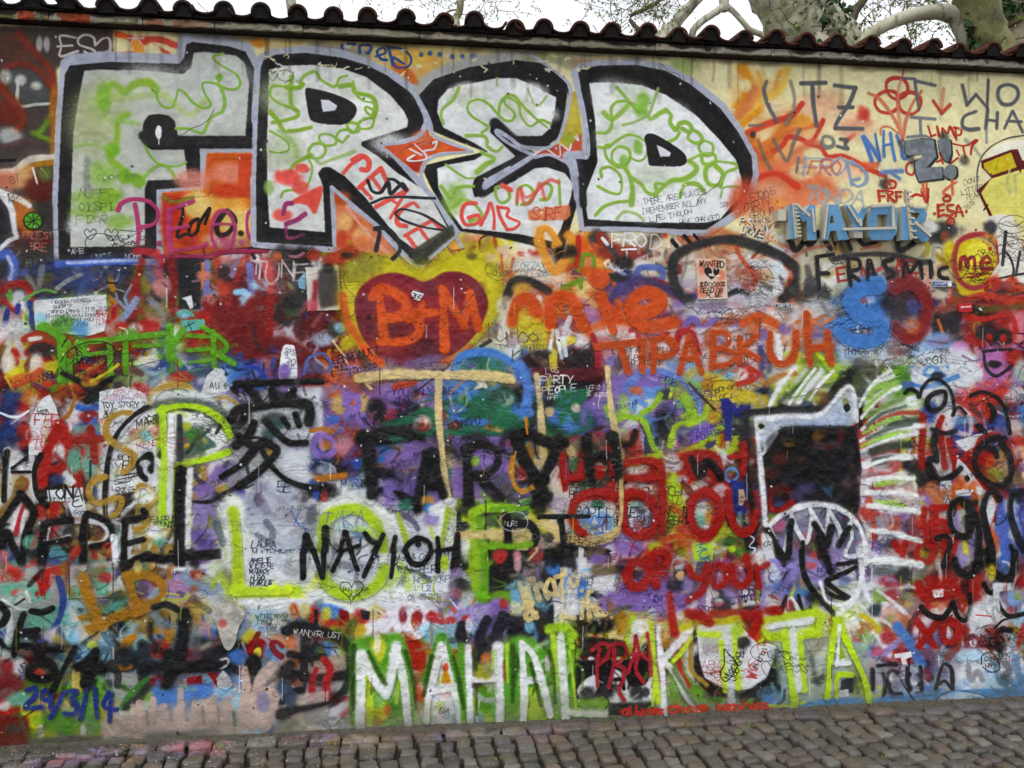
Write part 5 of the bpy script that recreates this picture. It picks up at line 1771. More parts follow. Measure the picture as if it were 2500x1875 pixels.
draw(T11, """
b 2c2226 160 70 .9: 550,120 620,240
b 5a1c24 160 40: 480,40 760,60
b E 130 80: 640,240 700,380 560,520
b P 120 110: 1060,140 1200,110 900,300
b 2c58b0 80 80: 560,400 760,480 260,60
s E 60 .4: 560,330 640,230 800,200 700,300 620,360 580,420 680,520 780,500
b c0b0a0 40 40: 700,330
b c8a870 40 40: 480,360
s 4a78c8 90 .4: 250,-20 300,140 290,300 240,400
s 4a78c8 70 .4: 170,390 320,370
b E 120 100 .95: 80,260 130,440
b bcb8a8 70 60 .8: 110,260
b c8a060 40 30: 60,500
l b87818 36 .4: 285,420 300,550
% blue arch, right
s 5a78c8 80 .4: 1120,150 1240,50 1400,30 1560,80 1680,200 1740,330 1740,420
b P 130 90 .95: 1350,130 1450,350
b c8602c 60 30 .9: 1200,180 1260,200
s 5a8cd8 60 .4: 1180,330 1200,270 1280,300
b 5a8cd8 60 50: 1390,200 1300,200
b 2c2a30 80 50: 1460,220 1420,600
b P 110 60: 1500,330
b 1c1c20 100 130: 1440,450
s b0c83c 40 .4: 1500,180 1480,240
b c8b018 160 80: 1900,170 1800,120
b b8a020 100 70: 1700,70 2120,250
b b07a1c 60 110: 1850,400
s c8b030 60 .4: 1770,220 1880,260 2000,260
s 3a3220 26 .5: 1640,120 1740,230 1850,340
s 484020 7 .2: 1740,170 1850,110 2000,100 2110,140 2100,200 1880,270 1760,240 1740,170
t 3a3420 66 9 -6: 1785,140 Memento
t 3a3420 56 8 -4: 1820,200 Mori
t 28208a 46 8 20: 1400,50 FIREBITES NEVER
x N 8 6 .7: 1440,60 1740,300
% lime lines
s 8cb820 60 .4: 960,330 1010,400 1150,400 1260,440 1310,560 1340,650 1390,690
s 8cb820 60 .4: 1250,370 1340,320 1400,220
s 8cb820 60 .4: 1600,230 1640,330 1690,400
s 9cc020 60 .4: 1790,320 1760,400 1640,460 1540,480 1500,560 1480,640
s 8cb820 60 .4: 1740,620 1840,530 1970,460
s 9cc020 60 .45: 1560,720 1700,650 1850,690 1980,690 2040,560
f P 20 .9: 1600,500 1800,440 1860,500 1780,580 1640,640
t 2a2290 40 7 -20: 1620,540 KITBRAHAMSON
t 2a2290 40 7 -18: 1640,580 WANDERERS
f 24407c 6 .9: 1770,640 1860,590 1860,630 1790,680
f 28302c 4 .9: 1990,510 2110,480 2110,550 1990,560
% navy M
@graffiti_letter|small navy painted capital M near a yellow field
f 242c7a 6: 1900,250 1960,240 2040,330 2110,250 2150,260 2150,380 2090,430 2000,370 1990,600 1940,600 1930,420
@
% gold T H stems
@graffiti_letter|pale gold letter of two long uprights and a rounded foot
s d0b87c 66 .35: 370,60 400,300 420,590 440,800 460,1050 460,1230
s d0b87c 62 .35: 960,0 980,250 1010,450 1050,640 1070,800 1070,1000 1070,1300
s b09860 100 .45: 1060,1280 1000,1370 880,1420 740,1440 600,1420
@
f H 20: 0,30 180,60 200,120 60,110 0,90
% black EARTH: T, H
b P 110 160: 80,760 60,900
b b0508a 40 30: 120,610
b b87a20 40 90: 310,720 170,850
@graffiti_letter|black V shaped letter of the black word in the middle
s K 120 .4: 210,580 260,740 330,870 400,1040
s K 90 .4: 200,570 330,560 480,620 600,620
s K 90 .4: 560,640 520,760 440,930
@graffiti_letter|black capital H ending the black word in the middle
s K 100 .4: 780,580 790,720 820,850 830,970
s K 100 .4: 990,560 1010,700 1010,820 1090,960
s K 70 .4: 800,790 900,740 1020,790
@
s b87a20 40 .4: 170,740 170,900 210,1000 290,1010 340,970
b b03028 60 70: 250,880
b 2a4a8c 40 30: 480,790
f cac2b8 14 .9: 480,880 540,800 640,780 640,1060 500,1080
b b0a0b0 80 60 .8: 540,1120
b 2a6a50 60 60: 700,800 780,970
t 2a2018 56 10 -4: 640,930 Chaso
t 2a2018 44 10 0: 645,990 ET
t 2a2018 50 10 0: 645,1025 HERNA
t 2a2018 44 8 0: 650,1090 ET MAC
% red "Listen"/ "How" etc
s a0160a 56 .3: 600,730 590,830 610,1000
l a0160a 50 .3: 600,910 760,900
s a0160a 50 .3: 740,780 740,900
b a0160a 28 28: 740,720
d a0160a 4 40 110 8: 595,930 620,930
s a0160a 46 .35: 850,830 910,830 900,870 850,890
s a0160a 60 .35: 960,660 980,760
s b02818 80 .4: 1080,780 1200,770 1350,770 1410,820 1410,950
s b02818 70 .4: 1100,900 1250,920 1400,900
b c8b8b0 100 50: 1200,830
s a83018 46 .4: 1080,760 1100,850
s 9ac020 70 .5: 1050,760 1150,790 1300,740 1400,720
s b02010 70 .4: 1520,740 1620,730
@graffiti_letter|red letter W over a black blot
s b42010 90 .4: 1620,740 1620,850 1640,920
s b42010 90 .4: 1640,740 1760,730 1880,760 1900,830
@
s 1a1818 70 .45: 1650,780 1720,900 1780,790 1850,830 1900,920
b 1a1818 70 60: 1720,860
s b02010 60 .4: 2080,620 2090,760 2080,880
l b02010 50 .4: 1970,740 2080,730
b 4a3a70 60 80: 1600,560
b b8b8c0 70 50 .8: 1480,830 1500,760
b c0dcec 70 80 .8: 1900,750
f c8c0b4 20 .8: 1100,960 1400,960 1400,1050 1100,1050
% lime vertical
f a4cc18 40 .9: 1440,860 1530,860 1560,1020 1620,1150 1620,1400 1440,1440 1440,1100
b b03018 50 40 .7: 1400,1050
% TOO LOUD red rings
f c4c8cc 20 .9: 720,1100 1020,1080 1040,1320 900,1390 720,1350
b 4a78bc 60 60 .7: 780,1240 920,1240 980,1280
s 4a78bc 16 .3: 720,1240 760,1280 780,1220 820,1290 850,1220 900,1290
s 4a78bc 20 .3: 830,1330 900,1300 920,1360 850,1370
b E 70 40: 880,1130
@graffiti_letter|first red ring letter of the red row
s a0160a 76 .35: 1010,1080 880,1050 740,1080 670,1150 680,1260 720,1340 760,1370
@graffiti_letter|second red ring letter of the red row
s a0160a 76 .35: 1100,1040 1250,1060 1370,1160 1370,1290 1290,1390 1180,1390 1110,1330 1080,1150 1100,1050
@
f c4ccd8 20: 1130,1110 1240,1110 1310,1180 1310,1290 1230,1350 1150,1310
b 70a090 60 30: 1200,1130
t 4a60c0 100 16 0: 1130,1210 JOLI
t 1c1c1c 80 12 0: 700,1150 ROUILLAXED SANS INTER
t 1c1c1c 74 12 0: 1040,1230 ET SANS PERSONNALITE
t 3a2c20 70 10 -2 .2 .8: 1030,1000 SUPERMARCHE
t 3a2c20 70 10 -2 .2 .8: 1030,1070 ET MUTTANT
f c0c8c8 20: 1690,1080 1830,1080 1870,1180 1850,1300 1740,1370 1670,1280
b c08020 60 60: 1820,1240
b 60a08a 60 70: 1720,1270
s 4a80c0 20 .4: 1680,1130 1750,1100 1840,1080
@graffiti_letter|third red ring letter of the red row
s a0160a 80 .35: 1760,1030 1680,1100 1650,1220 1690,1340 1760,1410 1840,1350 1870,1220 1850,1100 1780,1030
@graffiti_letter|red U shaped letter of the red row beside a navy D
s a0160a 76 .35: 1960,1020 1970,1150 2020,1270 2090,1360 2150,1320 2200,1200
@
b c8ccd8 70 60 .8: 1900,1020 1700,1000
s 4a88c8 26 .4: 1940,860 2000,830 2050,880 2000,940 1950,920 1940,860
@graffiti_letter|navy block letter D on top of the red letters
f 1c2c80 6: 1985,925 2120,940 2160,1060 2140,1180 2080,1210 2010,1200 1990,1080
f b89878 6: 2050,1000 2090,1000 2110,1080 2080,1140 2050,1130
@
b 70b0a0 30 60: 2060,1260 2130,1240
b 8c1c14 60 60: 2170,1230 2160,1130
f 242428 20: 2090,1370 2212,1280 2212,1640 2130,1640
s W 14 .3: 2130,1380 2180,1420 2140,1480 2190,1500 2150,1560
s c4c8cc 10 .3: 2120,1640 2150,1600 2190,1560 2180,1620
% bottom mess
b b8c020 50 60: 370,1210 440,1310
l K 36 .35: 390,1240 800,1230
s K 66 .4: 570,1260 590,1400 560,1540
s H 90 .4: 440,1290 520,1330 560,1420 480,1520 430,1560
l H 100 .4: 0,1380 120,1380
f 1a1a1c 14 .95: -20,1480 560,1500 660,1460 1000,1500 1000,1640 -20,1640
s K 80 .4: 130,1250 140,1500
s K 80 .4: 200,1290 320,1300 370,1400 330,1500
b b82c28 60 50: 70,1540 380,1540
b c87888 40 60: 210,1570
s 6ca414 70 .4: 0,1480 180,1480 320,1460
l 6ca414 60 .4: 0,1170 300,1160
f c4c4c8 6: 600,1500 660,1490 640,1560 610,1560
f c4c4c8 6: 720,1480 770,1490 760,1640 720,1640
b P 90 50: 1190,1490 880,1590
t D8D8D8 40 8 80: 1020,1500 NATALIE
t D8D8D8 40 8 68: 1110,1420 THE JAZMINE
t D8D8D8 40 7 0: 100,1270 NURI
s c8c8c8 6 .2: 60,1270 130,1200 250,1200 300,1280 250,1350 120,1340 60,1270
t D4D4D4 50 12 0 .2: 450,-10 LOS
t D4D4D4 70 14 0 .2 1 1.1: 400,60 PARTY
t D4D4D4 56 12 -4 .2 1 1.1: 420,155 PEOPLE
t D4D4D4 36 8 0 .2: 460,225 #PP
t D4D4D4 40 8 0 .2: 780,140 VERO !
t D4D4D4 36 7 2 .2: 780,195 TE QUERE
t 2a2a60 50 8 -20: 1030,310 Magia
b H 80 50 .9: 1450,1400
s b84010 50 .5: 1430,1420 1550,1390 1680,1400
b a8d020 60 50: 1780,1500 1360,1490
f a8cc30 10 .9: 1660,1450 1840,1450 1840,1600 1680,1600
t 2a70a0 80 16 70: 1760,1450 MUR
b 3a6c2c 90 40: 1960,1440 2060,1530
b a8d818 34 30: 2000,1500
b a2160c 60 60 .9: 1390,1560 1120,1630
x K 30 6 .55: 560,700 1500,1400
x K 14 6 .55: 1600,1000 2100,1400
t 32281c 50 7 -2: 610,1400 NEREA
t 32281c 44 7 -2: 600,1450 BASTI 2014
""")
draw(T12, """
b c8d0d4 130 90 .9: 350,40 550,70 640,160
s a8c034 70 .6: 280,280 360,130 480,0
s d0d6d8 60 .5: 250,290 330,130 440,0
s d0d6d8 60 .5: 470,260 560,120 640,20
s 6a8a3c 60 .7: 420,220 520,90 600,0
s b06820 50 .6 .8: 220,120 320,60 440,40
b c8b018 80 60: 60,220 170,260
b c03828 80 50: 110,60 60,20
b D4D4D8 60 60: 30,60
s b82818 40 .4: 0,120 120,90 160,40 100,0
s 3c5030 40 .8 .8: 320,260 420,180 500,120
b a0b840 60 50 .8: 640,200 700,100
% right of the fox: green white arcs
b 4a5a48 130 80 .8: 1050,150 1000,60
s d0d8d8 46 .6: 990,260 1060,120 1200,60
s d0d8d8 50 .6: 1000,260 1100,190 1240,150
s 8cb848 60 .7: 1000,230 1080,150 1220,110
b b0bcbc 70 60 .8: 1150,240
s d0d8d8 50 .6: 1020,400 1180,280 1400,220
s 709048 46 .7: 1000,370 1120,300 1280,230
s b04830 40 .6: 1090,400 1180,350 1400,340
s d0d8d8 50 .6: 980,560 1150,480 1400,460
s 88b83c 46 .6: 1030,580 1180,520 1300,500
s 3a4a38 60 .7: 1060,560 1200,440 1400,400
s d0d8d8 50 .6: 940,620 1100,560 1250,520
s 384438 70 .7: 1040,640 1180,600 1330,590
s d0d8d8 50 .6: 960,740 1120,690 1300,680 1450,690 1540,740
s 2a322c 60 .6: 1060,720 1200,700 1300,740 1420,830
s d0d8d8 60 .7: 980,880 1160,860 1300,850
s 94c040 40 .7: 1100,890 1200,860 1320,850
s d0d8d8 60 .7: 1000,1040 1180,1070 1400,1090
s 94c040 40 .7: 1110,1040 1200,1050 1280,1060
s d0d8d8 60 .6: 1040,1250 1200,1270 1420,1330
s d0d8d8 50 .6: 980,1480 1200,1500 1400,1490
b c0504a 60 40: 1220,740
b b82c20 70 70: 1000,1120 960,560 940,440
b b03828 80 60 .8: 1210,1200
b b09088 80 90 .8: 1200,950
b c0a8a0 60 60 .7: 1340,1000
s b03828 60 .5: 1010,1000 1040,1150 1060,1300
b c0c4c8 60 100: 960,900
b 24242a 60 60 .8: 1340,740
b 283848 80 60 .8: 1160,1330 1350,1230
% fox head
b 1c1a1c 60 70: 830,100
s 1e1c1e 70 .5: 60,350 300,320 520,320 650,300 780,120 860,90
b 6a4424 70 50 .9: 640,230
f 1e1a1c 16: 190,520 300,450 920,440 960,780 930,1100 880,1130 260,1100 200,700
b 7a5420 60 30 .8: 390,560 640,500 470,700
b c07c1c 30 50 .8: 610,530
b 9a6060 60 30 .7: 640,600 760,590
b 8a1c20 30 60 .9: 800,520
b 7a1a10 60 60: 320,700 270,800
b 405070 60 40 .9: 230,530
b 303058 90 100 .9: 600,950 420,900
b 6a5498 60 70: 500,960
b 2a6a8c 50 60: 700,930
b 1c1c20 110 70: 600,1000
s 1a181a 50 .4: 400,900 500,800 620,810 680,900 720,840
b 4a3a60 70 60: 850,900
b b83028 90 90: 330,980
b 2a3a70 50 50: 320,1030
t 202020 50 8 0: 330,960 AK
s 1e1a1e 60 .6: 70,380 60,600 80,900 150,1200
b 2c2c34 50 150: 60,500
@graffiti_drawing|white outlined wolf head with pointed ear over black paint
f b2bcca 50 .9 .5: 115,380 600,350 690,330 860,130 880,140 930,400 910,440 500,440 330,450 190,660 180,600 150,520
s 9aa8c4 60 .6: 330,400 600,400 850,400
f a8b8d0 14 .8: 700,330 820,230 860,380 700,400
s d2d6dc 50 .6: 140,400 160,600 180,800 200,1000 210,1200
s d2d6dc 40 .6: 300,500 240,590 190,660
s d2d6dc 46 .6: 140,390 400,370 640,350 860,140 920,400
@
F 7a8240 10 .8: 805,250 840,220 860,290 835,330
F 181818 5: 815,290 850,270 870,310 835,335
F 7a9430 8 .8: 150,440 180,414 210,445 180,470
F 1c241c 5: 160,440 182,425 205,445 180,465
b 90a838 20 60: 995,340
s 1a1a1a 40 .4: 950,300 950,460
% toothed mouth
f 50587c 20 .9: 230,1220 420,1080 640,1050 850,1110 960,1220 930,1450 860,1500 700,1500 300,1400
f 8a7ab0 20 .95: 300,1300 520,1340 620,1240 800,1300 860,1480 700,1560 450,1560 300,1440
b b0507a 60 50: 320,1210
b c03830 80 50: 560,1300 620,1420
b 8ab040 50 40: 610,1370
@graffiti_drawing|white toothed jaw arc with black tongue at the lower right
s d6dae0 52 .6: 230,1220 350,1120 500,1060 640,1050 780,1080 900,1170 970,1300 990,1500
s d2d6dc 40 .35: 240,1220 300,1360 350,1440 400,1200 410,1120
s d2d6dc 40 .35: 410,1120 460,1250 530,1340 570,1160 560,1080
s d2d6dc 40 .35: 570,1100 640,1230 680,1290 700,1080
s d2d6dc 40 .35: 700,1090 780,1230 800,1310 880,1180
s d2d6dc 36 .4: 860,1200 880,1300 830,1440 960,1440
s 181818 60 .35: 230,1250 300,1380 350,1450 390,1430 400,1260 410,1180
s 181818 70 .4: 590,1200 660,1310 690,1350 720,1230
s 181818 60 .4: 780,1360 840,1250 860,1230
s 181818 60 .4: 620,1300 640,1420 690,1520
s 181818 40 .4: 500,1340 500,1500
@
f c8c8cc 20: 180,1240 260,1300 300,1500 200,1520
t 282828 46 7 -14: 190,1330 cove
% bunny figures at the right, red letters on white
f c4c8d0 20: 1340,0 1900,0 1880,140 1600,160 1400,240 1340,120
s 5a90c8 40 .35: 1460,0 1440,40 1510,60 1540,0
s 4a80c0 40 .4: 1330,120 1480,140 1700,60
b 3a5c9c 60 40: 1310,130 1550,60
b 282a30 50 30: 1540,60
b c0ccd0 100 60 .8: 2140,200
t 2a3034 50 8 -6: 2110,200 LOVE
t 2a3034 50 8 -6: 2090,340 IS NAME
b c83020 120 120 .95: 1880,240 1840,320
b b82c24 80 60: 2020,160
b c8ccd2 110 90 .9: 1540,230 1600,400
f c8ccd2 16: 1460,340 1640,360 1640,700 1560,640 1480,480
f c8ccd2 16: 1480,600 1640,620 1660,800 1560,860
b 2c48a0 70 90: 1480,330 1740,480 2020,460
b 5a80a8 100 40: 1760,400
s a2160c 70 .4: 1430,370 1430,500 1420,660 1440,760
s a2160c 60 .4: 1580,380 1550,460 1570,560 1600,760
s a2160c 66 .4: 1630,560 1660,680 1720,720 1770,650 1760,550
f c8ccd2 10: 1680,560 1960,470 2000,520 1760,640
s a2160c 66 .4: 1960,520 1880,560 1870,650 1960,690 2040,690
s a2160c 60 .4: 2010,520 2080,600 2140,740
b b84018 60 70: 1960,750
b 8a9030 90 60: 1980,820
b a08050 90 90: 2060,700
b b8a098 60 70: 2150,470
f c8ccd2 10: 1700,690 1760,740 1900,930 1880,980 1760,940 1680,800
t 2a3050 36 5 -10: 1700,820 to have
b b02818 80 40: 2170,560
@graffiti_drawing|black looping outlines of round eared animal figures at the right edge
s 1c1c1e 30 .2: 1290,190 1330,160 1380,180 1400,220 1420,160 1480,90 1560,90 1630,150 1660,230 1670,320 1660,360
s 1c1c1e 40 .2: 1590,180 1500,200 1460,260 1490,320 1560,310 1600,250 1590,180
s 1c1c1e 28 .2: 1670,320 1710,300 1760,350
s 1c1c1e 30 .25: 1800,210 1880,180 1980,210 2050,280 2080,370 2100,500
s 1c1c1e 40 .25: 1950,280 1980,340 1960,400
s 1c1c1e 46 .3: 1500,470 1590,500 1680,480
s 1c1c1e 60 .3: 1530,480 1510,600 1540,700 1480,700 1490,800 1560,860 1650,830 1720,770
s 1c1c1e 54 .3: 2060,540 1960,540 1860,620 1830,720 1870,820 1960,900 2060,890 2110,800 2090,660 2030,570
s 1c1c1e 46 .3: 1900,600 1980,630 2000,680
s 1c1c1e 40 .3: 1850,440 1910,490
@
b 1c1c1e 26 26 1 .3: 1770,850
% bottom right: blue / white / red / black loops
f c4c8d0 16: 1560,870 1650,860 1650,1050 1580,1030
t 282828 34 6 0: 1570,900 13/8/14
t 282828 34 6 0: 1580,950 ISE
t 282828 34 6 0: 1580,985 WAS
t 282828 34 6 0: 1585,1015 HERE
b c85820 60 90: 1720,920 1820,960
f c8ccd2 10: 1680,940 1830,930 1800,980 1690,1000
f 2c50a8 6 .9: 1700,985 1810,980 1800,1010 1710,1015
b b06838 60 60: 1500,930 1540,1000
f c8ccd2 20: 1840,900 1960,960 2000,1060 1960,1200 1880,1200
f 3c58b8 20 .9: 2020,950 2212,900 2212,1500 2060,1500 1980,1250
b b8c4d8 60 90 .8: 2110,1050
b c85820 60 110: 1960,1350
b c0c0c4 50 100 .9: 2140,1250
b b8c020 50 70: 1760,1450 1950,1500
f 8c80b0 20 .9: 1650,1100 1800,1080 1850,1300 1850,1500 1680,1500
s c8c020 50 .5: 1740,1280 1780,1500
b b0b0b8 50 80: 1750,1150
s a2160c 70 .4: 1440,1090 1430,1200 1470,1280
@graffiti_letter|red capital E on white at the lower right
s a2160c 70 .3: 1510,1080 1520,1200 1520,1310
l a2160c 60 .3: 1500,1080 1620,1070
l a2160c 56 .3: 1510,1180 1620,1190
l a2160c 60 .3: 1510,1270 1620,1260
@
s a2160c 70 .4: 1210,1350 1260,1410 1300,1350
s a2160c 60 .4: 1280,1390 1270,1480
s a2160c 60 .4: 1460,1330 1390,1390 1390,1470 1470,1490 1520,1410 1460,1330
s a2160c 60 .4: 1590,1310 1590,1420 1640,1460 1680,1330
b b04030 50 60: 1370,1190
@graffiti_drawing|tall black looping letters with blue centres at the right edge
s 1a1a1c 60 .25: 1700,1010 1640,1080 1640,1200 1690,1280 1770,1290 1800,1190 1780,1080 1720,1010
s 1a1a1c 60 .25: 1760,1030 1830,1130 1860,1280 1850,1450 1840,1560
s 1a1a1c 64 .25: 2020,1010 1980,950 1920,980 1890,1100 1920,1260 1960,1400 1960,1560
s 1a1a1c 60 .25: 2300,960 2180,950 2110,1000 2110,1150 2160,1300 2212,1400
s 1a1a1c 60 .3: 1760,1150 1780,1240
s 1a1a1c 50 .3: 1530,1310 1600,1290 1640,1340 1620,1420 1590,1520
@
s 1a1a1c 50 .3: 2110,1370 2140,1460 2150,1540
x K 30 6 .55: 1300,100 2200,1000
x K 10 6 .55: 960,850 1100,1400
t 202020 70 7 0: 1160,700 x
""")
# ---- bottom band
draw(T13, """
f 9aa09c 60 .9: -900,130 500,100 520,330 420,520 300,600 0,700 -900,700
b T 130 60: 250,330 120,290
b T 120 90: 420,500 250,520
b b81c14 120 60: 60,170
f b01810 14: 240,190 330,130 480,90 490,160 420,210 340,330 310,330 290,230
d b01810 6 20 60 8: 260,300 350,300
b b84038 50 30: 130,310
b b0b4ae 60 60: 180,340
s c8ccc8 30 .6: 200,300 230,380
b b0b0b0 60 60: 620,260 860,280
f b0a8a8 30 .9: 530,100 880,60 880,360 530,370
f T 14 .9: 700,110 860,110 830,330 740,330
b b03030 60 40 .9: 810,190
b T 60 50: 570,320
l 2a2a2a 8 .2: 530,100 535,360
l 2a2a2a 8 .2: 530,358 870,345
l 2a2a2a 8 .2: 870,110 870,345
s 3a3434 8 .2 .8: 610,330 640,240 720,190 800,190 830,240 740,290
% thick blue arc
s 243c84 60 .3: 450,200 480,300 480,420 440,540 370,640 310,690
% gold LD
@graffiti_letter|ochre capital L brushed low on the left
s a06c10 100 .35: 640,190 680,330 740,480 800,570
s a06c10 90 .35: 740,560 860,510 960,470
@graffiti_letter|ochre capital D brushed low on the left
s a06c10 90 .35: 990,180 1010,280 1060,400
s a06c10 90 .35: 980,180 1130,170 1250,240 1250,330 1150,410 1030,460
@
s a06c10 56 .4: 600,510 700,480
b 50485a 50 60 .9: 1100,290
b c8b860 30 50 .8: 1060,110
s 4a8a78 60 .5: 820,440 920,390 970,360
b 3a4a3c 80 40: 900,330
f 8a7cb0 30 .9: 1290,180 1470,130 1480,340 1300,360
b b07a90 70 50 .8: 1360,250
s c8c030 16 .4: 1290,310 1380,330
s b0b858 40 .5: 1260,360 1400,370 1450,330
b 6a88b0 80 50: 1620,280
b 9aa878 50 40: 1620,210
x P 6 5 .6: 1290,200 1470,330
f d0d2d8 20: 1150,80 1400,110 1700,70 1700,110 1500,130 1420,150 1200,110
d d0d2d8 8 20 60 8: 1300,120 1460,120
% left letters: R E
b 243a8c 40 60: 30,640
s c8ccd0 60 .5: 60,440 80,560 60,680
s K 56 .35: 0,400 50,470 20,540 -40,570
s K 60 .35: 180,480 140,600 110,740 100,800
s K 50 .35: 240,450 320,460 400,430
l K 50 .35: 130,610 290,595
s K 54 .35: 0,680 50,750 120,740
s K 50 .35: 120,720 200,720 300,740
@graffiti_tag|large black five figure with slash low at the left
s K 76 .4: 470,740 380,740 310,730 310,820 400,860 420,930 350,970 240,950 230,900
s K 60 .4: 580,730 520,830 450,960 400,1060
@graffiti_tag|large black four figure low at the left
s K 80 .4: 740,760 660,840 600,880 780,900
s K 80 .4: 720,800 680,960 640,1010
@
f 26282c 20 .9: 640,980 760,960 730,1060 640,1090
b b8b0a8 90 50 .8: 420,640 480,610
f b8b0a8 14 .9: 540,400 690,650 620,690 540,640 590,560 520,460
b A 60 120 .95: 820,720 550,690
b A 70 80 .9: 480,860 640,800
b b8d048 40 30: 710,710
b b01818 50 40: 300,930
b b4b4b8 60 70: 140,880 30,820
b 8a1c24 50 60: 50,880
t K 50 8 -44: 130,900 USURA
x K 8 5 .8: 380,680 560,900
f 84a8c0 14 .9: 1050,600 1200,620 1260,740 1140,780 1040,720
b 7cb4ac 60 60: 1090,700
s b87410 56 .35: 1030,650 980,680 960,720
s b87410 56 .35: 1320,600 1300,650 1270,720
b b87410 60 30: 1170,600 960,880
b 24262e 50 90: 960,800 1110,780
f 9a9a9e 30 .9: 820,930 1080,920 1060,1060 920,1140 800,1060
b 30343c 40 50: 830,1020
s 2a2e34 70 .5: 1120,740 1100,900 1100,1000
s 3a8428 60 .4: 1130,980 1020,1080 950,1190
s 282c2c 70 .5: 1170,1000 1060,1120 980,1190
@graffiti_letter|heavy black capital shape like a tall T low at the left
s 1e2024 110 .35: 1430,470 1420,600 1390,760 1360,880
s 1e2024 110 .35: 1110,900 1260,870 1450,880 1650,860
s 1e2024 110 .4: 1290,780 1310,900 1290,1010
@
f 24282c 20: 1540,640 1700,600 1740,760 1720,880 1560,760
b b01018 70 70: 1500,780 1230,740
f 8a1018 10: 1440,960 1560,940 1560,1030 1440,1030
f 8a1018 10: 1600,930 1680,920 1680,1040
b 8a1018 60 50: 1220,990
b 3a6cb8 70 60: 1830,800 1600,620
b c0a850 90 60 .8: 1320,420 1530,430
s 24242a 60 .4: 1190,420 1280,400 1370,440
d b09040 12 40 180 16: 1000,500 1700,520
% bare plaster patch
@bare_patch|patch of bare grey plaster where the paint has flaked away
F a8a49c 4 1 .3: 1650,400 1720,385 1800,390 1880,440 1885,500 1840,580 1820,680 1780,745 1740,740 1700,660 1680,580 1640,480
@bare_patch|small ragged chip of bare plaster in black paint
f b0b0b0 4 1 .3: 1650,850 1690,815 1750,800 1780,830 1750,880 1690,900
f 26282c 4: 1670,860 1700,830 1750,820 1755,850 1700,885
@bare_patch|whitish bare plaster chip under the heavy black letter
f a8a4ac 4 1 .3: 1670,970 1720,900 1770,950 1800,1020 1740,1060 1680,1030
@
b c05050 30 34: 1720,545
s 3070b8 60 .5: 1200,1060 1260,1140 1330,1120
f 3c70c4 30 .95: 1180,1080 1420,1020 1640,1000 1640,1120 1400,1140 1200,1180
f 7cb4d8 20 .9: 1640,1040 1860,1040 1880,1140 1800,1290 1780,1130 1660,1110
b c8c020 70 60: 1930,650
s 8a1014 56 .3: 1930,760 1950,700 2010,690 2040,740
F c8c020 5: 1950,760 1985,730 2020,750 2000,800 1965,790
F 1a1a1e 12: 1890,850 1960,800 2010,830 2020,900 1960,1020 1900,950
% lower left colours
s c8b050 60 .35: 590,910 580,1000 600,1060
b c8b45c 50 60: 340,1190 490,1160
b 4a8a1c 120 80: 400,1290 530,1330
b 4a8a3a 70 100: 650,1200 690,1320
f 8a5a80 10 .5: 560,900 580,900 590,960
b T 110 60: 140,1130
b 60a890 60 40: 60,1090
b b8bcb8 50 40: 30,1180
f 6a1a0c 40: -300,1260 220,1260 230,1490 -300,1520
b 3c3a38 70 40 .8: 110,1360
b c0c0b8 24 60: 310,1380 640,1380
f b49c90 40 .95: 780,1290 930,1230 1060,1200 1250,1200 1400,1160 1780,1160 1850,1290 1850,1400 1300,1430 780,1460
s b49c90 60 .3: 1390,1060 1390,1180 1370,1300
s b49c90 60 .3: 1260,1190 1200,1240 1150,1320
s b49c90 60 .3: 1180,1130 1180,1250
s b49c90 60 .3: 1070,1160 1080,1280
s b49c90 60 .3: 1500,1160 1500,1300
s b49c90 60 .3: 1620,1150 1620,1300
s b49c90 60 .3: 1740,1140 1740,1290
s b49c90 70 .3: 1890,920 1900,1100 1880,1250 1860,1350
s b49c90 80 .3: 2030,930 1990,1060 1970,1300
f 8a8680 40 .8: 1100,1390 1450,1360 1700,1340 1700,1420 1100,1440
b 484a44 160 20 .7: 1300,1410 500,1440
f 4a4a42 30 .8: 200,1430 800,1400 800,1480 200,1500
@graffiti_tag|dark blue brushed date figures low on the left
s 20307c 46 .25: 210,1060 270,1045 270,1110 200,1190 320,1190
s 20307c 40 .25: 390,1080 340,1060 330,1120 380,1130 395,1060 390,1190
s 20307c 44 .25: 490,1080 440,1190 390,1270
s 20307c 42 .25: 520,1070 590,1070 560,1130 600,1190 570,1240 500,1240
s 20307c 40 .25: 670,1040 650,1160 620,1280
s 20307c 42 .25: 735,1050 740,1160 750,1270
s 20307c 40 .25: 840,1080 800,1180 900,1210
s 20307c 40 .25: 860,1090 850,1200 845,1300
@
""")
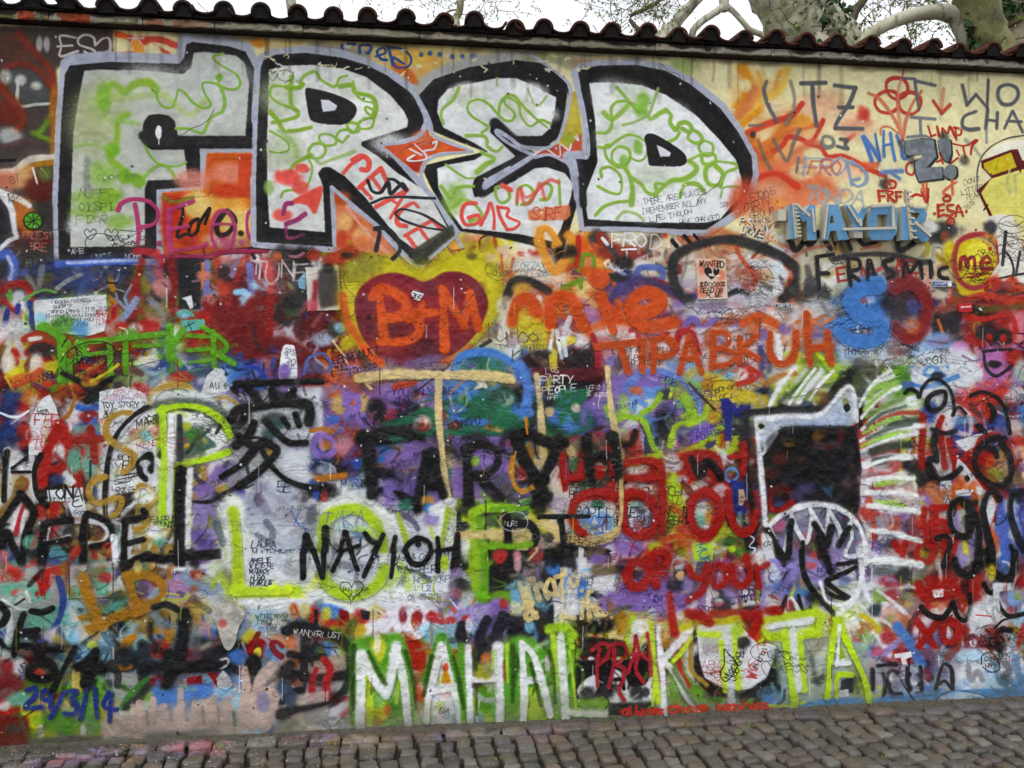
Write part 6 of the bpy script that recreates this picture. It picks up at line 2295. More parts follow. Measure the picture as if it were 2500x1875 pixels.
draw(T14, """
b c8ccd2 200 60 .9: 200,400 1200,380
f c4cad2 40: 0,0 1560,0 1560,300 1380,420 1100,440 900,440 500,330 0,330
b b0b8c8 120 80 .8 1.2: 300,120 900,120
l b0d418 100 .35: -40,310 390,300
b c8e018 40 50: 220,290 330,290
s d2d6da 60 .6: -40,380 200,380 480,380
s d8dce0 130 .5: 510,330 700,420 900,420 1060,340
@graffiti_letter|lower half of the yellow-green ring with white edges
s 9cc414 90 .45: 600,180 640,250 720,310 830,330 940,300 1030,220 1070,120
@
b 506470 50 60 .7: 560,420
t 1c2838 36 10 0: 35,40 AMELIE
t 1c2838 36 10 0: 25,85 VICTOIRE
t 1c2838 36 10 0: 28,130 MARGOT
t 1c2838 36 10 0: 35,175 HUGO
t 1c2838 36 10 0: 35,215 MARIUS
t 2a3840 60 8 -2 .2 .9: 1165,100 WAS HERE
t 4a6068 54 7 -2 .2 .9: 1150,190 SPRING BACKPACKER
t 4a6068 44 7 -2 .2 .9: 1300,250 LUL2
t 2a3840 40 7 -2 .2 .9: 1245,325 06 03 2014
t 2a3840 46 8 -4 .2 .9: 1150,20 Mai & Cat & Mil
t 6a7880 50 7 -4 .2 .7: 750,100 MUNDO FOR
s 2a3028 7 .2: 810,400 800,350 730,280 740,230 790,230 815,260 840,225 890,230 900,280 830,350 810,380
t 2a3028 36 6 -4: 750,265 Pat Jose
t 2a3028 34 6 0: 790,310 2014
% continue NAYIOH lower legs
s K 50 .3: 440,-20 440,100 440,190
s K 44 .3: 520,-20 560,100 590,190
s K 46 .3: 600,-10 600,100 590,180
s K 44 .3: 740,-10 690,90 670,140
s K 44 .3: 810,-10 840,80 860,130
s K 44 .3: 1000,-10 950,90 910,180
s K 44 .3: 1140,-10 1130,100 1120,190
s K 44 .3: 1230,-10 1280,80 1370,80 1430,-10
s K 44 .3: 1490,-10 1480,80 1480,140
b L 30 60 .9: 1530,80
b 1a1a1e 60 30: 1660,110
b 7c70a8 50 60: 1630,170
b 2c2c34 90 60: 1660,240
b 8a5058 50 40: 1620,310
s 8ab418 90 .5: 1760,0 1770,150 1780,280
s 5c9c10 100 .4: 1880,100 1850,250 1830,360
b 1c1a1c 90 120 .95: 1990,120
b b02c20 50 40 .9: 1970,20
b 9a90c0 50 30: 1930,280
l 6ab018 70 .4: 1800,330 2060,320
% XO
s d4d2e0 90 .4: 1100,400 1130,470 1180,580
s d4d2e0 90 .4: 1200,400 1140,500 1060,590
@graffiti_letter|white ring letter O of the white kiss mark
s d4d2e0 70 .35: 1320,410 1250,460 1240,560 1300,640 1370,590 1390,480 1330,410
@
b b01c18 40 40: 1430,490 1320,480
b 8a1c28 30 60: 1210,480
% middle junk
f 9cb8c8 30 .8: 60,440 380,440 380,620 60,620
t 3a5028 46 8 -2: 70,460 whatever your little
t 3a5028 44 8 -2: 90,500 heart desires!
t 3a3a28 40 8 -2: 160,540 Mary Ann Hern
t 28508a 40 8 -4: 90,580 12/20/25
b c8702c 40 60: 370,450 570,520
b 3c74c8 90 50: 620,440 680,460
b b81c18 50 70: 520,480
b c8b860 50 60 .8: 450,450 1000,460
s 24242a 30 .3: 540,450 540,550
b c8c030 40 50: 620,470
f 8a1418 16: 720,430 790,450 830,600 800,640 720,560
b b01c18 60 60: 880,500
f 1c2830 10 .9: 880,440 960,450 950,520 900,510
b c8a018 60 50: 860,600
b A 90 70: 1480,640 1440,600
f 84b8d0 14 .95: 1390,560 1640,540 1660,740 1420,740
t 5890b0 30 5 -2: 1440,610 la la land
x B 8 4 .6: 1440,590 1640,720
b c84a18 60 90: 1600,840 1260,720
f b0200c 20: 1240,680 1330,660 1390,780 1400,920 1280,900
b P 90 60 .95: 1800,450 1700,490
f 9484bc 16: 1600,470 1850,400 1960,370 1970,480 1800,520 1640,530
b b03030 40 30 .9: 1580,520 1700,510 1980,400
s 22222a 90 .35: 1670,570 1660,640 1680,700
s 22222a 90 .35: 1860,520 1810,620 1800,760 1800,860
s 22222a 80 .35: 2000,490 1950,620 1930,700
b W 30 60 .8: 1720,560
% curled red figures
s 8a1014 50 .3: 40,760 40,710 90,690 140,720 130,790
F c8c020 5: 60,760 90,730 120,750 110,800 75,795
b 5a9cd0 80 80: 220,760
s 8a1014 50 .3: 280,720 240,690 200,700 220,760 270,800
b c05818 40 60: 350,680
f 3c78c0 20 .9: 560,660 700,700 720,840 620,820
b c8ccd8 40 60: 700,780
x N 5 5 .8: 590,740 720,840
b K 60 80: 60,860
% big black T/arc drawing
f a89888 20: 540,830 760,760 790,960 700,1000 420,1000 350,900
s 2a282a 90 .4: 460,620 460,760 450,960
@graffiti_drawing|black curved fan shape with arcs beside the white and green M
s 201f22 100 .3: 310,600 400,570 560,600 700,650 800,740 820,900
s 201f22 60 .35: 340,780 450,800 600,800
s 201f22 80 .35: 360,920 480,960 620,960 760,940
s 2a2628 80 .5: 350,860 300,900 280,940 340,960
s 201f22 70 .35: 810,880 780,1020 700,1110 560,1170 400,1200 250,1240
l 201f22 40 .35: 230,1230 260,1270
@
s b01c20 60 .4: 600,820 650,900 620,1000 620,1110
s a01c20 50 .5: 540,900 510,1000 510,1120
s 1c1c20 60 .4: 280,1150 340,1080 420,1060
f b8a8a0 20 .8: 380,1100 640,1060 640,1140 400,1180
f c8c4d0 20 .9: 560,1240 700,1180 800,1100 800,1260 640,1280
t c8c8c8 46 8 4: 370,590 WANDERLUST
s b49c90 110 .35: 200,880 120,980 80,1150 50,1330
s b49c90 100 .35: 210,1050 190,1180 150,1330
s b49c90 70 .35: -10,900 0,1040 -30,1250
b 8078a0 50 70 .8: 130,1150
b 34445c 60 60: 290,1040 350,1130
f 7a7a72 40 .8: 230,1290 700,1270 800,1380 200,1430
b 6a7a5a 100 50 .9: 430,1340
b 989c98 90 50 .8: 560,1340 640,1330
x W 8 8 .5: 400,1270 720,1400
% MAHAL
f 4c9810 50: 850,680 940,640 1190,620 1260,800 1300,1150 1300,1330 830,1370 830,800
b c8c010 60 80 .95: 1030,780 1020,740
b c8c018 40 140: 940,1060 950,1200
b 3c7c14 60 160: 1160,1100
b b05a18 40 60: 1080,1230 1060,1270
s 3c8c10 90 .4: 840,720 840,1000 840,1300
s 4c9a10 70 .4: 880,700 960,800 1060,980
s 4c9a10 80 .4: 1060,900 1110,760 1150,660 1200,720 1230,820
@graffiti_letter|big white letter M with green edges at the foot of the wall
s D6DADE 84 .5: 890,790 890,1000 880,1200 880,1360
s D6DADE 76 .5: 890,790 980,960 1080,1100
s D6DADE 76 .5: 1160,720 1130,900 1090,1080
s D6DADE 68 .5: 1160,730 1200,900 1230,1100 1250,1320
@
b 8a7030 40 60 .7: 1350,1200
f 8a4418 30 .8: 1290,920 1400,920 1380,1160 1300,1150
b b03014 40 70: 1340,1080
s 3c8c10 80 .4: 1500,660 1440,840 1390,1000
s 3c8c10 80 .4: 1510,660 1590,860 1640,1040 1690,1300
@graffiti_letter|first big white letter A with green edges at the foot of the wall
s D2D2D2 68 .5: 1500,720 1460,900 1410,1100 1390,1300
s D6DADE 68 .5: 1510,720 1570,940 1630,1150 1660,1310
l D2D2D4 68 .5: 1440,1060 1600,1030
@
f d09010 14: 1540,860 1590,1000 1500,1010
b d04020 24 30: 1540,880
b c08078 60 30 .7: 1530,1100
b 8ac018 50 50: 1510,1190
b 7ca0b8 60 60 .9: 1570,1230
t 24301c 50 9 0: 1490,1195 &M
s 4a9410 70 .45: 1660,720 1670,1000 1690,1320
@graffiti_letter|big white letter H with green edges at the foot of the wall
s D6DADE 64 .5: 1710,730 1720,950 1730,1310
s D6DADE 68 .5: 1960,720 1960,950 1960,1290
l D6DADE 61 .5: 1720,980 1960,970
@
b c86420 40 60: 1850,830
b 4c8c18 70 120: 1860,1150
b a0a018 40 60: 1800,910 1860,920
b 5a8cac 50 50 .8: 1800,1280
f 8a8a84 60 .7: 830,1310 2054,1290 2054,1400 830,1390
""")
draw(T15, """
f 1e1c1e 20 .9: -20,100 560,60 620,260 400,320 -20,330
b b02c2c 50 50: 60,40 340,40
b c09098 30 60: 200,90
b 3c78c8 60 60: 480,120
f c8c8cc 20: 560,40 740,30 720,140 960,160 960,300 860,380 700,460 480,560 470,330 540,200
b 6ca414 120 40: 100,330
b 60a0c8 50 90: 200,390 190,300
b P 60 80: 40,430
b b02828 30 40: 90,390
f 22222a 20: 140,500 290,480 330,640 180,690
f 22222a 20 .9: 300,420 480,400 480,600 360,640
s 22222a 80 .35: 80,480 30,620 0,720
s 3878c8 80 .4: 660,130 700,240 690,330
b 6ab0d8 40 60: 290,560
s 22222a 60 .35: 780,310 840,350 830,420 740,460
s 1c1a1c 60 .4: 640,140 740,170 940,130 1000,120
b 7a6a50 100 50 .8: 870,130
t 2a2a2c 50 7 0: 740,200 UNA 3 III
t 2a2a2c 44 7 0: 800,260 Soni 14
t 2c78b0 64 10 -30: 640,420 ITIS
t 2c78b0 80 12 -34: 790,520 HORE!
x K 16 5 .6: 500,200 960,480
% red ring at the right, purple
b P 180 130 .95: 1120,300 1250,380
b 8c7cb8 150 110: 1600,330 1400,230
b 2a2a34 50 40: 1110,170
b 3a2c2c 60 40: 1190,220 1290,160
t 28246a 60 9 -10: 1000,300 Du Ras
t 28246a 60 9 -10: 1010,370 VOYAMO
s 28246a 8 .2: 990,460 980,320 1040,270 1180,280 1210,370 1150,450
t 28246a 56 9 -10: 1230,330 Jerom
% you
b b0c0d0 40 50: 1240,480 1620,170
@graffiti_drawing|small painted figure of a person in dark suit reaching to the right
f 2c2c3c 6: 1370,230 1430,200 1520,230 1550,280 1500,300 1500,390 1440,400 1390,340
F 2a2420 4: 1405,120 1440,80 1490,90 1500,150 1440,160 1410,180
F b89868 3: 1415,170 1440,140 1480,140 1480,190 1450,215 1425,200
f a89058 4: 1450,300 1550,270 1550,300 1460,330
@
s a08848 20 .3 .9: 1390,140 1390,80 1440,40 1530,70 1560,150
f c8c8cc 10 .9: 1660,200 1700,220 1690,480 1650,470
f 303038 20 .9: 1710,280 1850,290 1850,500 1710,500
b c0c0c0 40 30 .8: 1750,380 1720,320
b 8a7cb8 60 60 .9: 1900,190
t 20204a 70 11 -4: 1830,270 DODRO
t 20204a 64 11 -4: 1835,335 IAMDRO
l 20204a 10 .2: 1835,350 2030,320
l 20204a 8 .2: 1812,200 1820,340
t 28246a 60 10 0: 1580,410 SSC
b b0c4d0 60 30: 2000,400
b 1c2030 100 40 .9: 2010,440
s 9a3020 70 .5: 1700,470 1900,470 2030,480
b 2c2c34 60 60 .9: 2010,540 1940,690
s b83010 80 .4: 2030,500 2050,620 2000,680
% gold handwriting
@graffiti_tag|gold handwritten words low in the middle, one above the other
t H 175 46 -14 .3 1 .62: 190,215 What
t H 150 42 -8 .3 1 .7: 575,120 a
t H 165 46 -6 .3 1 .7: 250,360 &
t H 195 44 4 .3 1 .6: 560,290 Life
@graffiti_tag|gold handwritten words above the red tag near the ground
t H 195 46 2 .3 1 .74: 470,490 lead
t H 170 44 2 .3 1 .6: 890,490 in
@
b J 50 90: 1000,540 1180,560
b 2a2420 90 60: 660,600
b K 120 60 .95: 840,560
s J 46 .4: 660,700 760,720 830,700
b c0c0c4 50 90 .9: 1120,600
b c8ccd0 40 40: 550,560
b 8c3020 70 40: 780,680
b J 60 40: 620,790
f 1c1a1c 14: 600,830 1230,820 1250,1060 640,1130
% black white mural
F c4c4ca 14: 660,1060 720,980 800,940 830,1000 780,1110 700,1130
F c8c8cc 14: 940,900 1020,940 1080,1030 1200,1000 1250,850 1250,1150 1000,1170 900,1140 930,1060
b 2a2a2c 60 60: 900,1060 1120,1080 740,1090
b 34343a 30 40: 1190,1080
s K 36 .4: 950,980 1000,980 1020,1050
f 2a2624 14 .9: 700,640 1030,670 1040,800 620,800
@graffiti_letter|dark red letter P with a long dripping stem
s a0202c 33 .2: 830,740 810,860 815,1030
s a0202c 33 .2: 770,750 840,700 900,720 890,800 830,860
@graffiti_letter|dark red letter R with a long curling tail
s a0202c 35 .2: 940,740 940,860 900,1040
s a0202c 38 .2: 910,710 1000,700 1040,760 1000,830 960,860
s a0202c 38 .2: 960,860 1020,900 1010,980 980,1060 1020,1140 1010,1160
@graffiti_letter|dark red letter A right of the dark red R
s a0202c 33 .2: 1110,640 1090,780 1050,920
s a0202c 35 .2: 1110,640 1130,760 1110,900 1170,1000
l a0202c 30 .2: 1080,790 1150,770
@graffiti_letter|dark red letter T right of the dark red A
s a0202c 35 .2: 1200,620 1220,760 1220,860 1230,940
s a0202c 30 .2: 1160,790 1230,830 1420,790
@
% MAHAL: A L
f 4c9a14 50: 110,700 200,630 300,650 400,760 600,560 650,760 640,1140 900,1140 900,1300 500,1320 0,1330 0,1100 100,1000
s 9cc820 60 .5: 120,720 120,900
b 3c8418 60 130: 150,900 420,980
b a8cc20 80 90 .9: 330,1200 300,1150
b b04030 24 80 .8: 100,900
@graffiti_letter|second big white letter A with green edges at the foot of the wall
s D6DADE 64 .5: 230,700 240,900 250,1100 240,1300
s D6DADE 64 .5: 230,700 310,770 360,900 410,1080 450,1250
l D6DADE 53 .5: 250,990 390,970
@graffiti_letter|big white letter L with yellow-green edges at the foot of the wall
s D6DADE 76 .5: 530,650 540,850 560,1100 570,1300
s a8d020 50 .5: 470,640 480,850 490,1050
s 9cc81c 50 .5: 600,650 620,720
l D0D8CC 80 .6: 580,1230 880,1240
@
s D6DADE 76 .5: 40,720 50,900 60,1100 60,1300
s 9cc81c 70 .5: 440,590 560,570 640,640
b c0a8b8 20 70 .9: 430,850
s 6cac14 60 .5: 620,1160 880,1160
% K
f 8a9a84 40 .9: 1250,1130 2054,1080 2054,1300 1300,1320 900,1310 900,1170
f 202224 20: 900,1160 1260,1150 1260,1290 900,1310
b 6ca41c 70 90: 1440,1120 1430,960
s 5a9418 90 .5: 1380,850 1480,970 1600,1130
s b8d818 50 .45: 1230,540 1250,800 1270,1000 1290,1150
s b02018 60 .4: 1440,830 1460,930 1510,1030
s a02c28 40 .4: 1310,870 1330,1010
@graffiti_letter|big white letter K with yellow-green edges at the foot of the wall
s D6DADE 61 .5: 1290,580 1300,800 1320,1000 1330,1250
s D6DADE 68 .5: 1530,590 1440,690 1350,790 1310,850
s D6DADE 68 .5: 1320,830 1420,940 1500,1090 1580,1200
s b4d81c 40 .4: 1550,640 1480,740 1400,830
@
b b87818 40 90 .9: 1340,640
s c8c818 50 .5: 1420,600 1540,550
s 8a8020 50 .5: 1560,540 1600,520
% shield shape white, with K I T T A
f 201e20 20: 1550,600 1600,540 1620,900 1720,1020 1900,1080 2054,1060 2054,1120 1700,1120 1560,960
@painted_patch|white painted shield shape with pen notes between the tall letters
f c8c8ce 8: 1580,590 1900,540 2054,700 2200,700 2130,960 2060,1040 1900,1055 1760,1030 1640,960 1600,820
@
s a08030 40 .5: 1540,700 1540,900 1660,1020
f 8a8a90 30 .6: 1600,640 1760,650 1750,760 1640,800
b 202022 60 50: 1930,690
t a0707a 60 8 0: 1615,720 ARMIN
t a0707a 60 8 0: 1620,830 ARMEN
t a0606a 46 8 0: 1650,890 FORO
x R 9 6 .6: 1620,820 1740,1010
@graffiti_letter|white capital I with yellow-green edges on the shield shape
s b4d818 60 .4: 1600,590 1620,620 1750,630
s b4d818 56 .4: 1770,690 1790,850 1800,1060
s b4d818 56 .4: 1860,640 1880,830 1900,1040
s c0c8c4 70 .5: 1620,570 1780,560 1900,560
s c0c4c8 70 .5: 1820,640 1830,850 1850,1180
@
s b0a818 60 .5: 1590,530 1750,530 1900,510
b 9cc020 60 60 .9: 1900,590
s 16181a 9 .2: 1830,790 1790,740 1790,850 1760,930 1800,990 1860,930 1890,860 1830,780
t 16181a 50 8 -70: 1790,960 Monika
t 16181a 46 8 -70: 1830,970 Jablonsk
t b83040 60 10 -80: 1960,960 WO
b 5a9418 80 30 .9: 1720,1140 2000,1150
""")
draw(T16, """
b c0c8d8 90 90 .9: 250,150 180,60
b 8c7cc0 90 120: 480,150 600,180
s 8c7cc8 36 .35: 290,60 230,80 180,200 200,320 180,440
s 8c7cc8 36 .35: 300,70 350,130 420,90
b c04848 50 30: 560,100 500,220
b 4a88b8 30 30: 480,310
s 181818 50 .35: 490,-10 510,150 560,260 660,380 760,490
s 181818 56 .35: 660,-20 700,80 720,150
t 28205a 64 9 -4: 610,100 #COSTA
f c8ccd4 14 .9: 690,190 900,90 940,340 860,360
s 181818 36 .3: 770,90 850,80 920,70
s 181818 46 .3: 910,110 800,170 690,220 780,300 860,350
s 181818 46 .3: 640,270 740,330 830,360
b 5a70a8 50 50 .8: 830,220
s d6dae0 60 .4: 940,0 960,130 940,280 880,380 780,470
s d6dae0 50 .4: 960,200 1000,330 1080,420
s d6dae0 40 .5: 640,230 690,370 800,400 900,380
b 24242a 60 50 .8: 440,400
s 1c1c22 40 .4: 380,340 340,440 330,480
s 1c1c22 40 .4: 470,330 500,440 540,450
s d4d4da 36 .4: 410,360 380,450
s d4d4da 36 .4: 420,360 470,440
b 8a2c38 40 50: 400,410
b a2160c 60 40: 290,450
b a2160c 60 80: 150,500
b a0160a 40 40: 60,40 120,60
s 8c1c18 60 .4: 130,60 150,200
t 28241e 50 8 0: 320,250 On
t 282828 40 7 -40: 240,330 000
% white rays right
b 4a544a 100 70 .8: 1100,110 1230,170
s d0d8dc 60 .6: 1060,60 1200,60 1420,100
s d0d8dc 60 .6: 1000,260 1200,250 1420,290
b a02c38 120 50: 1200,220 1240,330
b 2a302c 60 60: 1280,170 1330,330
b 78a040 50 60: 1080,330 1200,500
s d0ccd0 36 .5: 1080,290 1200,380 1330,500
s d0ccd0 36 .5: 920,380 1040,480 1180,560 1300,680
s d0ccd0 36 .5: 920,440 1000,560 1080,650 1160,740
b 28323c 60 50: 1060,440
s c8b018 50 .4: 950,480 1020,520 1090,600
b b06838 90 50: 1280,540 960,580
b b02c30 60 60: 1160,650
s 3c70b8 90 .4: 1230,570 1330,700 1420,860
s 9080b8 60 .4: 1250,680 1130,770 980,780
b b4506a 50 40: 1080,760
b c8c8c8 60 70 .8: 880,560
s a0160a 70 .4: 1380,520 1440,600 1530,740
s a0160a 70 .4: 1550,520 1480,620 1400,720
@graffiti_letter|red ring letter O after a red cross low at the right
s a0160a 70 .35: 1630,530 1580,590 1590,670 1650,690 1700,640 1690,560 1630,530
@
f D0D0D8 14 .9: 1610,560 1660,580 1670,640 1620,640
% red letters & loops top right
b a0160a 90 50: 1450,240 1430,310
s a0160a 80 .35: 1400,240 1450,350 1520,330
s a0160a 80 .35: 1620,210 1580,260 1600,330 1680,300 1640,210
b a0160a 120 90: 1820,230 1780,330
s 151515 50 .25: 1420,420 1480,480 1580,500 1640,430 1660,380
s 151515 50 .25: 1660,380 1700,490 1760,520 1800,420 1790,330
s 151515 70 .25: 1680,60 1720,150 1800,170 1860,60 1880,-10
s 151515 70 .25: 1930,-10 1960,120 2050,200 2120,160 2140,0
s 151515 40 .3: 1900,240 1950,310 2000,270
s 151515 40 .25: 1990,330 2030,430 2100,490 2212,470
b 8a80b8 50 60: 1750,60
b 3a58b0 40 60: 2050,60
b c8b020 40 60: 1960,150 1330,380
f c8ccd2 14 .9: 1970,230 2120,230 2110,290 2020,300 2030,460 1980,470
b 6a90c8 80 60: 2130,360
b 88a048 50 40: 2180,330
b c8ccd0 130 100 .9: 1900,480
s a83030 10 .3: 1840,480 1960,490
s 6a1818 60 .4: 2050,590 2000,630 2010,740
s 1a1a1c 50 .4: 2040,590 2110,600
s 1c1a1c 70 .5: 2020,720 2060,800
s a83030 50 .5: 2212,560 2150,760
f 7a3038 20 .9: 1750,630 1900,640 1910,740 1750,740
b c0c0c8 30 30: 1820,700
b a0c4dc 140 60 .9: 1800,800 1950,1010
b D0D4D8 120 120 .9: 2130,860 1800,960
s 2a2a2e 12 .2: 1880,860 1890,790 1960,770 2010,830 2020,900 1950,920 1890,880
t 202024 36 7 -10: 1900,810 CONVIVEN
t 202024 36 7 -10: 1910,860 HAPPY
x K 12 5 .7: 1820,560 2000,740
f 9098a4 30 .8: 1480,740 1700,750 1680,850 1480,840
t 4a5258 40 6 0: 1500,770 IL PRIZE
t 4a5258 40 6 0: 1490,815 we choose love
% TTA
f 8a9a9c 40 .9: 240,760 440,640 1000,700 1040,1130 300,1230
f 202224 20: 220,960 310,760 340,1080 60,1110 60,1070
b b8b4b0 90 60 .8: 640,660 620,760
b 3c3c40 60 60: 620,960 910,1010
b c0c4c8 60 100 .9: 820,780
s a8b418 70 .5: 210,560 220,640 340,640 400,680
@graffiti_letter|big white letter T with yellow-green edges at the foot of the wall
s b0d014 70 .4: 210,520 400,490 620,470 630,560
s b0d014 70 .4: 620,620 480,640 480,760 510,1050
s acd810 70 .4: 360,620 390,850 430,1100 440,1220
s a8c814 60 .4: 200,580 240,640 360,650
s c8d0cc 60 .5: 230,570 400,540 560,520
s c4ccc8 60 .5: 420,600 440,800 470,1050
@graffiti_letter|big white letter A with yellow-green edges ending the tall row
s b4dc10 62 .35: 760,520 720,760 700,1000 690,1120
s b4dc10 62 .35: 760,520 830,660 910,830 980,990 1030,1190
s D4D8D8 38 .5: 780,560 770,800 760,860
s b4d810 44 .35: 760,1130 770,950 880,940
l D4D8D8 38 .5: 760,860 860,850
@
f 8ab018 10 .9: 790,650 840,810 780,820
f 2c2e34 12: 800,980 890,960 900,1080 790,1080
f c8ccd0 8: 780,1060 860,1050 860,1110 780,1110
t b03430 70 12 -80: 60,960 WOS
t b03430 60 10 80: 210,700 LT
t 202020 40 7 -70: 120,880 Michal
x K 8 5 .7: 200,760 300,900
% ITCH A
f 9aa4b4 30 .8: 1000,860 1440,860 1440,1110 1030,1110
@graffiti_word|black outlined capitals low on the right side
s 24222c 40 .4: 1040,900 1040,1050
s 24222c 40 .35: 1080,870 1160,860 1220,860
s 24222c 36 .35: 1120,930 1140,1000 1130,1080
s 24222c 40 .35: 1230,920 1180,920 1160,1000 1190,1080 1260,1090
l 24222c 36 .35: 1310,890 1310,1010
l 24222c 36 .35: 1410,880 1420,1060
l 24222c 36 .35: 1310,1010 1400,1010
@
b 24222c 24 24: 1320,940 1390,950 1330,1050 1390,1090
b D8D8DC 30 40 .9: 1360,990 1190,960
f a8a8ac 20 .9: 1520,850 1690,850 1680,1050 1520,1040
s 2c2c30 40 .4: 1530,1050 1570,900 1600,860 1650,900 1660,1050
s 2c2c30 30 .4: 1560,1010 1600,990 1650,1050
b 8a2a30 40 60: 1460,950
s 202020 14 .3: 1325,780 1325,880
b 202020 16 14: 1325,780
f D4D4D8 6: 1210,780 1340,760 1350,800 1300,820 1310,860 1270,860 1260,810 1215,810
s 8a8c94 50 .5: 1780,880 1800,980 1850,920 1890,980
s 6a6c74 60 .5: 2060,850 2100,900 2060,950
b 34383c 60 40 .7: 2060,980
f 4a86c0 26: 460,1160 720,1120 1050,1110 1440,1080 1820,1050 2212,1040 2600,1040 2600,1100 2212,1110 1900,1120 1400,1160 1000,1200 480,1230
f b4ccdc 14 .9: 1560,1110 1700,1070 1860,1080 1920,1130 1700,1160 1560,1150
b 5a70b8 40 20 .9: 1850,1130
s 242c3c 7 .2: 1490,1160 1600,1080 1720,1065 1860,1090 1930,1120
s acd020 60 .4: 980,1060 1020,1180
""")
U1 = (1300, 1050, 1.813)
draw(U1, """
b c4c0c0 26 20 .8: 300,170 440,180 640,150
b 9aa0b0 30 20 .8: 470,240 660,220 760,230
b 1c1a1c 40 50 .8: 30,330 90,560
b P 60 46 .9: 420,520 350,760 460,760 570,680 640,760
b 8474b0 40 50 .9: 700,680 880,700
b c8c8cc 50 40 .9: 230,620 160,780 310,680
f 201e20 16 .9: 100,500 180,500 200,620 120,600
b 6e6048 50 24 .9: 300,620
b 302c34 30 30 .8: 400,600 620,680
b c0c8d0 40 30 .8: 1010,580 640,590
@graffiti_letter|red capital H of the upper red row beside the gold line
s 9e140a 36 .35: 132,115 140,170 150,222
s 9e140a 30 .35: 150,215 190,214 222,208
s 9e140a 32 .35: 208,165 210,215
d 9e140a 4 10 46 4: 140,225 160,225
@graffiti_letter|small red letter s of the upper red row
s 9e140a 24 .35: 312,165 284,166 282,182 306,190 300,204 276,206
@
s 9e140a 34 .4: 342,80 350,130 352,190
@graffiti_letter|wide red letter of the upper red row under lime lines
s 9e180c 36 .4: 400,150 450,140 520,136 562,160 574,230
s 9e180c 32 .4: 410,205 470,216 540,206
@graffiti_letter|red letter W of the upper red row with black inside
s 9e180c 44 .4: 690,112 695,160 716,205
s 9e180c 44 .4: 690,112 750,104 806,118 820,170
s 181618 34 .45: 702,130 736,200 768,142 800,156 836,204
@graffiti_letter|red capital I of the upper red row
s 9e180c 36 .4: 932,66 936,130 930,192
l 9e180c 26 .4: 876,120 936,110
@graffiti_letter|first red ring letter of the lower red row
s 9e140a 36 .35: 362,292 290,272 226,282 184,322 172,380 188,430 214,456
@graffiti_letter|second red ring letter of the lower red row
s 9e140a 36 .35: 404,300 446,276 510,300 546,370 528,440 474,472 424,444 402,390 404,300
s 9e140a 28 .4: 574,260 578,330 572,450
@graffiti_letter|third red ring letter of the lower red row
s 9e140a 36 .35: 764,264 716,290 694,350 708,420 752,458 802,440 832,380 820,310 770,268
@graffiti_letter|red letter U of the lower red row beside a navy D
s 9e140a 36 .35: 862,276 868,350 888,420 932,462 972,430 990,366
@graffiti_letter|red letter D behind the white wolf outline
s 9e140a 30 .35: 1056,262 1056,350 1112,346 1146,310 1128,266 1060,262
@graffiti_letter|red letter o with black centre above the purple area
s 9e140a 44 .35: 444,590 420,640 440,692 492,684 514,622 482,588 444,590
@graffiti_letter|looped red letter f above the purple area
s 9e140a 36 .35: 546,690 540,610 590,600 594,552 558,534 530,556 540,598 580,640
@graffiti_letter|red letter y above the purple area
s 9e140a 36 .35: 688,606 704,642 748,654 772,598
s 9e140a 34 .35: 766,620 752,706 690,752
@graffiti_letter|red letter o between a red y and u
s 9e140a 34 .35: 818,598 788,640 808,692 852,674 854,618 818,598
@graffiti_letter|red letter u above the purple area
s 9e140a 36 .35: 878,606 884,662 928,690 962,646 952,600
@graffiti_letter|red letter r beside the white toothed jaw
s 9e140a 34 .35: 988,602 1002,694
s 9e140a 30 .35: 990,618 1038,594
@
s a81c10 42 .5 .95: 604,730 614,810 628,900
s 9e140a 50 .5 .9: 690,810 740,826 780,850
s 9e140a 44 .5 .9: 940,820 1000,840 970,900
s 9e140a 40 .5 .9: 1040,800 1090,800
s 1a1a1c 20 .4: 30,384 120,382 250,382
s 1a1a1c 26 .4: 125,390 132,500
s c0a868 22 .4: 378,40 386,130 392,300 384,420 340,470
""")
draw((850, 850, 1.813), """
s 1a181a 46 .45: 95,400 105,520 100,650
s 1a181a 40 .5: 80,390 150,370 250,380 330,400
s 1a181a 36 .5: 110,540 190,556
s 1a181a 46 .5: 345,480 325,570 300,690
s 1a181a 44 .5: 350,470 390,560 420,650
s 1a181a 40 .45: 520,440 526,560 530,680
s 1a181a 38 .45: 510,450 580,420 650,450 660,510 610,560 540,560
s 1a181a 36 .5: 590,570 640,620 680,660
s 1a181a 52 .45: 740,390 770,480 830,580 880,660
s 1a181a 40 .45: 730,385 800,375 850,410
s 1a181a 40 .5: 930,400 900,480 860,570
s 1a181a 44 .45: 1060,390 1066,480 1076,580
s 1a181a 44 .45: 1176,390 1186,480 1196,560
s 1a181a 34 .45: 1070,490 1130,470 1180,500
b E 50 26 .85: 600,240 520,230 680,330 980,210 1040,330
b 3a6cc0 40 26 .85: 480,270 560,190 980,350 760,270
s c0b8a8 14 .4: 560,180 590,170 600,150 570,150
s c07c20 10 .4: 782,310 792,380
s c07c20 14 .4: 740,460 726,560 760,640 820,620
""")
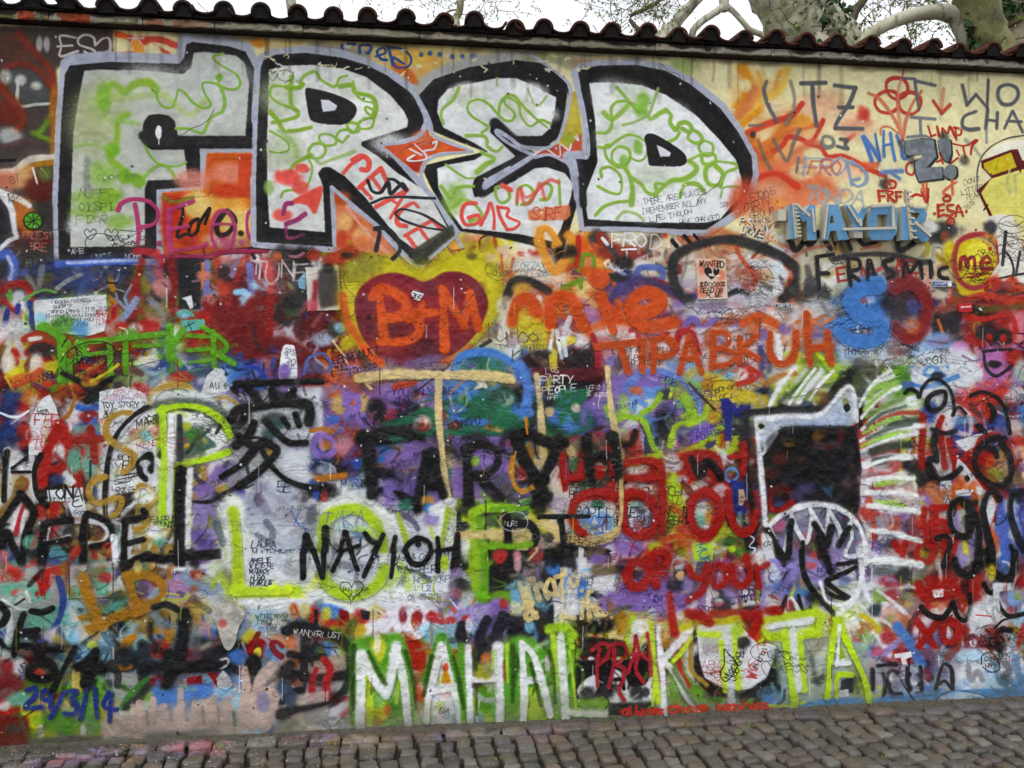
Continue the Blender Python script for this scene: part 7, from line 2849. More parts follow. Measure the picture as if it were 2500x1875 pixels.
draw(T12, """
s d8dede 34 .7: 960,640 1080,580 1240,530 1380,505
s d8dede 40 .7: 950,560 1120,490 1300,450 1440,440
s d8dede 36 .7: 960,470 1080,380 1230,310 1400,260
s d8dede 34 .7: 960,380 1040,280 1160,190 1260,140
s d8dede 34 .7: 940,290 1000,180 1080,80 1180,20
s 8cc048 30 .7 .9: 970,500 1120,420 1260,380
s 8cc048 30 .7 .9: 980,320 1080,220 1180,150
s 9cd040 34 .7 .9: 960,600 1100,540 1230,500
s 3c4a40 34 .8 .8: 1000,540 1160,470 1340,430
s 3c4a40 34 .8 .8: 1000,440 1120,350 1300,290
s d8dede 40 .7: 980,760 1160,700 1340,690
s d8dede 40 .7: 1000,860 1180,840 1360,850
s d8dede 44 .7: 1000,960 1200,960 1380,980
s d8dede 44 .7: 1010,1060 1200,1080 1400,1110
s d8dede 36 .7: 1020,1250 1180,1270 1420,1340
s d8dede 36 .7: 1010,1480 1200,1490 1420,1500
s 9cc848 30 .8 .9: 1060,900 1240,880
s 9cc848 30 .8 .9: 1060,1020 1240,1030
s d8e0dc 30 .7: 250,280 320,150 420,20
s d8e0dc 30 .7: 400,270 500,130 600,0
s d8e0dc 30 .7: 560,240 640,120 740,20
""")
for _ in range(22):                                   # hair cracks in the old render
    x, y = rng.uniform(0, 2500), rng.uniform(120, 1700); a = rng.choice([1.4, 1.7, .3, -.2]) + rng.normal(0, .3); P = [(x, y)]
    for q in range(rng.randint(5, 14)):
        a += rng.normal(0, .5) * .6; P.append((P[-1][0] + math.cos(a) * 11, P[-1][1] + math.sin(a) * 11))
    stroke(P, 1.5, (30, 27, 25), .3, .75, False, spk=.1, thick=0)
    stroke([(p[0] + 1.6, p[1] + 1.3) for p in P], 1.1, (190, 186, 178), .3, .35, False, spk=.1, thick=0)
keep = False
draw(T14, """
s 2c3c1c 40 .7 .8: 830,720 820,900 826,1200
s 2c4a14 34 .7 .8: 945,760 1010,900 1075,1010
s 2c4a14 34 .7 .8: 1230,760 1290,980 1310,1200
s 2c4a14 34 .7 .8: 1430,800 1400,950 1370,1100
s 2c4a14 34 .7 .8: 1600,800 1640,960 1680,1200
s 2c4a14 34 .7 .8: 1770,760 1775,900
s 2c4a14 30 .7 .8: 1775,1040 1780,1250
s 9ac81c 26 .6 .9: 930,960 950,1150 960,1330
s 9ac81c 26 .6 .9: 1180,1000 1160,1160
s a4d020 24 .6 .9: 1910,760 1900,900
s a4d020 24 .6 .9: 2010,740 2020,1000
""")
draw(T15, """
s 2c4a14 40 .7 .8: 160,720 170,900 160,1150
s 2c4a14 34 .7 .8: 300,860 340,1020 380,1180
s 2c4a14 40 .7 .8: 440,760 470,900 490,1150
s a4d020 26 .6 .9: 300,1050 300,1250
s b4d820 26 .6 .9: 600,760 630,1000 650,1200
s 3c5a1c 40 .7 .7: 1400,900 1500,1060 1590,1190
s b4d81c 24 .6 .9: 1250,1000 1240,1200
s 3c3e34 60 .8 .6: 1650,1100 1750,1150
""")
draw(T16, """
s 6a7c74 50 .8 .7: 300,760 330,1000
s 50584c 40 .8 .7: 560,760 600,960
s 50584c 30 .8 .7: 900,960 930,1080
""")
small_coats(1500, 590, 1790, 4, 22, 10, 46, True, 5)
small_coats(900, 590, 1790, 2, 6, 8, 30, True, 6)
keep = False
# the orange words once more on top, as the last coats of this part of the wall
draw(T7, """
s c8480a 96 .3: 175,1150 190,1030 250,955 330,965 375,1060
s c8480a 92 .25: 480,1165 482,1080 484,990
s c8480a 96 .25: 484,1000 560,930 660,960 730,1080 775,1190
s c8480a 92 .25: 905,925 955,1080 1010,1220
b c8480a 88 66 1 .25: 890,785
s c8480a 100 .28: 1150,1065 1300,1070 1410,1000 1370,915 1250,900 1155,985 1150,1095 1240,1180 1390,1190 1500,1150
s b8440e 54 .22: 865,1350 1060,1330 1260,1305
s b8440e 54 .22: 1060,1350 1100,1450 1130,1560
s b8440e 50 .22: 1250,1340 1245,1450 1250,1560
s b8440e 52 .22: 1340,1290 1345,1420 1340,1560
s b8440e 50 .22: 1340,1300 1440,1275 1525,1335 1480,1420 1350,1440
l b8440e 52 .22: 1640,1270 1560,1565
l b8440e 52 .22: 1640,1270 1745,1565
l b8440e 42 .22: 1590,1450 1700,1450
s b8440e 52 .22: 1830,1230 1840,1380 1830,1530
s b8440e 50 .22: 1830,1240 1920,1230 1975,1290 1920,1360 1850,1370
s b8440e 50 .22: 1920,1370 2030,1420 1960,1500 1840,1520
s b8440e 50 .22: 2060,1270 2065,1400 2060,1500
l b8440e 50 .22: 2200,1260 2075,1375
l b8440e 50 .22: 2075,1375 2212,1460
""")
draw(T8, """
s b8440e 54 .22: 250,1150 250,1300 300,1380 380,1380 440,1290 450,1150
s b8440e 54 .22: 528,1000 540,1180 560,1395
s b8440e 54 .22: 690,1140 700,1250 722,1385
l b8440e 46 .22: 550,1275 715,1255
s 3a74c0 120 .3: 1080,785 960,795 885,870 895,960 1000,1040 1105,1100 1095,1180 980,1215 860,1195 800,1140
l 26262a 36 .25: 612,570 628,800
l 26262a 30 .25: 612,562 740,545
l 26262a 30 .25: 620,690 700,688
s 26262a 34 .25: 850,570 858,680 872,780
s 26262a 32 .25: 848,572 930,585 940,650 862,680 935,745
s 26262a 32 .25: 1000,735 1020,590 1056,695
s 26262a 34 .25: 1195,580 1130,602 1150,650 1205,690 1160,725
s 26262a 32 .25: 1275,720 1290,600 1330,680 1400,600 1424,725
s 26262a 30 .25: 1485,600 1490,720
s 26262a 34 .25: 1620,640 1560,660 1562,712 1622,735
""")
draw(T10, """
s K 50 .35: -80,128 200,118 450,108 630,108
s K 60 .4: 20,180 80,240 120,290
s K 60 .4: 215,180 245,280
s K 60 .4: 395,180 335,280
s K 66 .35: -120,420 -60,345 150,312 350,292 500,292 532,360 520,450
s K 50 .4: 165,440 260,540 360,610 500,616
s K 46 .4: 310,415 352,490
s K 46 .4: 412,380 442,475
s K 56 .4: 66,460 20,550 -80,640
s K 56 .35: -60,560 50,640 180,632 250,682 200,770 80,880 -60,975
s K 44 .35: -20,780 90,650 150,600
s K 46 .35: 140,690 220,820 330,920 480,980 640,990
""")
draw(T13, """
s K 60 .35: 470,740 390,742 318,734 314,820 400,856 425,930 350,972 240,950 228,890
s K 52 .4: 580,730 525,830 455,960 405,1060
s K 64 .4: 740,760 670,840 600,882 690,884 785,884
s K 64 .4: 722,790 690,920 650,1010
s K 50 .35: 180,478 140,600 112,740 104,790
s K 42 .35: 246,452 320,462 400,428
l K 42 .35: 130,610 290,596
s K 50 .35: 120,724 210,716 310,742 440,742
s 1a1c20 100 .35: 1430,460 1420,600 1390,760 1350,900
s 1a1c20 96 .35: 1100,890 1260,870 1450,880 1660,860
s 1a1c20 90 .4: 1290,780 1310,900 1290,1010
s 8a8078 50 .9 .5: 900,1300 1000,1380 1160,1390
s c0a898 36 .6 .7: 1020,1180 1020,1320
s 6a6a68 30 .8 .6: 1130,1230 1140,1330
s 707880 30 .8 .6: 1310,1180 1320,1290
s 5a6a70 26 .8 .6: 1440,1180 1440,1290
s 6a6a66 26 .8 .6: 1560,1190 1570,1320
s 7a746c 26 .8 .6: 1680,1190 1690,1310
s 4c5a58 30 .7 .7: 1800,1230 1810,1330
b 6a6a60 120 26 .7 1.2: 1250,1400 1560,1390 900,1440
b a89890 60 50 .6 1: 1220,1260 1480,1250 1000,1280
s 3a70b8 40 .5 .8: 1210,1060 1300,1140
""")
draw(T12, """
f 141215 40 .55: 220,530 320,470 900,460 930,760 900,1060 700,1020 420,1000 250,1040 220,700
b 6a4a14 50 18 .7: 400,590 620,530
b 502020 60 30 .7: 330,700 700,610
b 38345c 60 40 .8: 540,930 450,980
b 20486a 40 40 .8: 700,930
s 181618 40 .4: 400,900 500,800 620,810 690,900 720,840
""")
for _ in range(70):                                   # rain has run down from the eave
    x = rng.uniform(-200, 2700); t_ = local_scale(x) * FPX / PPM; y = 937.5 - FPX * (3.675 - EYE) / t_; l = rng.uniform(14, 120)
    stroke([(x, y), (x + rng.uniform(-2, 2), y + l * .5), (x + rng.uniform(-3, 3), y + l)], rng.uniform(3, 12), (62, 52, 40), .95, rng.uniform(.12, .34), True, thick=0)
scribbles(0, 640, 2500, 1700, 420, 'KKKKNkD', 1.5, .36, (4, 10))
scribbles(700, 900, 1700, 1500, 130, 'KKWwNP', 1.4, .4, (4, 8))
for _ in range(130):                                  # runs below wet strokes
    x, y = rng.uniform(0, 2500), rng.uniform(700, 1680)
    stroke([(x, y), (x + rng.uniform(-1.5, 1.5), y + rng.uniform(12, 70))], rng.uniform(1.5, 3.2), colour('KWwLJRkWB'[rng.randint(9)]), .3, .6, False)
for _ in range(520):                                  # chips and specks
    x, y = rng.uniform(0, 2500), rng.uniform(90, 1790)
    blob(x, y, rng.uniform(1, 4), rng.uniform(1, 3.5), colour('CWwKSk'[rng.randint(6)]), .85, .5, rng.uniform(0, 3))
for _ in range(36):                                   # flaked spots over the big letters, the old cream coat showing
    x, y = rng.uniform(640, 1450), rng.uniform(105, 175)
    P = [(x, y)]
    for q in range(rng.randint(2, 6)): P.append((P[-1][0] + rng.uniform(-10, 10), P[-1][1] + rng.uniform(-5, 7)))
    stroke(P, rng.uniform(1.5, 5), colour('C') if rng.rand() < .7 else colour('S'), .3, .9, False)
# years of dust and hands: the older coats low on the wall have dulled
gr = img.mean(axis=2, keepdims=True); zz_ = (np.arange(CH) / PPM + WZ0)[:, None]; dull = ((.01 + .09 * N_BIG) * np.clip((2.75 - zz_) / .3, 0, 1))[..., None]
img[:] = (img * (1 - dull) + gr * dull) * (.94 + .07 * N_MID[..., None])
# grime splashed up from the street, by height above the paving
zz = (np.arange(CH) / PPM + WZ0)[:, None]
dirt = np.clip((.15 + .24 * (N_BIG - .4) - zz) / .12, 0, 1) * (.35 + .6 * N_MID)
img[:] = img * (1 - dirt[..., None] * .6) + np.array((84, 80, 72), np.float32) * dirt[..., None] * .6
dark_cover = np.clip((zz - (3.655 - .05 * (N_BIG - .4))) / .03, 0, 1) * (.5 + .5 * N_FINE)  # darkens the top edge of the wall just below the eave stones
img[:] = img * (1 - dark_cover[..., None] * .8) + np.array((52, 46, 38), np.float32) * dark_cover[..., None] * .8
img *= (1 + (N_FINE[..., None] - .5) * .10 + (N_BIG[..., None] - .5) * .06)
m_ = img.mean(axis=2, keepdims=True)
img[:] = np.clip(img + (m_ - 118) * .10 - 3, 9, 226)
# ------------------------------------------------------------------ paper stuck on the wall (built as sheets of their own further down)
SHEETS = []
def sheet(name, label, cat, tile, body, ink):
    """a paper thing: its outline becomes a thin sheet, its print goes with it"""
    n = len(PARTS)
    draw(tile, "@%s\n%s\n@" % (name, body))
    p = PARTS.pop(n); p['label'], p['cat'] = label, cat; SHEETS.append(p)
    if ink: draw(tile, ink)
sheet('poster', 'small pink stained wanted poster inside the black almond outline', 'poster', T7,
      "f d0b6a4 2: 1693,617 1940,620 1957,953 1710,957",
      """
b c86850 40 60 .7 1: 1740,700 1880,880 1740,900
b c85a3c 40 40 .7 1: 1900,760 1840,660
t 201818 46 11 0 .2 1: 1718,642 WANTED
F 1c1618 4: 1765,700 1800,690 1825,720 1815,770 1785,765 1765,735
F 1c1618 4: 1835,715 1860,690 1885,705 1880,745 1850,760
f 1c1618 3: 1790,765 1855,765 1822,795
b e0d4c8 18 10: 1810,755 1875,765
b D8D0C8 10 10: 1860,705
t 2a1c18 38 9 0 .2 1: 1722,815 $100000$
t 2a1c18 38 9 0 .2 1: 1728,865 DEAD OR
t 2a1c18 38 9 0 .2 1: 1780,905 ALIVE
""")
draw(T7, "t c8c8c8 30 8 -2 .2: 1695,955 ROTARY EXCHANGE")
sheet('sticker', 'small white shield sticker with a number stuck on the dark red heart', 'sticker', T6,
      "f D8D8D8 2: 1372,905 1400,875 1480,905 1465,950 1435,972 1395,955",
      "l 4a4a50 12 .2: 1400,885 1476,908\nt 181820 36 9 6 .2 1: 1382,912 330")
sheet('sticker', 'narrow blue and white arrow shaped sticker between the black capitals and the yellow ball', 'sticker', T8,
      "f b4b8c0 2: 1490,742 1640,745 1700,792 1500,792", "f 2c3a70 2: 1500,752 1612,754 1616,786 1500,784\nt D8D8D8 18 5 0 .2 1: 1510,760 ZURCHER\nF D8D8D8 2: 1618,758 1640,758 1640,784 1618,784\nf 26262a 2: 1645,752 1695,790 1650,788")
sheet('sticker', 'small red rectangular sticker above the painted red area', 'sticker', T8,
      "f ac2428 2: 1697,918 1802,912 1806,984 1700,988", "l d8c8c8 10 .3: 1735,950 1790,945\nb d8c8c8 10 10: 1722,950")
sheet('sticker', 'small black and white lettered sticker at the foot of the black almond outline', 'sticker', T8,
      "f b8b8b8 2: 285,915 432,925 430,968 288,955", "f 1c1c1e 2: 292,922 426,931 424,962 294,950\nt D8D8D8 22 6 4 .2 1: 298,926 TEAM ROWDY")
sheet('sticker', 'tiny folded black and white sticker right of the red rectangular one', 'sticker', T8,
      "f 202024 2: 1845,950 1870,942 1895,970 1880,990 1850,975", "f c8c8c8 2: 1850,955 1868,950 1888,978 1862,974")
sheet('sticker', 'white tilted sticker low at the right among red letters', 'sticker', T16,
      "f D0D0D0 2: 1505,285 1590,275 1580,335 1510,345", "t a03030 40 7 -4 .2 1: 1515,290 VIA")
draw(T15, """
@graffiti_word|red brushed handwriting along the foot of the wall
t a42018 66 26 0 .25 1 1.05: 1000,1185 allways
t aa2c18 66 24 -2 .25 .95 1.05: 1355,1170 choose
t aa2c18 64 24 -3 .25 .95 1.05: 1735,1160 happiness.
@
""")
for p in [p for p in PARTS if p['label'] and p['label'].startswith('old grey paper')]:
    PARTS.remove(p); p['name'], p['cat'] = 'paper_sheet', 'paper'; p['label'] = 'old grey stained sheet of paper glued left of the big heart'; SHEETS.append(p)
# the eave stones carry older paint and sooty black too, and a darkened lower edge
zz = (np.arange(CH) / PPM + WZ0)[:, None] * np.ones((1, CW), np.float32)
xx = (np.arange(CW) / PPM + WX0)[None, :]
m = zz > 3.681
left = np.clip((-.6 - xx) / .8, 0, 1)
right = np.clip((xx - 1.6) / 1.0, 0, 1)
n2 = value_noise(35, 31); n3 = value_noise(14, 32) * .6 + N_FINE * .4
stone = np.ones((CH, CW, 1), np.float32) * np.array((158, 150, 132), np.float32)
stone = stone * (1 - .5 * right[..., None] * .5) + np.array((150, 148, 150), np.float32) * .25 * right[..., None]
tint = np.where(n2[..., None] > .62, np.array((168, 58, 30), np.float32), np.where(n2[..., None] < .3, np.array((120, 112, 60), np.float32), stone))
stone = stone * (1 - left[..., None] * .8) + tint * left[..., None] * .8
stone = stone * (.72 + .5 * n3[..., None])
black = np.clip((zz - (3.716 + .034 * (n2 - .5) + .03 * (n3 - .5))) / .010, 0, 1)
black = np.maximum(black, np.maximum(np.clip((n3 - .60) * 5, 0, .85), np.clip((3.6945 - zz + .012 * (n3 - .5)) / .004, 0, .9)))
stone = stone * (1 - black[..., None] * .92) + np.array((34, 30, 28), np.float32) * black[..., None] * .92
img[:] = np.where(m[..., None], stone, img)
np.clip(img, 0, 255, out=img)
# ------------------------------------------------------------------ helpers
R = random.Random(11)
def at(px, py, y):
    """the place on the upright plane y = const that a point measured on the photograph marks"""
    u = (px - 1250.0) / FPX; v = (937.5 - py) / FPX
    t = (DIST + y) / (CA - u * SA)
    return Vector((t * (u * CA + SA), y, EYE + t * v))
def link(o, parent=None):
    COL.objects.link(o)
    if parent is not None: o.parent = parent
    return o
def tag(o, label=None, cat=None, group=None, kind=None):
    if label: o['label'] = label
    if cat: o['category'] = cat
    if group: o['group'] = group
    if kind: o['kind'] = kind
    return o
def empty(name, loc=(0, 0, 0)):
    o = bpy.data.objects.new(name, None); o.empty_display_size = .2; o.location = loc
    return link(o)
def mesh_obj(name, verts, faces, mat, parent=None, smooth=False, loc=(0, 0, 0), uv=False):
    me = bpy.data.meshes.new(name)
    me.from_pydata([tuple(v) for v in verts], [], faces)
    if uv:
        lay = me.uv_layers.new(name='wall')
        vi = np.empty(len(me.loops), np.int32); me.loops.foreach_get('vertex_index', vi)
        co = np.array([(v[0] + loc[0], v[2] + loc[2]) for v in verts], np.float32)[vi]
        co[:, 0] = (co[:, 0] - WX0) / (WX1 - WX0); co[:, 1] = (co[:, 1] - WZ0) / (WZ1 - WZ0)
        lay.data.foreach_set('uv', co.ravel())
    if smooth: me.polygons.foreach_set('use_smooth', [True] * len(me.polygons))
    me.materials.append(mat); me.update()
    o = bpy.data.objects.new(name, me); o.location = loc
    return link(o, parent)
def box(x0, x1, y0, y1, z0, z1, V, F):
    b = len(V)
    V += [(x0, y0, z0), (x1, y0, z0), (x1, y1, z0), (x0, y1, z0), (x0, y0, z1), (x1, y0, z1), (x1, y1, z1), (x0, y1, z1)]
    F += [(b, b+1, b+5, b+4), (b+1, b+2, b+6, b+5), (b+2, b+3, b+7, b+6), (b+3, b, b+4, b+7), (b+4, b+5, b+6, b+7), (b+3, b+2, b+1, b)]
def tube(path, radii, V, F, n=8, cap=True, rough=0.0):
    """a tapering limb along a path"""
    b = len(V); up = Vector((0.31, .17, .93))
    P = [Vector(p) for p in path]
    for i, p in enumerate(P):
        d = (P[min(i + 1, len(P) - 1)] - P[max(i - 1, 0)]).normalized()
        a = d.cross(up)
        if a.length < .1: a = d.cross(Vector((1, 0, 0)))
        a.normalize(); c = d.cross(a)
        for k in range(n):
            q = 2 * math.pi * k / n; r = radii[i] * (1 + rough * R.uniform(-1, 1))
            V.append(p + a * (math.cos(q) * r) + c * (math.sin(q) * r))
    for i in range(len(P) - 1):
        for k in range(n):
            F.append((b + i*n + k, b + i*n + (k+1) % n, b + (i+1)*n + (k+1) % n, b + (i+1)*n + k))
    if cap:
        F.append(tuple(b + k for k in range(n))[::-1]); F.append(tuple(b + (len(P)-1)*n + k for k in range(n)))
# ------------------------------------------------------------------ materials
class NT:
    def __init__(s, name):
        s.m = bpy.data.materials.new(name); s.m.use_nodes = True; s.t = s.m.node_tree
        s.b = s.t.nodes['Principled BSDF']
    def n(s, kind, **kw):
        nd = s.t.nodes.new(kind)
        for k, v in kw.items():
            if k in nd.inputs: nd.inputs[k].default_value = v
            else: setattr(nd, k, v)
        return nd
    def l(s, a, b): s.t.links.new(a, b)
    def noise(s, scale, detail=4, rough=.6, vec=None, dist=0.0):
        nd = s.n('ShaderNodeTexNoise'); nd.inputs['Scale'].default_value = scale; nd.inputs['Detail'].default_value = detail
        nd.inputs['Roughness'].default_value = rough; nd.inputs['Distortion'].default_value = dist
        if vec is not None: s.l(vec, nd.inputs['Vector'])
        return nd.outputs['Fac']
    def ramp(s, fac, stops):
        r = s.n('ShaderNodeValToRGB'); e = r.color_ramp.elements
        while len(e) < len(stops): e.new(.5)
        for i, (p, c) in enumerate(stops): e[i].position = p; e[i].color = (*c, 1) if len(c) == 3 else c
        s.l(fac, r.inputs[0]); return r.outputs[0]
    def mix(s, fac, a, b, mode='MIX'):
        m = s.n('ShaderNodeMix', data_type='RGBA', blend_type=mode)
        for i, v in ((0, fac), (6, a), (7, b)):
            if hasattr(v, 'is_linked'): s.l(v, m.inputs[i])
            else: m.inputs[i].default_value = v if i == 0 else (*v, 1)
        return m.outputs[2]
    def math(s, op, a, b=0.0):
        m = s.n('ShaderNodeMath', operation=op)
        for i, v in ((0, a), (1, b)):
            if hasattr(v, 'is_linked'): s.l(v, m.inputs[i])
            else: m.inputs[i].default_value = v
        return m.outputs[0]
    def bump(s, height, strength, dist, prev=None):
        b = s.n('ShaderNodeBump'); b.inputs['Strength'].default_value = strength; b.inputs['Distance'].default_value = dist
        s.l(height, b.inputs['Height'])
        if prev is not None: s.l(prev, b.inputs['Normal'])
        return b.outputs[0]
    def done(s, col, rough=.8, normal=None, spec=None):
        if hasattr(col, 'is_linked'): s.l(col, s.b.inputs['Base Color'])
        else: s.b.inputs['Base Color'].default_value = (*col, 1)
        if hasattr(rough, 'is_linked'): s.l(rough, s.b.inputs['Roughness'])
        else: s.b.inputs['Roughness'].default_value = rough
        if normal is not None: s.l(normal, s.b.inputs['Normal'])
        if spec is not None: s.b.inputs['Specular IOR Level'].default_value = spec
        return s.m
def canvas_image(name, arr, data=False):
    im = bpy.data.images.new(name, CW, CH, alpha=False)
    if data: im.colorspace_settings.name = 'Non-Color'
    buf = np.ones((CH, CW, 4), np.float32); buf[..., :3] = arr
    im.pixels.foreach_set(buf.ravel()); im.update(); im.pack()
    return im
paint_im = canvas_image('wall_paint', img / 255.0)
hgt = np.clip(HEIGHT, 0, 1.5) / 1.5
wr = (value_noise(13, 41) * .6 + value_noise(6, 42) * .4)
hgt = np.clip(hgt * .5 + .5 * wr * np.clip(hgt * 1.3 - .15, 0, 1), 0, 1)
height_im = canvas_image('wall_relief', hgt[..., None], True)
def wall_paint_material(name, gloss, bump, spec=.07, gloss_gain=.22):
    k = NT(name)
    uv = k.n('ShaderNodeUVMap', uv_map='wall')
    tx = k.n('ShaderNodeTexImage', image=paint_im, extension='MIRROR', interpolation='Linear'); k.l(uv.outputs[0], tx.inputs[0])
    hx = k.n('ShaderNodeTexImage', image=height_im, extension='MIRROR', interpolation='Cubic'); k.l(uv.outputs[0], hx.inputs[0])
    geo = k.n('ShaderNodeNewGeometry')
    n1 = k.noise(38, 5, .65, geo.outputs['Position'], .6)
    n2 = k.noise(260, 3, .6, geo.outputs['Position'])
    n3 = k.noise(5, 3, .5, geo.outputs['Position'])
    col = k.mix(k.ramp(n2, [(.55, (0, 0, 0)), (.8, (.12, .12, .12))]), tx.outputs[0], (.16, .15, .14))
    b1 = k.bump(n1, .38 * bump, .007)
    b2 = k.bump(hx.outputs[0], .9 * bump, .009, b1)
    b3 = k.bump(n2, .15 * bump, .001, b2)
    b4 = k.bump(n3, .5 * bump, .02, b3)
    ro = k.math('ADD', k.math('MULTIPLY', n1, .35), gloss)
    k.l(k.math('ADD', k.math('MULTIPLY', hx.outputs[0], gloss_gain), spec), k.b.inputs['Specular IOR Level'])
    ro = k.math('SUBTRACT', ro, k.math('MULTIPLY', hx.outputs[0], gloss_gain * .25))
    return k.done(col, ro, b4)
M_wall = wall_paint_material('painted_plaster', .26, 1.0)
M_paper = wall_paint_material('printed_paper', .45, .25)
M_eave = wall_paint_material('sooty_stone', .6, 1.6)
def tile_material():
    k = NT('old_roof_tile'); oi = k.n('ShaderNodeObjectInfo'); tc = k.n('ShaderNodeTexCoord'); geo = k.n('ShaderNodeNewGeometry')
    n1 = k.noise(28, 5, .65, geo.outputs['Position']); n2 = k.noise(150, 3, .6, geo.outputs['Position'])
    sep = k.n('ShaderNodeSeparateXYZ'); k.l(geo.outputs['Position'], sep.inputs[0])
    east = k.math('MULTIPLY', k.math('ADD', sep.outputs[0], 1.0), .10)
    dark_cover = k.math('ADD', k.math('MULTIPLY', n1, .9), k.math('SUBTRACT', k.math('MULTIPLY', oi.outputs['Random'], .22), east))  # sooty cover over the clay, heavier to the left
    clay = k.ramp(n2, [(.3, (.040, .016, .011)), (.7, (.085, .034, .023))])
    col = k.mix(k.ramp(dark_cover, [(.34, (0, 0, 0)), (.64, (1, 1, 1))]), clay, (.026, .021, .019))
    return k.done(col, .85, k.bump(n2, .6, .004, k.bump(n1, .6, .01)), .12)
M_tile = tile_material()
def simple(name, stops, scale, rough=.85, bump=.5, dist=.006, scale2=None):
    k = NT(name); geo = k.n('ShaderNodeNewGeometry')
    n1 = k.noise(scale, 6, .65, geo.outputs['Position']); n2 = k.noise(scale2 or scale * 6, 3, .6, geo.outputs['Position'])
    f = k.math('ADD', k.math('MULTIPLY', n1, .7), k.math('MULTIPLY', n2, .3))
    return k.done(k.ramp(f, stops), rough, k.bump(n2, bump, dist * .4, k.bump(n1, bump, dist)), .15)
M_mortar = simple('blackened_mortar', [(.3, (.004, .0035, .0035)), (.65, (.010, .008, .007)), (.85, (.035, .03, .025))], 22)
M_bed = simple('joint_soil', [(.3, (.008, .007, .006)), (.6, (.025, .022, .016)), (.75, (.03, .036, .014))], 12)
M_grit = simple('street_grit', [(.3, (.03, .027, .021)), (.55, (.075, .067, .052)), (.75, (.05, .058, .026))], 40)
M_ground = simple('bare_earth', [(.3, (.07, .06, .045)), (.7, (.13, .115, .09))], 3)
M_ply = simple('blue_painted_wood', [(.3, (.085, .23, .42)), (.7, (.13, .30, .50))], 30, .55, .3, .002)
M_cream = simple('cream_painted_wood', [(.3, (.36, .35, .28)), (.7, (.52, .50, .42))], 26, .6, .3, .002)
def bark_material(name, dark, mid, pale, green):
    k = NT(name); geo = k.n('ShaderNodeNewGeometry')
    mp = k.n('ShaderNodeMapping'); mp.inputs['Scale'].default_value = (1.0, 1.0, .55); k.l(geo.outputs['Position'], mp.inputs[0])
    v = k.n('ShaderNodeTexNoise'); v.inputs['Scale'].default_value = 5.0; v.inputs['Detail'].default_value = 3; v.inputs['Distortion'].default_value = 1.2; k.l(mp.outputs[0], v.inputs['Vector'])
    n1 = k.noise(24, 5, .7, mp.outputs[0]); n2 = k.noise(2.2, 3, .5, geo.outputs['Position'])
    v2 = k.noise(13, 4, .6, mp.outputs[0], 1.5)
    patch = k.ramp(k.math('ADD', k.math('MULTIPLY', v.outputs['Fac'], .7), k.math('MULTIPLY', v2, .3)), [(.36, dark), (.40, mid), (.46, mid), (.48, pale)])
    c = k.mix(k.math('MULTIPLY', n1, .4), patch, dark)
    c = k.mix(k.ramp(n2, [(.45, (0, 0, 0)), (.7, (.8, .8, .8))]), c, green)
    return k.done(c, .85, k.bump(n1, .5, .01, k.bump(v.outputs['Fac'], .5, .02)))
M_bark = bark_material('plane_bark', (.085, .078, .05), (.23, .22, .145), (.46, .45, .35), (.15, .15, .06))
M_moss = bark_material('mossy_bark', (.06, .055, .028), (.12, .115, .045), (.20, .19, .08), (.10, .11, .025))
M_tan = bark_material('tan_bark', (.12, .09, .06), (.25, .20, .13), (.34, .29, .20), (.18, .16, .09))
M_twig = simple('twig_bark', [(.3, (.06, .05, .04)), (.7, (.13, .11, .08))], 20)
M_ivy = simple('ivy_leaf', [(.3, (.012, .03, .010)), (.7, (.04, .075, .022))], 9, .5, .2)
M_bud = simple('spring_leaf', [(.3, (.10, .14, .02)), (.7, (.22, .27, .06))], 9, .6, .2)
def stone_material():
    k = NT('cobble_granite'); oi = k.n('ShaderNodeObjectInfo'); geo = k.n('ShaderNodeNewGeometry'); pos = geo.outputs['Position']
    n1 = k.noise(16, 5, .65, pos); n2 = k.noise(120, 4, .7, pos); n3 = k.noise(3.2, 3, .6, pos, 1.0); n4 = k.noise(6.5, 4, .6, pos, .8)
    base = k.ramp(oi.outputs['Random'], [(0, (.036, .034, .029)), (.2, (.100, .094, .074)), (.38, (.054, .054, .050)), (.55, (.115, .090, .058)), (.72, (.092, .066, .052)), (.86, (.070, .066, .060)), (1, (.175, .162, .132))])
    c = k.mix(k.math('MULTIPLY', n1, .6), base, (.035, .032, .028))
    c = k.mix(k.ramp(n2, [(.55, (0, 0, 0)), (.75, (.5, .5, .5))]), c, (.24, .225, .19))
    sep = k.n('ShaderNodeSeparateXYZ'); k.l(pos, sep.inputs[0])
    near = k.ramp(k.math('ADD', sep.outputs[1], 1.0), [(.55, (.0, .0, .0)), (.92, (1, 1, 1))])     # spilt paint along the wall foot
    west = k.ramp(k.math('MULTIPLY', k.math('SUBTRACT', 1.4, sep.outputs[0]), .3), [(.0, (.12, .12, .12)), (1, (1, 1, 1))])
    spill = k.ramp(n3, [(.46, (0, 0, 0)), (.56, (.8, .8, .8))])
    hue = k.ramp(k.noise(2.1, 2, .5, pos), [(.3, (.35, .10, .05)), (.42, (.42, .14, .18)), (.5, (.22, .17, .34)), (.58, (.30, .16, .05)), (.68, (.40, .36, .32))])
    f = k.mix(1.0, k.mix(1.0, near, west, 'MULTIPLY'), spill, 'MULTIPLY')
    c = k.mix(f, c, hue)
    drops = k.ramp(k.noise(70, 2, .4, pos), [(.675, (0, 0, 0)), (.695, (.85, .85, .85))])
    c = k.mix(k.mix(1.0, drops, west, 'MULTIPLY'), c, (.50, .47, .45))
    return k.done(c, k.math('ADD', k.math('MULTIPLY', n1, .35), .36), k.bump(n2, .8, .004, k.bump(n1, .8, .014)))
M_stone = stone_material()
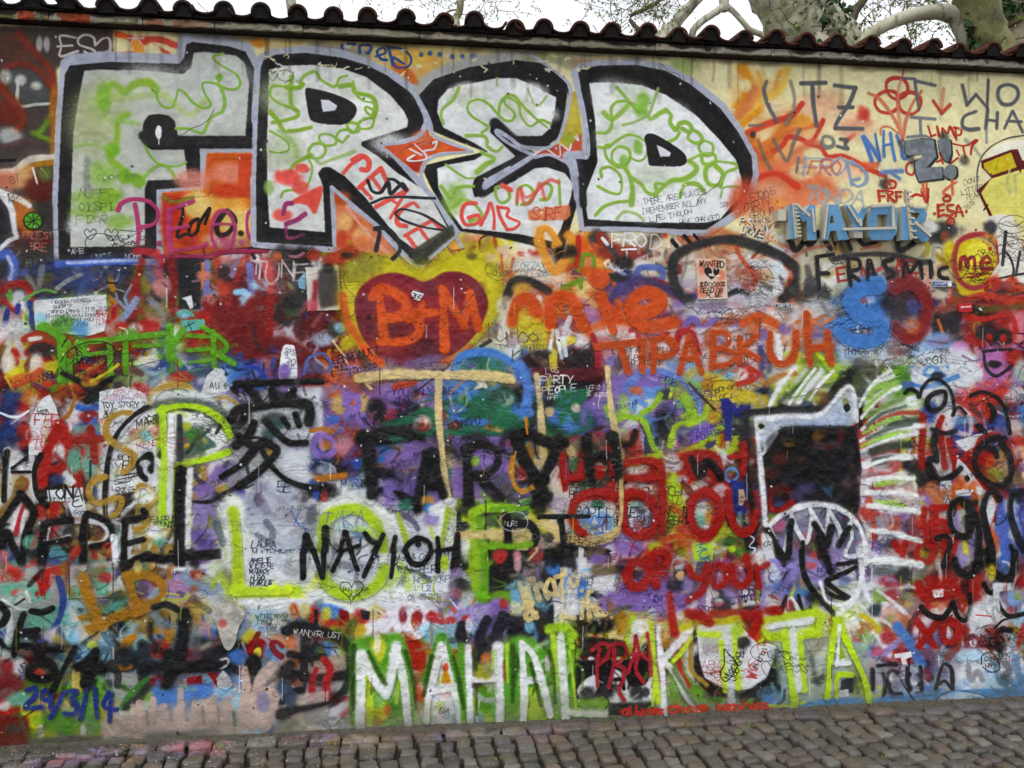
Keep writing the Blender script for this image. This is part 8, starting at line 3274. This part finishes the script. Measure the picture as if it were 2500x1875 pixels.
# ------------------------------------------------------------------ the ground
GZ = -.07
tag(mesh_obj('ground', [(-300, -300, GZ), (300, -300, GZ), (300, 300, GZ), (-300, 300, GZ)], [(0, 1, 2, 3)], M_ground), kind='structure')
V, F = [], []
nx, ny = 150, 40
for j in range(ny + 1):
    for i in range(nx + 1):
        x, y = -7 + 17.0 * i / nx, -5.0 + 5.0 * j / ny
        V.append((x, y, -.046 + R.uniform(-.007, .007)))
for j in range(ny):
    for i in range(nx):
        a = j * (nx + 1) + i; F.append((a, a + 1, a + nx + 2, a + nx + 1))
pavement = tag(mesh_obj('pavement', V, F, M_bed, smooth=True), kind='structure')
def cobble_mesh(seed):
    r = random.Random(seed); V, F = [], []
    base = [(-.5, -.36), (-.38, -.5), (.38, -.5), (.5, -.36), (.5, .36), (.38, .5), (-.38, .5), (-.5, .36)]
    jit = [(r.uniform(-.075, .055), r.uniform(-.075, .055)) for _ in base]
    for s, z in ((.95, -1.3), (1.0, -.30), (.955, -.06), (.80, .05)):
        for (x, y), (a, b) in zip(base, jit):
            V.append(((x + a) * s, (y + b) * s, z + r.uniform(-.09, .08) * (z > -.5)))
    V.append((r.uniform(-.08, .08), r.uniform(-.08, .08), r.uniform(.03, .12)))
    for l in range(3):
        for k in range(8): F.append((l*8 + k, l*8 + (k+1) % 8, l*8 + 8 + (k+1) % 8, l*8 + 8 + k))
    for k in range(8): F.append((24 + k, 24 + (k+1) % 8, 32))
    me = bpy.data.meshes.new('cobblestone'); me.from_pydata(V, [], F); me.polygons.foreach_set('use_smooth', [True] * len(F))
    me.materials.append(M_stone); me.update(); return me
COB = [cobble_mesh(50 + i) for i in range(14)]
spots = []
def cob(x, y, lx, ly):
    spots.append((x, y, lx, ly, R.randrange(len(COB)), R.uniform(-.014, .008), R.gauss(0, .08), (R.gauss(0, .05), R.gauss(0, .05))))
x = -5.6
while x < 8.6:                                           # the row of longer stones at the wall's foot
    l = R.uniform(.13, .22); cob(x + l / 2, -.068 + R.uniform(-.008, .004), l - .012, R.uniform(.105, .125)); x += l
x = -5.6; k = 0
while x < 8.6:                                           # courses running away from the wall
    wdt = R.uniform(.086, .106); y = -.135 - R.uniform(0, .06); k += 1
    while y > -2.0:
        l = R.uniform(.085, .150); skew = .10 * (y + .1)
        cob(x + wdt / 2 + R.uniform(-.006, .006) + .012 * math.sin(y * 5 + k * .3) - skew * 0, y - l / 2, wdt - R.uniform(.010, .024), l - R.uniform(.012, .028)); y -= l
    x += wdt
def seen(s):
    dx, dy = s[0], s[1] + DIST; d = dx * SA + dy * CA; sx = dx * CA - dy * SA
    u = 1250 + FPX * sx / d; v = 937.5 + FPX * EYE / d
    return (-40 < u < 2540 and v < 1915), s[2] * s[3] / d ** 3 * (1 if v < 1868 else .5)
order = sorted(spots, key=lambda s: (-seen(s)[0], -seen(s)[1]))
single, rest = order[:300], order[300:]
for s in single:
    o = bpy.data.objects.new('cobblestone', COB[s[4]])
    o.location = (s[0], s[1], s[5] - .008); o.scale = (s[2], s[3], .055); o.rotation_euler = (s[7][0], s[7][1], s[6] + (math.pi if R.random() < .5 else 0))
    link(o, pavement)
V, F = [], []
for s in rest:
    b = len(V); me = COB[s[4]]; ca, sa = math.cos(s[6]), math.sin(s[6])
    for v in me.vertices:
        X, Y = v.co.x * s[2], v.co.y * s[3]
        V.append((s[0] + X * ca - Y * sa, s[1] + X * sa + Y * ca, s[5] - .008 + v.co.z * .055 + X * s[7][0]))
    for p in me.polygons: F.append(tuple(b + i for i in p.vertices))
tag(mesh_obj('cobblestones', V, F, M_stone, pavement, smooth=True), kind='stuff')
# blades of moss and weeds in the joints
V, F = [], []
for _ in range(42):
    cx, cy = R.uniform(-1.9, 4.2), -R.uniform(.13, 1.3)
    if R.random() < .4: cy = -.012 - R.uniform(0, .004)
    for _b in range(R.randint(5, 12)):
        a = R.uniform(0, 6.28); h = R.uniform(.006, .018); bx, by = cx + R.gauss(0, .012), cy + R.gauss(0, .010) * (cy < -.05); b = len(V)
        V += [(bx - .003, by, -.012), (bx + .003, by, -.012), (bx + math.cos(a) * .012, min(by + math.sin(a) * .010, -.002), -.006 + h)]
        F.append((b, b + 1, b + 2))
tag(mesh_obj('weeds', V, F, M_bud), kind='stuff')
# grit and soil swept against the foot of the wall
V, F = [], []; n = 520
for i in range(n + 1):
    x = -4.2 + 10.8 * i / n; wd = .018 + .016 * math.sin(x * 3.1) * math.sin(x * 1.3) + R.uniform(0, .018); hh = .003 + .006 * abs(math.sin(x * 2.3 + 1)) + R.uniform(0, .005)
    V += [(x, -.0005, hh), (x, -wd * .45, hh * .62 + R.uniform(-.002, .003)), (x, -wd, -.004), (x, -wd - .012, -.03)]
for i in range(n):
    for q in range(3): F.append((i*4 + q, i*4 + q + 1, (i+1)*4 + q + 1, (i+1)*4 + q))
tag(mesh_obj('soil', V, F, M_grit, None, smooth=True), kind='stuff')
V, F = [], []
for _ in range(900):
    x, y = R.uniform(-2.2, 4.3), -abs(R.gauss(.0, .10)) - .012; s = R.uniform(.002, .007); b = len(V); z = .006 + (0.004 if y > -.05 else 0)
    V += [(x - s, y - s * .6, z), (x + s, y - s * .8, z), (x + s * .8, y + s, z), (x - s * .7, y + s * .8, z), (x, y, z + s * 1.1)]
    F += [(b, b+1, b+4), (b+1, b+2, b+4), (b+2, b+3, b+4), (b+3, b, b+4)]
tag(mesh_obj('grit', V, F, M_grit), kind='stuff')
# ------------------------------------------------------------------ the wall
wall = tag(empty('graffiti_wall', (0, 0, 0)), 'long plastered wall covered in graffiti with a coping of curved roof tiles', 'wall')
WL, WR = -6.0, 9.0
V, F = [], []
xs = np.linspace(WL, WR, 55); zs = np.concatenate([np.linspace(-.05, .12, 5), np.linspace(.3, 3.684, 12)])
for z in zs:
    for x in xs: V.append((x, 0.0, z))
w = len(xs)
for j in range(len(zs) - 1):
    for i in range(w - 1): a = j*w + i; F.append((a, a + 1, a + w + 1, a + w))
b = len(V); V += [(WL, .46, -.05), (WR, .46, -.05), (WR, .46, 3.684), (WL, .46, 3.684)]
F += [(b + 1, b, b + 3, b + 2), (b, 0, (len(zs) - 1) * w, b + 3), (w - 1, b + 1, b + 2, len(zs) * w - 1), ((len(zs) - 1) * w, len(zs) * w - 1, b + 2, b + 3)]
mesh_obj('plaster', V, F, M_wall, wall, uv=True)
def outline_mesh(p, step=4, thr=.45):
    """turns the painted shape into a flat sheet of small faces (marching squares)"""
    x0, y0, x1, y1 = p['bb']; a = np.pad(p['m'], step * 2)
    a = blur(a, 1); g = a[::step, ::step]; ins = g > thr
    V, F, idx = [], [], {}
    ox, oy = x0 - step * 2, y0 - step * 2
    def vert(gx, gy):
        key = (round(gx, 3), round(gy, 3))
        if key not in idx:
            idx[key] = len(V); V.append((WX0 + (ox + gx * step + .5) / PPM, 0.0, WZ0 + (oy + gy * step + .5) / PPM))
        return idx[key]
    H, W = g.shape
    s = ins[:-1, :-1].astype(int) + ins[:-1, 1:] + ins[1:, 1:] + ins[1:, :-1]
    full = s == 4
    for j in range(H - 1):
        row = full[j]; i = 0
        while i < W - 1:
            if row[i]:
                k = i
                while k < W - 1 and row[k] and k - i < 12: k += 1
                F.append((vert(i, j), vert(k, j), vert(k, j + 1), vert(i, j + 1))); i = k
            else: i += 1
    for j, i in zip(*np.nonzero((s > 0) & (s < 4))):
        c = [(i, j), (i + 1, j), (i + 1, j + 1), (i, j + 1)]; val = [g[j, i], g[j, i+1], g[j+1, i+1], g[j+1, i]]
        poly = []
        for q in range(4):
            A, B = val[q], val[(q + 1) % 4]; (ax, ay), (bx, by) = c[q], c[(q + 1) % 4]
            if A > thr: poly.append(vert(ax, ay))
            if (A > thr) != (B > thr):
                t = (thr - A) / (B - A); poly.append(vert(ax + (bx - ax) * t, ay + (by - ay) * t))
        poly = [v for q, v in enumerate(poly) if v != poly[q - 1]]
        if len(poly) > 2: F.append(tuple(poly))
    return V, F
for n, p in enumerate(PARTS):                            # every bigger piece of graffiti is a coat of paint of its own
    V, F = outline_mesh(p)
    if not F: continue
    y = -(.0010 + .00006 * n)
    o = mesh_obj(p['name'], [(v[0], y, v[2]) for v in V], F, M_wall, wall, uv=True)
    if p['label']: o['label'] = p['label']
for n, p in enumerate(SHEETS):
    V, F = outline_mesh(p, 2, .5)
    if not F: continue
    xs_ = [v[0] for v in V]; zs_ = [v[2] for v in V]; base = (sum(xs_) / len(xs_), -.0118, min(zs_))
    # a sheet with an edge: front, back and rim
    cnt = {}
    for f in F:
        for a_, b_ in zip(f, f[1:] + f[:1]): cnt[(a_, b_)] = 1
    rim = [e for e in cnt if (e[1], e[0]) not in cnt]
    nV = len(V); VV = [(v[0] - base[0], 0.0, v[2] - base[2]) for v in V] + [(v[0] - base[0], .0010, v[2] - base[2]) for v in V]
    FF = list(F) + [tuple(i + nV for i in f[::-1]) for f in F] + [(b_, a_, a_ + nV, b_ + nV) for a_, b_ in rim]
    tag(mesh_obj(p['name'], VV, FF, M_paper, None, loc=base, uv=True), p['label'], p['cat'])
# eave stones
x = WL
while x < WR:
    l = R.choice([.26, .34, .42, .5, .58]) * R.uniform(.9, 1.1); x1 = min(WR, x + l); V, F = [], []
    y0 = -.068 + R.uniform(-.004, .004); dz = R.uniform(-.003, .003); n = max(3, int(l / .035))
    prof = [(.06, 3.6865), (y0 + .03, 3.6865), (y0 + .008, 3.692), (y0, 3.700), (y0, 3.728), (y0 + .006, 3.7355), (.06, 3.7355)]
    for i in range(n + 1):
        xx_ = x + .002 + (x1 - x - .004) * i / n
        for q, (yy, z) in enumerate(prof):
            jy = R.uniform(-.004, .005) if 0 < q < 5 else 0; jz = R.uniform(-.004, .003) if q in (2, 3) else 0
            V.append((xx_, yy + jy, z + jz + dz * (q > 2)))
    m_ = len(prof)
    for i in range(n):
        for q in range(m_ - 1): F.append((i*m_ + q, (i+1)*m_ + q, (i+1)*m_ + q + 1, i*m_ + q + 1))
    F.append(tuple(range(m_))); F.append(tuple(n*m_ + q for q in range(m_))[::-1])
    mesh_obj('eave_stone', V, F, M_eave, wall, uv=True); x = x1
# roof tiles: troughs below, covers over the joints
def shell(r0, r1, th, length, convex, n=10):
    V, F = [], []
    for (yy, r) in ((0.0, r0), (length, r1)):
        for rr in (r, r - th):
            for k in range(n + 1):
                a = math.pi * k / n; s = 1 if convex else -1
                V.append((math.cos(a) * rr, yy, s * math.sin(a) * rr * (1.0 if convex else .62)))
    m_ = n + 1
    for k in range(n):
        F += [(k, k + 1, m_*2 + k + 1, m_*2 + k), (m_ + k + 1, m_ + k, m_*3 + k, m_*3 + k + 1), (k + 1, k, m_ + k, m_ + k + 1), (m_*2 + k, m_*2 + k + 1, m_*3 + k + 1, m_*3 + k)]
    F += [(0, m_*2, m_*3, m_), (n, m_ + n, m_*3 + n, m_*2 + n)]
    me = bpy.data.meshes.new('tile'); me.from_pydata(V, [], F); me.materials.append(M_tile)
    me.polygons.foreach_set('use_smooth', [True] * len(F)); me.update(); return me
ME_cover, ME_pan = shell(.052, .046, .013, .44, True), shell(.072, .064, .013, .44, False)
def plug_mesh():
    V, F = [(0, 0, .012)], []; n = 12
    for k in range(n + 1):
        a = math.pi * k / n; V.append((math.cos(a) * .040, .006, math.sin(a) * .040))
    V.append((0, .0, -.03)); V += [(-.040, .006, -.03), (.040, .006, -.03)]
    for k in range(n): F.append((0, 1 + k, 2 + k))
    F += [(0, n + 1, n + 3, n + 2), (0, n + 2, n + 4, 1)]
    me = bpy.data.meshes.new('mortar_plug'); me.from_pydata(V, [], F); me.materials.append(M_mortar); me.update(); return me
ME_plug = plug_mesh()
PITCH = .1875; x = WL + .06; i = 0
while x < WR - .05:
    jx = R.gauss(0, .010)
    c = link(bpy.data.objects.new('cover_tile', ME_cover), wall)
    c.location = (x + jx, -.118 + R.gauss(0, .011), 3.768 + R.gauss(0, .006)); c.rotation_euler = (math.radians(3.0) + R.gauss(0, .01), R.gauss(0, .04), R.gauss(0, .025))
    pl = link(bpy.data.objects.new('mortar_plug', ME_plug), c)
    pl.location = (0, R.uniform(.004, .016), 0)
    if x + PITCH < WR - .05:
        p_ = link(bpy.data.objects.new('trough_tile', ME_pan), wall)
        p_.location = (x + PITCH / 2 + R.gauss(0, .004), -.100 + R.gauss(0, .005), 3.7945 + R.gauss(0, .002)); p_.rotation_euler = (math.radians(3.0), R.gauss(0, .03), R.gauss(0, .02))
    x += PITCH; i += 1
# mortar bedding under the tiles
V, F = [], []; n = int((WR - WL) / .02)
for i in range(n + 1):
    x = WL + (WR - WL) * i / n; ph = (x - (WL + .06)) / PITCH * 2 * math.pi
    top = 3.752 + .020 * (.5 + .5 * math.cos(ph)) + R.uniform(-.004, .004); yf = -.080 + R.uniform(-.006, .006)
    V += [(x, yf, 3.7375), (x, yf - .004 + R.uniform(-.004, .004), 3.745), (x, yf + .002, top - .004), (x, yf + .02, top), (x, .45, 3.765), (x, .45, 3.7375)]
for i in range(n):
    for q in range(6): F.append((i*6 + q, (i+1)*6 + q, (i+1)*6 + (q+1) % 6, i*6 + (q+1) % 6))
mesh_obj('mortar_bed', V, F, M_mortar, wall)
V, F = [], []; box(WL, WR, .062, .46, 3.686, 3.7365, V, F); mesh_obj('wall_head', V, F, M_mortar, wall)
# ------------------------------------------------------------------ the wooden relief letters
LY = -.075
def lp(s): return [at(1800 + float(a.split(',')[0]) / 3.16, 450 + float(a.split(',')[1]) / 3.16, LY) for a in s.split()]
sb = at(1800 + 900 / 3.16, 450 + 430 / 3.16, 0.0)
sign = tag(empty('letter_sign', sb), 'blue and cream wooden letters standing proud of the wall in one word', 'sign')
def letter(label, outer, holes=(), depth=.062):
    loops = [lp(outer)] + [lp(h) for h in holes]
    flat = [v for l in loops for v in l]; tri = tessellate_polygon(loops)
    n = len(flat); V = [v - sb for v in flat] + [v - sb + Vector((0, depth, 0)) for v in flat]
    face = bpy.data.meshes.new('letter'); FA = []
    for t in tri:
        a, b, c = (flat[i] for i in t); nrm = (b - a).cross(c - a)
        FA.append(tuple(t) if nrm.y < 0 else tuple(t[::-1]))
    FS = []; o = 0
    for l in loops:
        for k in range(len(l)): a, b = o + k, o + (k + 1) % len(l); FS.append((b, a, a + n, b + n))
        o += len(l)
    face.from_pydata([tuple(v) for v in V], [], FA + FS); face.materials.append(M_ply); face.materials.append(M_cream)
    for i, p in enumerate(face.polygons): p.material_index = 0 if i < len(FA) else 1
    bm = bmesh.new(); bm.from_mesh(face); bmesh.ops.recalc_face_normals(bm, faces=bm.faces); bm.to_mesh(face); bm.free()
    ob = link(bpy.data.objects.new('letter', face), sign); ob['label'] = label
    return ob
letter('wooden letter M', "395,158 455,150 512,232 556,156 602,160 612,430 545,430 538,275 512,292 466,232 470,420 404,420")
letter('wooden letter A', "682,155 776,155 862,425 782,430 764,358 718,358 700,430 672,430", ["712,300 752,300 738,240 722,240"])
letter('wooden letter Y', "822,160 884,155 932,228 974,162 1010,170 968,282 968,410 896,410 893,300")
letter('wooden letter O', "1036,165 1205,160 1236,200 1232,372 1190,430 1040,430 1012,400 1010,255", ["1078,232 1082,336 1164,330 1160,232"])
letter('wooden letter R', "1264,170 1440,175 1466,230 1450,290 1372,302 1482,412 1470,438 1422,440 1322,334 1322,430 1264,430", ["1326,214 1326,264 1402,264 1410,222"])
def batten(a, b, w=16, d=.018, lift=0.0):
    A, B = lp(a)[0] - sb, lp(b)[0] - sb; dr = (B - A).normalized(); nn = dr.cross(Vector((0, 1, 0))); h = w / 3.16 / 2514 * 6.2 / 2
    V = [A + nn * h, B + nn * h, B - nn * h, A - nn * h]; V = [v + Vector((0, -.0015 - lift, 0)) for v in V] + [v + Vector((0, -.0015 - lift - d, 0)) for v in V]
    return mesh_obj('batten', V, [(0, 1, 2, 3), (7, 6, 5, 4), (0, 4, 5, 1), (1, 5, 6, 2), (2, 6, 7, 3), (3, 7, 4, 0)], M_cream, sign)
for a, b, w_, lf in (("428,150", "452,418", 26, 0), ("452,172", "540,252", 18, .02), ("572,190", "588,372", 16, 0), ("790,352", "1204,344", 18, .02), ("1188,172", "1198,334", 22, 0),
                 ("962,182", "1178,166", 18, .02), ("936,196", "1012,168", 10, .04), ("936,268", "944,322", 18, 0), ("1296,42", "1336,428", 24, 0), ("1340,184", "1440,190", 16, .02),
                 ("1350,300", "1470,408", 20, .02), ("690,160", "660,425", 14, 0), ("846,168", "930,300", 14, 0)):
    batten(a, b, w_, .016, lf)
for t in range(9):                                        # rungs nailed across the two notched strips
    f = t / 8; batten("%d,%d" % (426 + 24 * f, 165 + 240 * f), "%d,%d" % (456 + 24 * f, 160 + 240 * f), 12, .008, .018)
for t in range(8):
    f = t / 7; batten("%d,%d" % (1292 + 40 * f, 62 + 350 * f), "%d,%d" % (1330 + 40 * f, 66 + 350 * f), 14, .008, .018)
V, F = [], []; A_ = lp("900,365")[0] - sb; B_ = lp("966,414")[0] - sb
box(A_.x, B_.x, -.004 - .075, .05 - .075, B_.z, A_.z, V, F); mesh_obj('wood_block', V, F, M_cream, sign)
V, F = [], []; A_ = lp("318,190")[0] - sb; B_ = lp("380,280")[0] - sb
box(A_.x, B_.x, -.07, -.01, B_.z, A_.z, V, F); mesh_obj('wood_block', V, F, M_cream, sign)
# ------------------------------------------------------------------ trees behind the wall
def limb(name, pts, mat, parent, n=10, sub=4, rough=.075):
    """pts: (x, y, z, radius)"""
    P = spline(np.array(pts, float), sub); V, F = [], []
    o = Vector(parent.location)
    tube([Vector(p[:3]) - o for p in P], [max(.004, p[3]) for p in P], V, F, n, True, rough)
    return mesh_obj(name, V, F, mat, parent, smooth=True)
def ap(px, py, y, r): v = at(px, py, y); return (v.x, v.y, v.z, r)
def twigs(parent, spots, mat, count, length, name='twig', leaves=True, seed=1, droop=.3):
    """fine forked twigs as one part and their small leaves as another"""
    r = random.Random(seed); V, F, LV, LF = [], [], [], []; o = Vector(parent.location)
    for _ in range(count):
        p = Vector(r.choice(spots)) + Vector((r.gauss(0, .15), r.gauss(0, .1), r.gauss(0, .12)))
        d = Vector((r.gauss(0, 1), r.gauss(0, .5), r.gauss(.2, .8))).normalized()
        stack = [(p, d, length * r.uniform(.6, 1.3), .006)]
        for lv in range(3):
            nxt = []
            for (a, dd, L, rad) in stack:
                path = [a]; d2 = dd.copy()
                for k in range(4):
                    d2 = (d2 + Vector((r.gauss(0, .22), r.gauss(0, .22), r.gauss(-droop * .15, .2)))).normalized(); path.append(path[-1] + d2 * L / 4)
                tube([q - o for q in path], [rad * (1 - .16 * k) for k in range(5)], V, F, 3, False)
                if leaves:
                    for q in path[1:]:
                        for _l in range(r.randint(0, 2)):
                            if r.random() < .55:
                                s = r.uniform(.012, .028); b = len(LV); c = q - o + Vector((r.gauss(0, .02), r.gauss(0, .02), r.gauss(-.01, .02)))
                                e = Vector((r.gauss(0, 1), r.gauss(0, 1), r.gauss(0, 1))).normalized(); g = e.cross(Vector((r.gauss(0, 1), r.gauss(0, 1), .3))).normalized()
                                LV += [c - e * s, c + g * s * .55, c + e * s, c - g * s * .55]; LF.append((b, b + 1, b + 2, b + 3))
                for _c in range(r.randint(1, 3)):
                    q = path[r.randint(1, 4)]; nxt.append((q, (d2 + Vector((r.gauss(0, .7), r.gauss(0, .5), r.gauss(0, .6)))).normalized(), L * .62, rad * .62))
            stack = nxt
    ob = mesh_obj(name, V, F, mat, parent); ob['kind'] = 'stuff'
    if LF: lo = mesh_obj('leaves', LV, LF, M_bud, parent); lo['kind'] = 'stuff'
def ivy(parent, path, radius, count, seed, side=None):
    r = random.Random(seed); V, F = [], []; o = Vector(parent.location)
    P = [Vector(p[:3]) for p in path]
    for _ in range(count):
        i = r.randrange(len(P) - 1); q = P[i].lerp(P[i + 1], r.random())
        a = r.uniform(0, 6.28) if side is None else r.gauss(side, .75)
        rr = radius * r.uniform(.9, 1.25)
        c = q + Vector((math.cos(a) * rr, math.sin(a) * rr, r.gauss(0, .08))) - o
        s = r.uniform(.022, .05); e = Vector((r.gauss(0, 1), r.gauss(0, 1), r.gauss(-.6, .6))).normalized(); g = e.cross(Vector((math.cos(a), math.sin(a), .4)) + Vector((r.gauss(0, .4), r.gauss(0, .4), r.gauss(0, .4)))).normalized()
        b = len(V); V += [c - e * s, c + g * s * .7 - e * s * .2, c + g * s * .3 + e * s * .5, c + e * s, c - g * s * .3 + e * s * .5, c - g * s * .7 - e * s * .2]
        F.append(tuple(b + k for k in range(6)))
    ob = mesh_obj('ivy', V, F, M_ivy, parent); ob['kind'] = 'stuff'
def tree(label, base):
    return tag(empty('plane_tree', (base[0], base[1], GZ)), label, 'tree', 'trees behind the wall')
def root(b): return (b[0], b[1], GZ - .1)
# thin pale tree
b1 = ap(1112, 300, 11, 0); t1 = tree('thin pale tree trunk standing straight behind the middle of the tiled wall', b1)
limb('trunk', [(b1[0], 11, GZ - .1, .11), ap(1113, 160, 11, .085), ap(1111, 60, 11, .062), ap(1121, 30, 11, .058), ap(1124, 0, 11, .056), ap(1128, -160, 11, .045), ap(1110, -420, 11, .02)], M_bark, t1)
limb('limb', [ap(1113, 60, 11, .045), ap(1096, 48, 11, .035), ap(1092, 30, 11, .02), ap(1110, 24, 11, .015), ap(1122, 26, 11, .012)], M_bark, t1)
twigs(t1, [ap(1200, -30, 10.5, 0)[:3], ap(1160, -20, 10.8, 0)[:3], ap(1230, 0, 10.5, 0)[:3], ap(1180, 30, 10.8, 0)[:3], ap(1080, 10, 11, 0)[:3]], M_twig, 34, .45, seed=3)
# tree with steep limbs and an inverted fork
b2 = ap(1640, 300, 8, 0); t2 = tree('grey green tree with steep limbs and a drooping fork left of the thick trunks', b2)
limb('trunk', [(b2[0] + .1, 8, GZ - .1, .22), (b2[0] + .1, 8, 2.5, .17), ap(1610, 140, 8, .13), ap(1630, 90, 8, .11), ap(1646, 60, 8, .082), ap(1672, 30, 8, .075), ap(1698, 2, 8, .07), ap(1780, -90, 8, .06), ap(1768, -200, 8, .045), ap(1690, -420, 8, .015)], M_bark, t2)
limb('limb', [ap(1614, 120, 8.2, .05), ap(1538, 48, 8.4, .028), ap(1575, 22, 8.4, .034), ap(1614, -4, 8.4, .03), ap(1640, -60, 8.4, .02)], M_twig, t2)
limb('limb', [ap(1772, -160, 8, .05), ap(1768, -40, 8, .062), ap(1768, 12, 8, .066), ap(1768, 28, 8, .05)], M_bark, t2)
limb('limb', [ap(1768, 14, 8, .055), ap(1750, 28, 8, .048), ap(1722, 46, 8, .048), ap(1703, 62, 8, .048), ap(1690, 84, 8, .05), ap(1684, 150, 8, .05)], M_bark, t2)
limb('limb', [ap(1770, 12, 8, .05), ap(1790, 28, 8, .04), ap(1812, 52, 8, .04), ap(1832, 74, 8, .042), ap(1868, 92, 8, .045), ap(1880, 150, 8, .045)], M_bark, t2)
twigs(t2, [ap(1500, 40, 8, 0)[:3], ap(1540, 30, 8, 0)[:3], ap(1580, 10, 8, 0)[:3], ap(1600, 40, 8, 0)[:3], ap(1480, 60, 8, 0)[:3], ap(1620, -20, 8, 0)[:3], ap(1660, 20, 8, 0)[:3]], M_twig, 60, .42, seed=5)
# thick pale trunk with ivy on its right side
b3 = ap(2060, 300, 4, 0); t3 = tree('thick pale blotched trunk leaning left with dark ivy on its right side', b3)
tr3 = [(b3[0] + .2, 4, GZ - .1, .52), (b3[0] + .12, 4, 1.5, .46), ap(2018, 170, 4, .40), ap(1975, 95, 4, .37), ap(1948, 45, 4, .345), ap(1926, -4, 4, .34), ap(1890, -90, 4, .32), ap(1880, -260, 4, .24), ap(1905, -520, 4, .12)]
limb('trunk', tr3, M_bark, t3, 16)
limb('limb', [ap(1900, -60, 4, .2), ap(1860, -130, 4, .13), ap(1800, -260, 4, .06)], M_bark, t3)
ivy(t3, spline(np.array(tr3[2:6]), 5), .37, 620, 7, -.35)
limb('limb', [ap(2062, 92, 4.2, .05), ap(2076, 60, 4.2, .045), ap(2092, 22, 4.2, .042), ap(2112, -6, 4.2, .04), ap(2150, -80, 4.2, .02)], M_twig, t3)
twigs(t3, [ap(1900, 30, 3.6, 0)[:3], ap(1905, 60, 3.6, 0)[:3], ap(1960, 60, 3.6, 0)[:3], ap(2040, 50, 3.7, 0)[:3]], M_twig, 10, .26, seed=9)
twigs(t3, [ap(2100, 20, 4, 0)[:3], ap(2160, 10, 4, 0)[:3], ap(2220, 20, 4, 0)[:3], ap(2300, 60, 4, 0)[:3], ap(2200, 70, 4, 0)[:3], ap(2280, 0, 4, 0)[:3]], M_twig, 44, .36, seed=19)
# mossy trunk with an arching limb
b4 = ap(2440, 300, 3, 0); t4 = tree('mossy dark trunk leaning left with a long pale limb arching down from it', b4)
tr4 = [(b4[0] + .1, 3, GZ - .1, .24), (b4[0] + .05, 3, 1.6, .21), ap(2440, 180, 3, .165), ap(2424, 110, 3, .15), ap(2408, 60, 3, .165), ap(2390, 0, 3, .185), ap(2365, -80, 3, .2), ap(2360, -240, 3, .17), ap(2400, -520, 3, .08)]
limb('trunk', tr4, M_moss, t4, 14)
limb('limb', [ap(2370, -70, 3.4, .10), ap(2384, 20, 3.4, .12), ap(2376, 100, 3.45, .12), ap(2350, 62, 3.5, .10), ap(2325, 36, 3.5, .088), ap(2275, 29, 3.5, .072), ap(2210, 42, 3.5, .064), ap(2155, 66, 3.5, .058), ap(2110, 98, 3.5, .06), ap(2080, 150, 3.5, .06)], M_bark, t4, 12)
ivy(t4, spline(np.array([ap(2372, 10, 3, 0), ap(2376, 60, 3, 0), ap(2388, 100, 3, 0)]), 5), .05, 210, 12)
limb('limb', [ap(2430, 112, 2.9, .012), ap(2470, 98, 2.9, .009), ap(2520, 86, 2.9, .006)], M_twig, t4)
twigs(t4, [ap(2450, 105, 2.9, 0)[:3], ap(2480, 95, 2.9, 0)[:3]], M_bud, 6, .14, seed=23)
# tan trunk at the right edge
b5 = ap(2530, 300, 4.2, 0); t5 = tree('tan rough trunk with ivy at the far right behind the tiled wall', b5)
tr5 = [(b5[0] + .2, 4.2, GZ - .1, .34), (b5[0] + .1, 4.2, 1.6, .30), ap(2510, 120, 4.2, .24), ap(2502, 50, 4.2, .23), ap(2492, 0, 4.2, .22), ap(2470, -120, 4.2, .2), ap(2500, -420, 4.2, .1)]
limb('trunk', tr5, M_tan, t5, 12)
ivy(t5, spline(np.array([ap(2458, 4, 4, 0), ap(2470, 14, 4, 0), ap(2490, 8, 4, 0)]), 5), .10, 140, 13)
# a bare tree far behind the left half: only its hanging twigs reach into the view
b6 = ap(840, 300, 12, 0); t6 = tree('bare tree far behind the left half of the wall, only its thin hanging twigs showing', b6)
limb('trunk', [(b6[0], 12, GZ - .1, .16), (b6[0], 12, 3.2, .12), ap(700, -60, 12, .08), ap(760, -160, 12, .05), ap(900, -200, 12, .02)], M_bark, t6)
twigs(t6, [ap(520, 10, 11.8, 0)[:3], ap(860, -10, 11.8, 0)[:3], ap(900, 0, 11.8, 0)[:3], ap(1000, 0, 11.8, 0)[:3], ap(1050, -20, 11.8, 0)[:3]], M_twig, 16, .5, seed=31, droop=2.0)
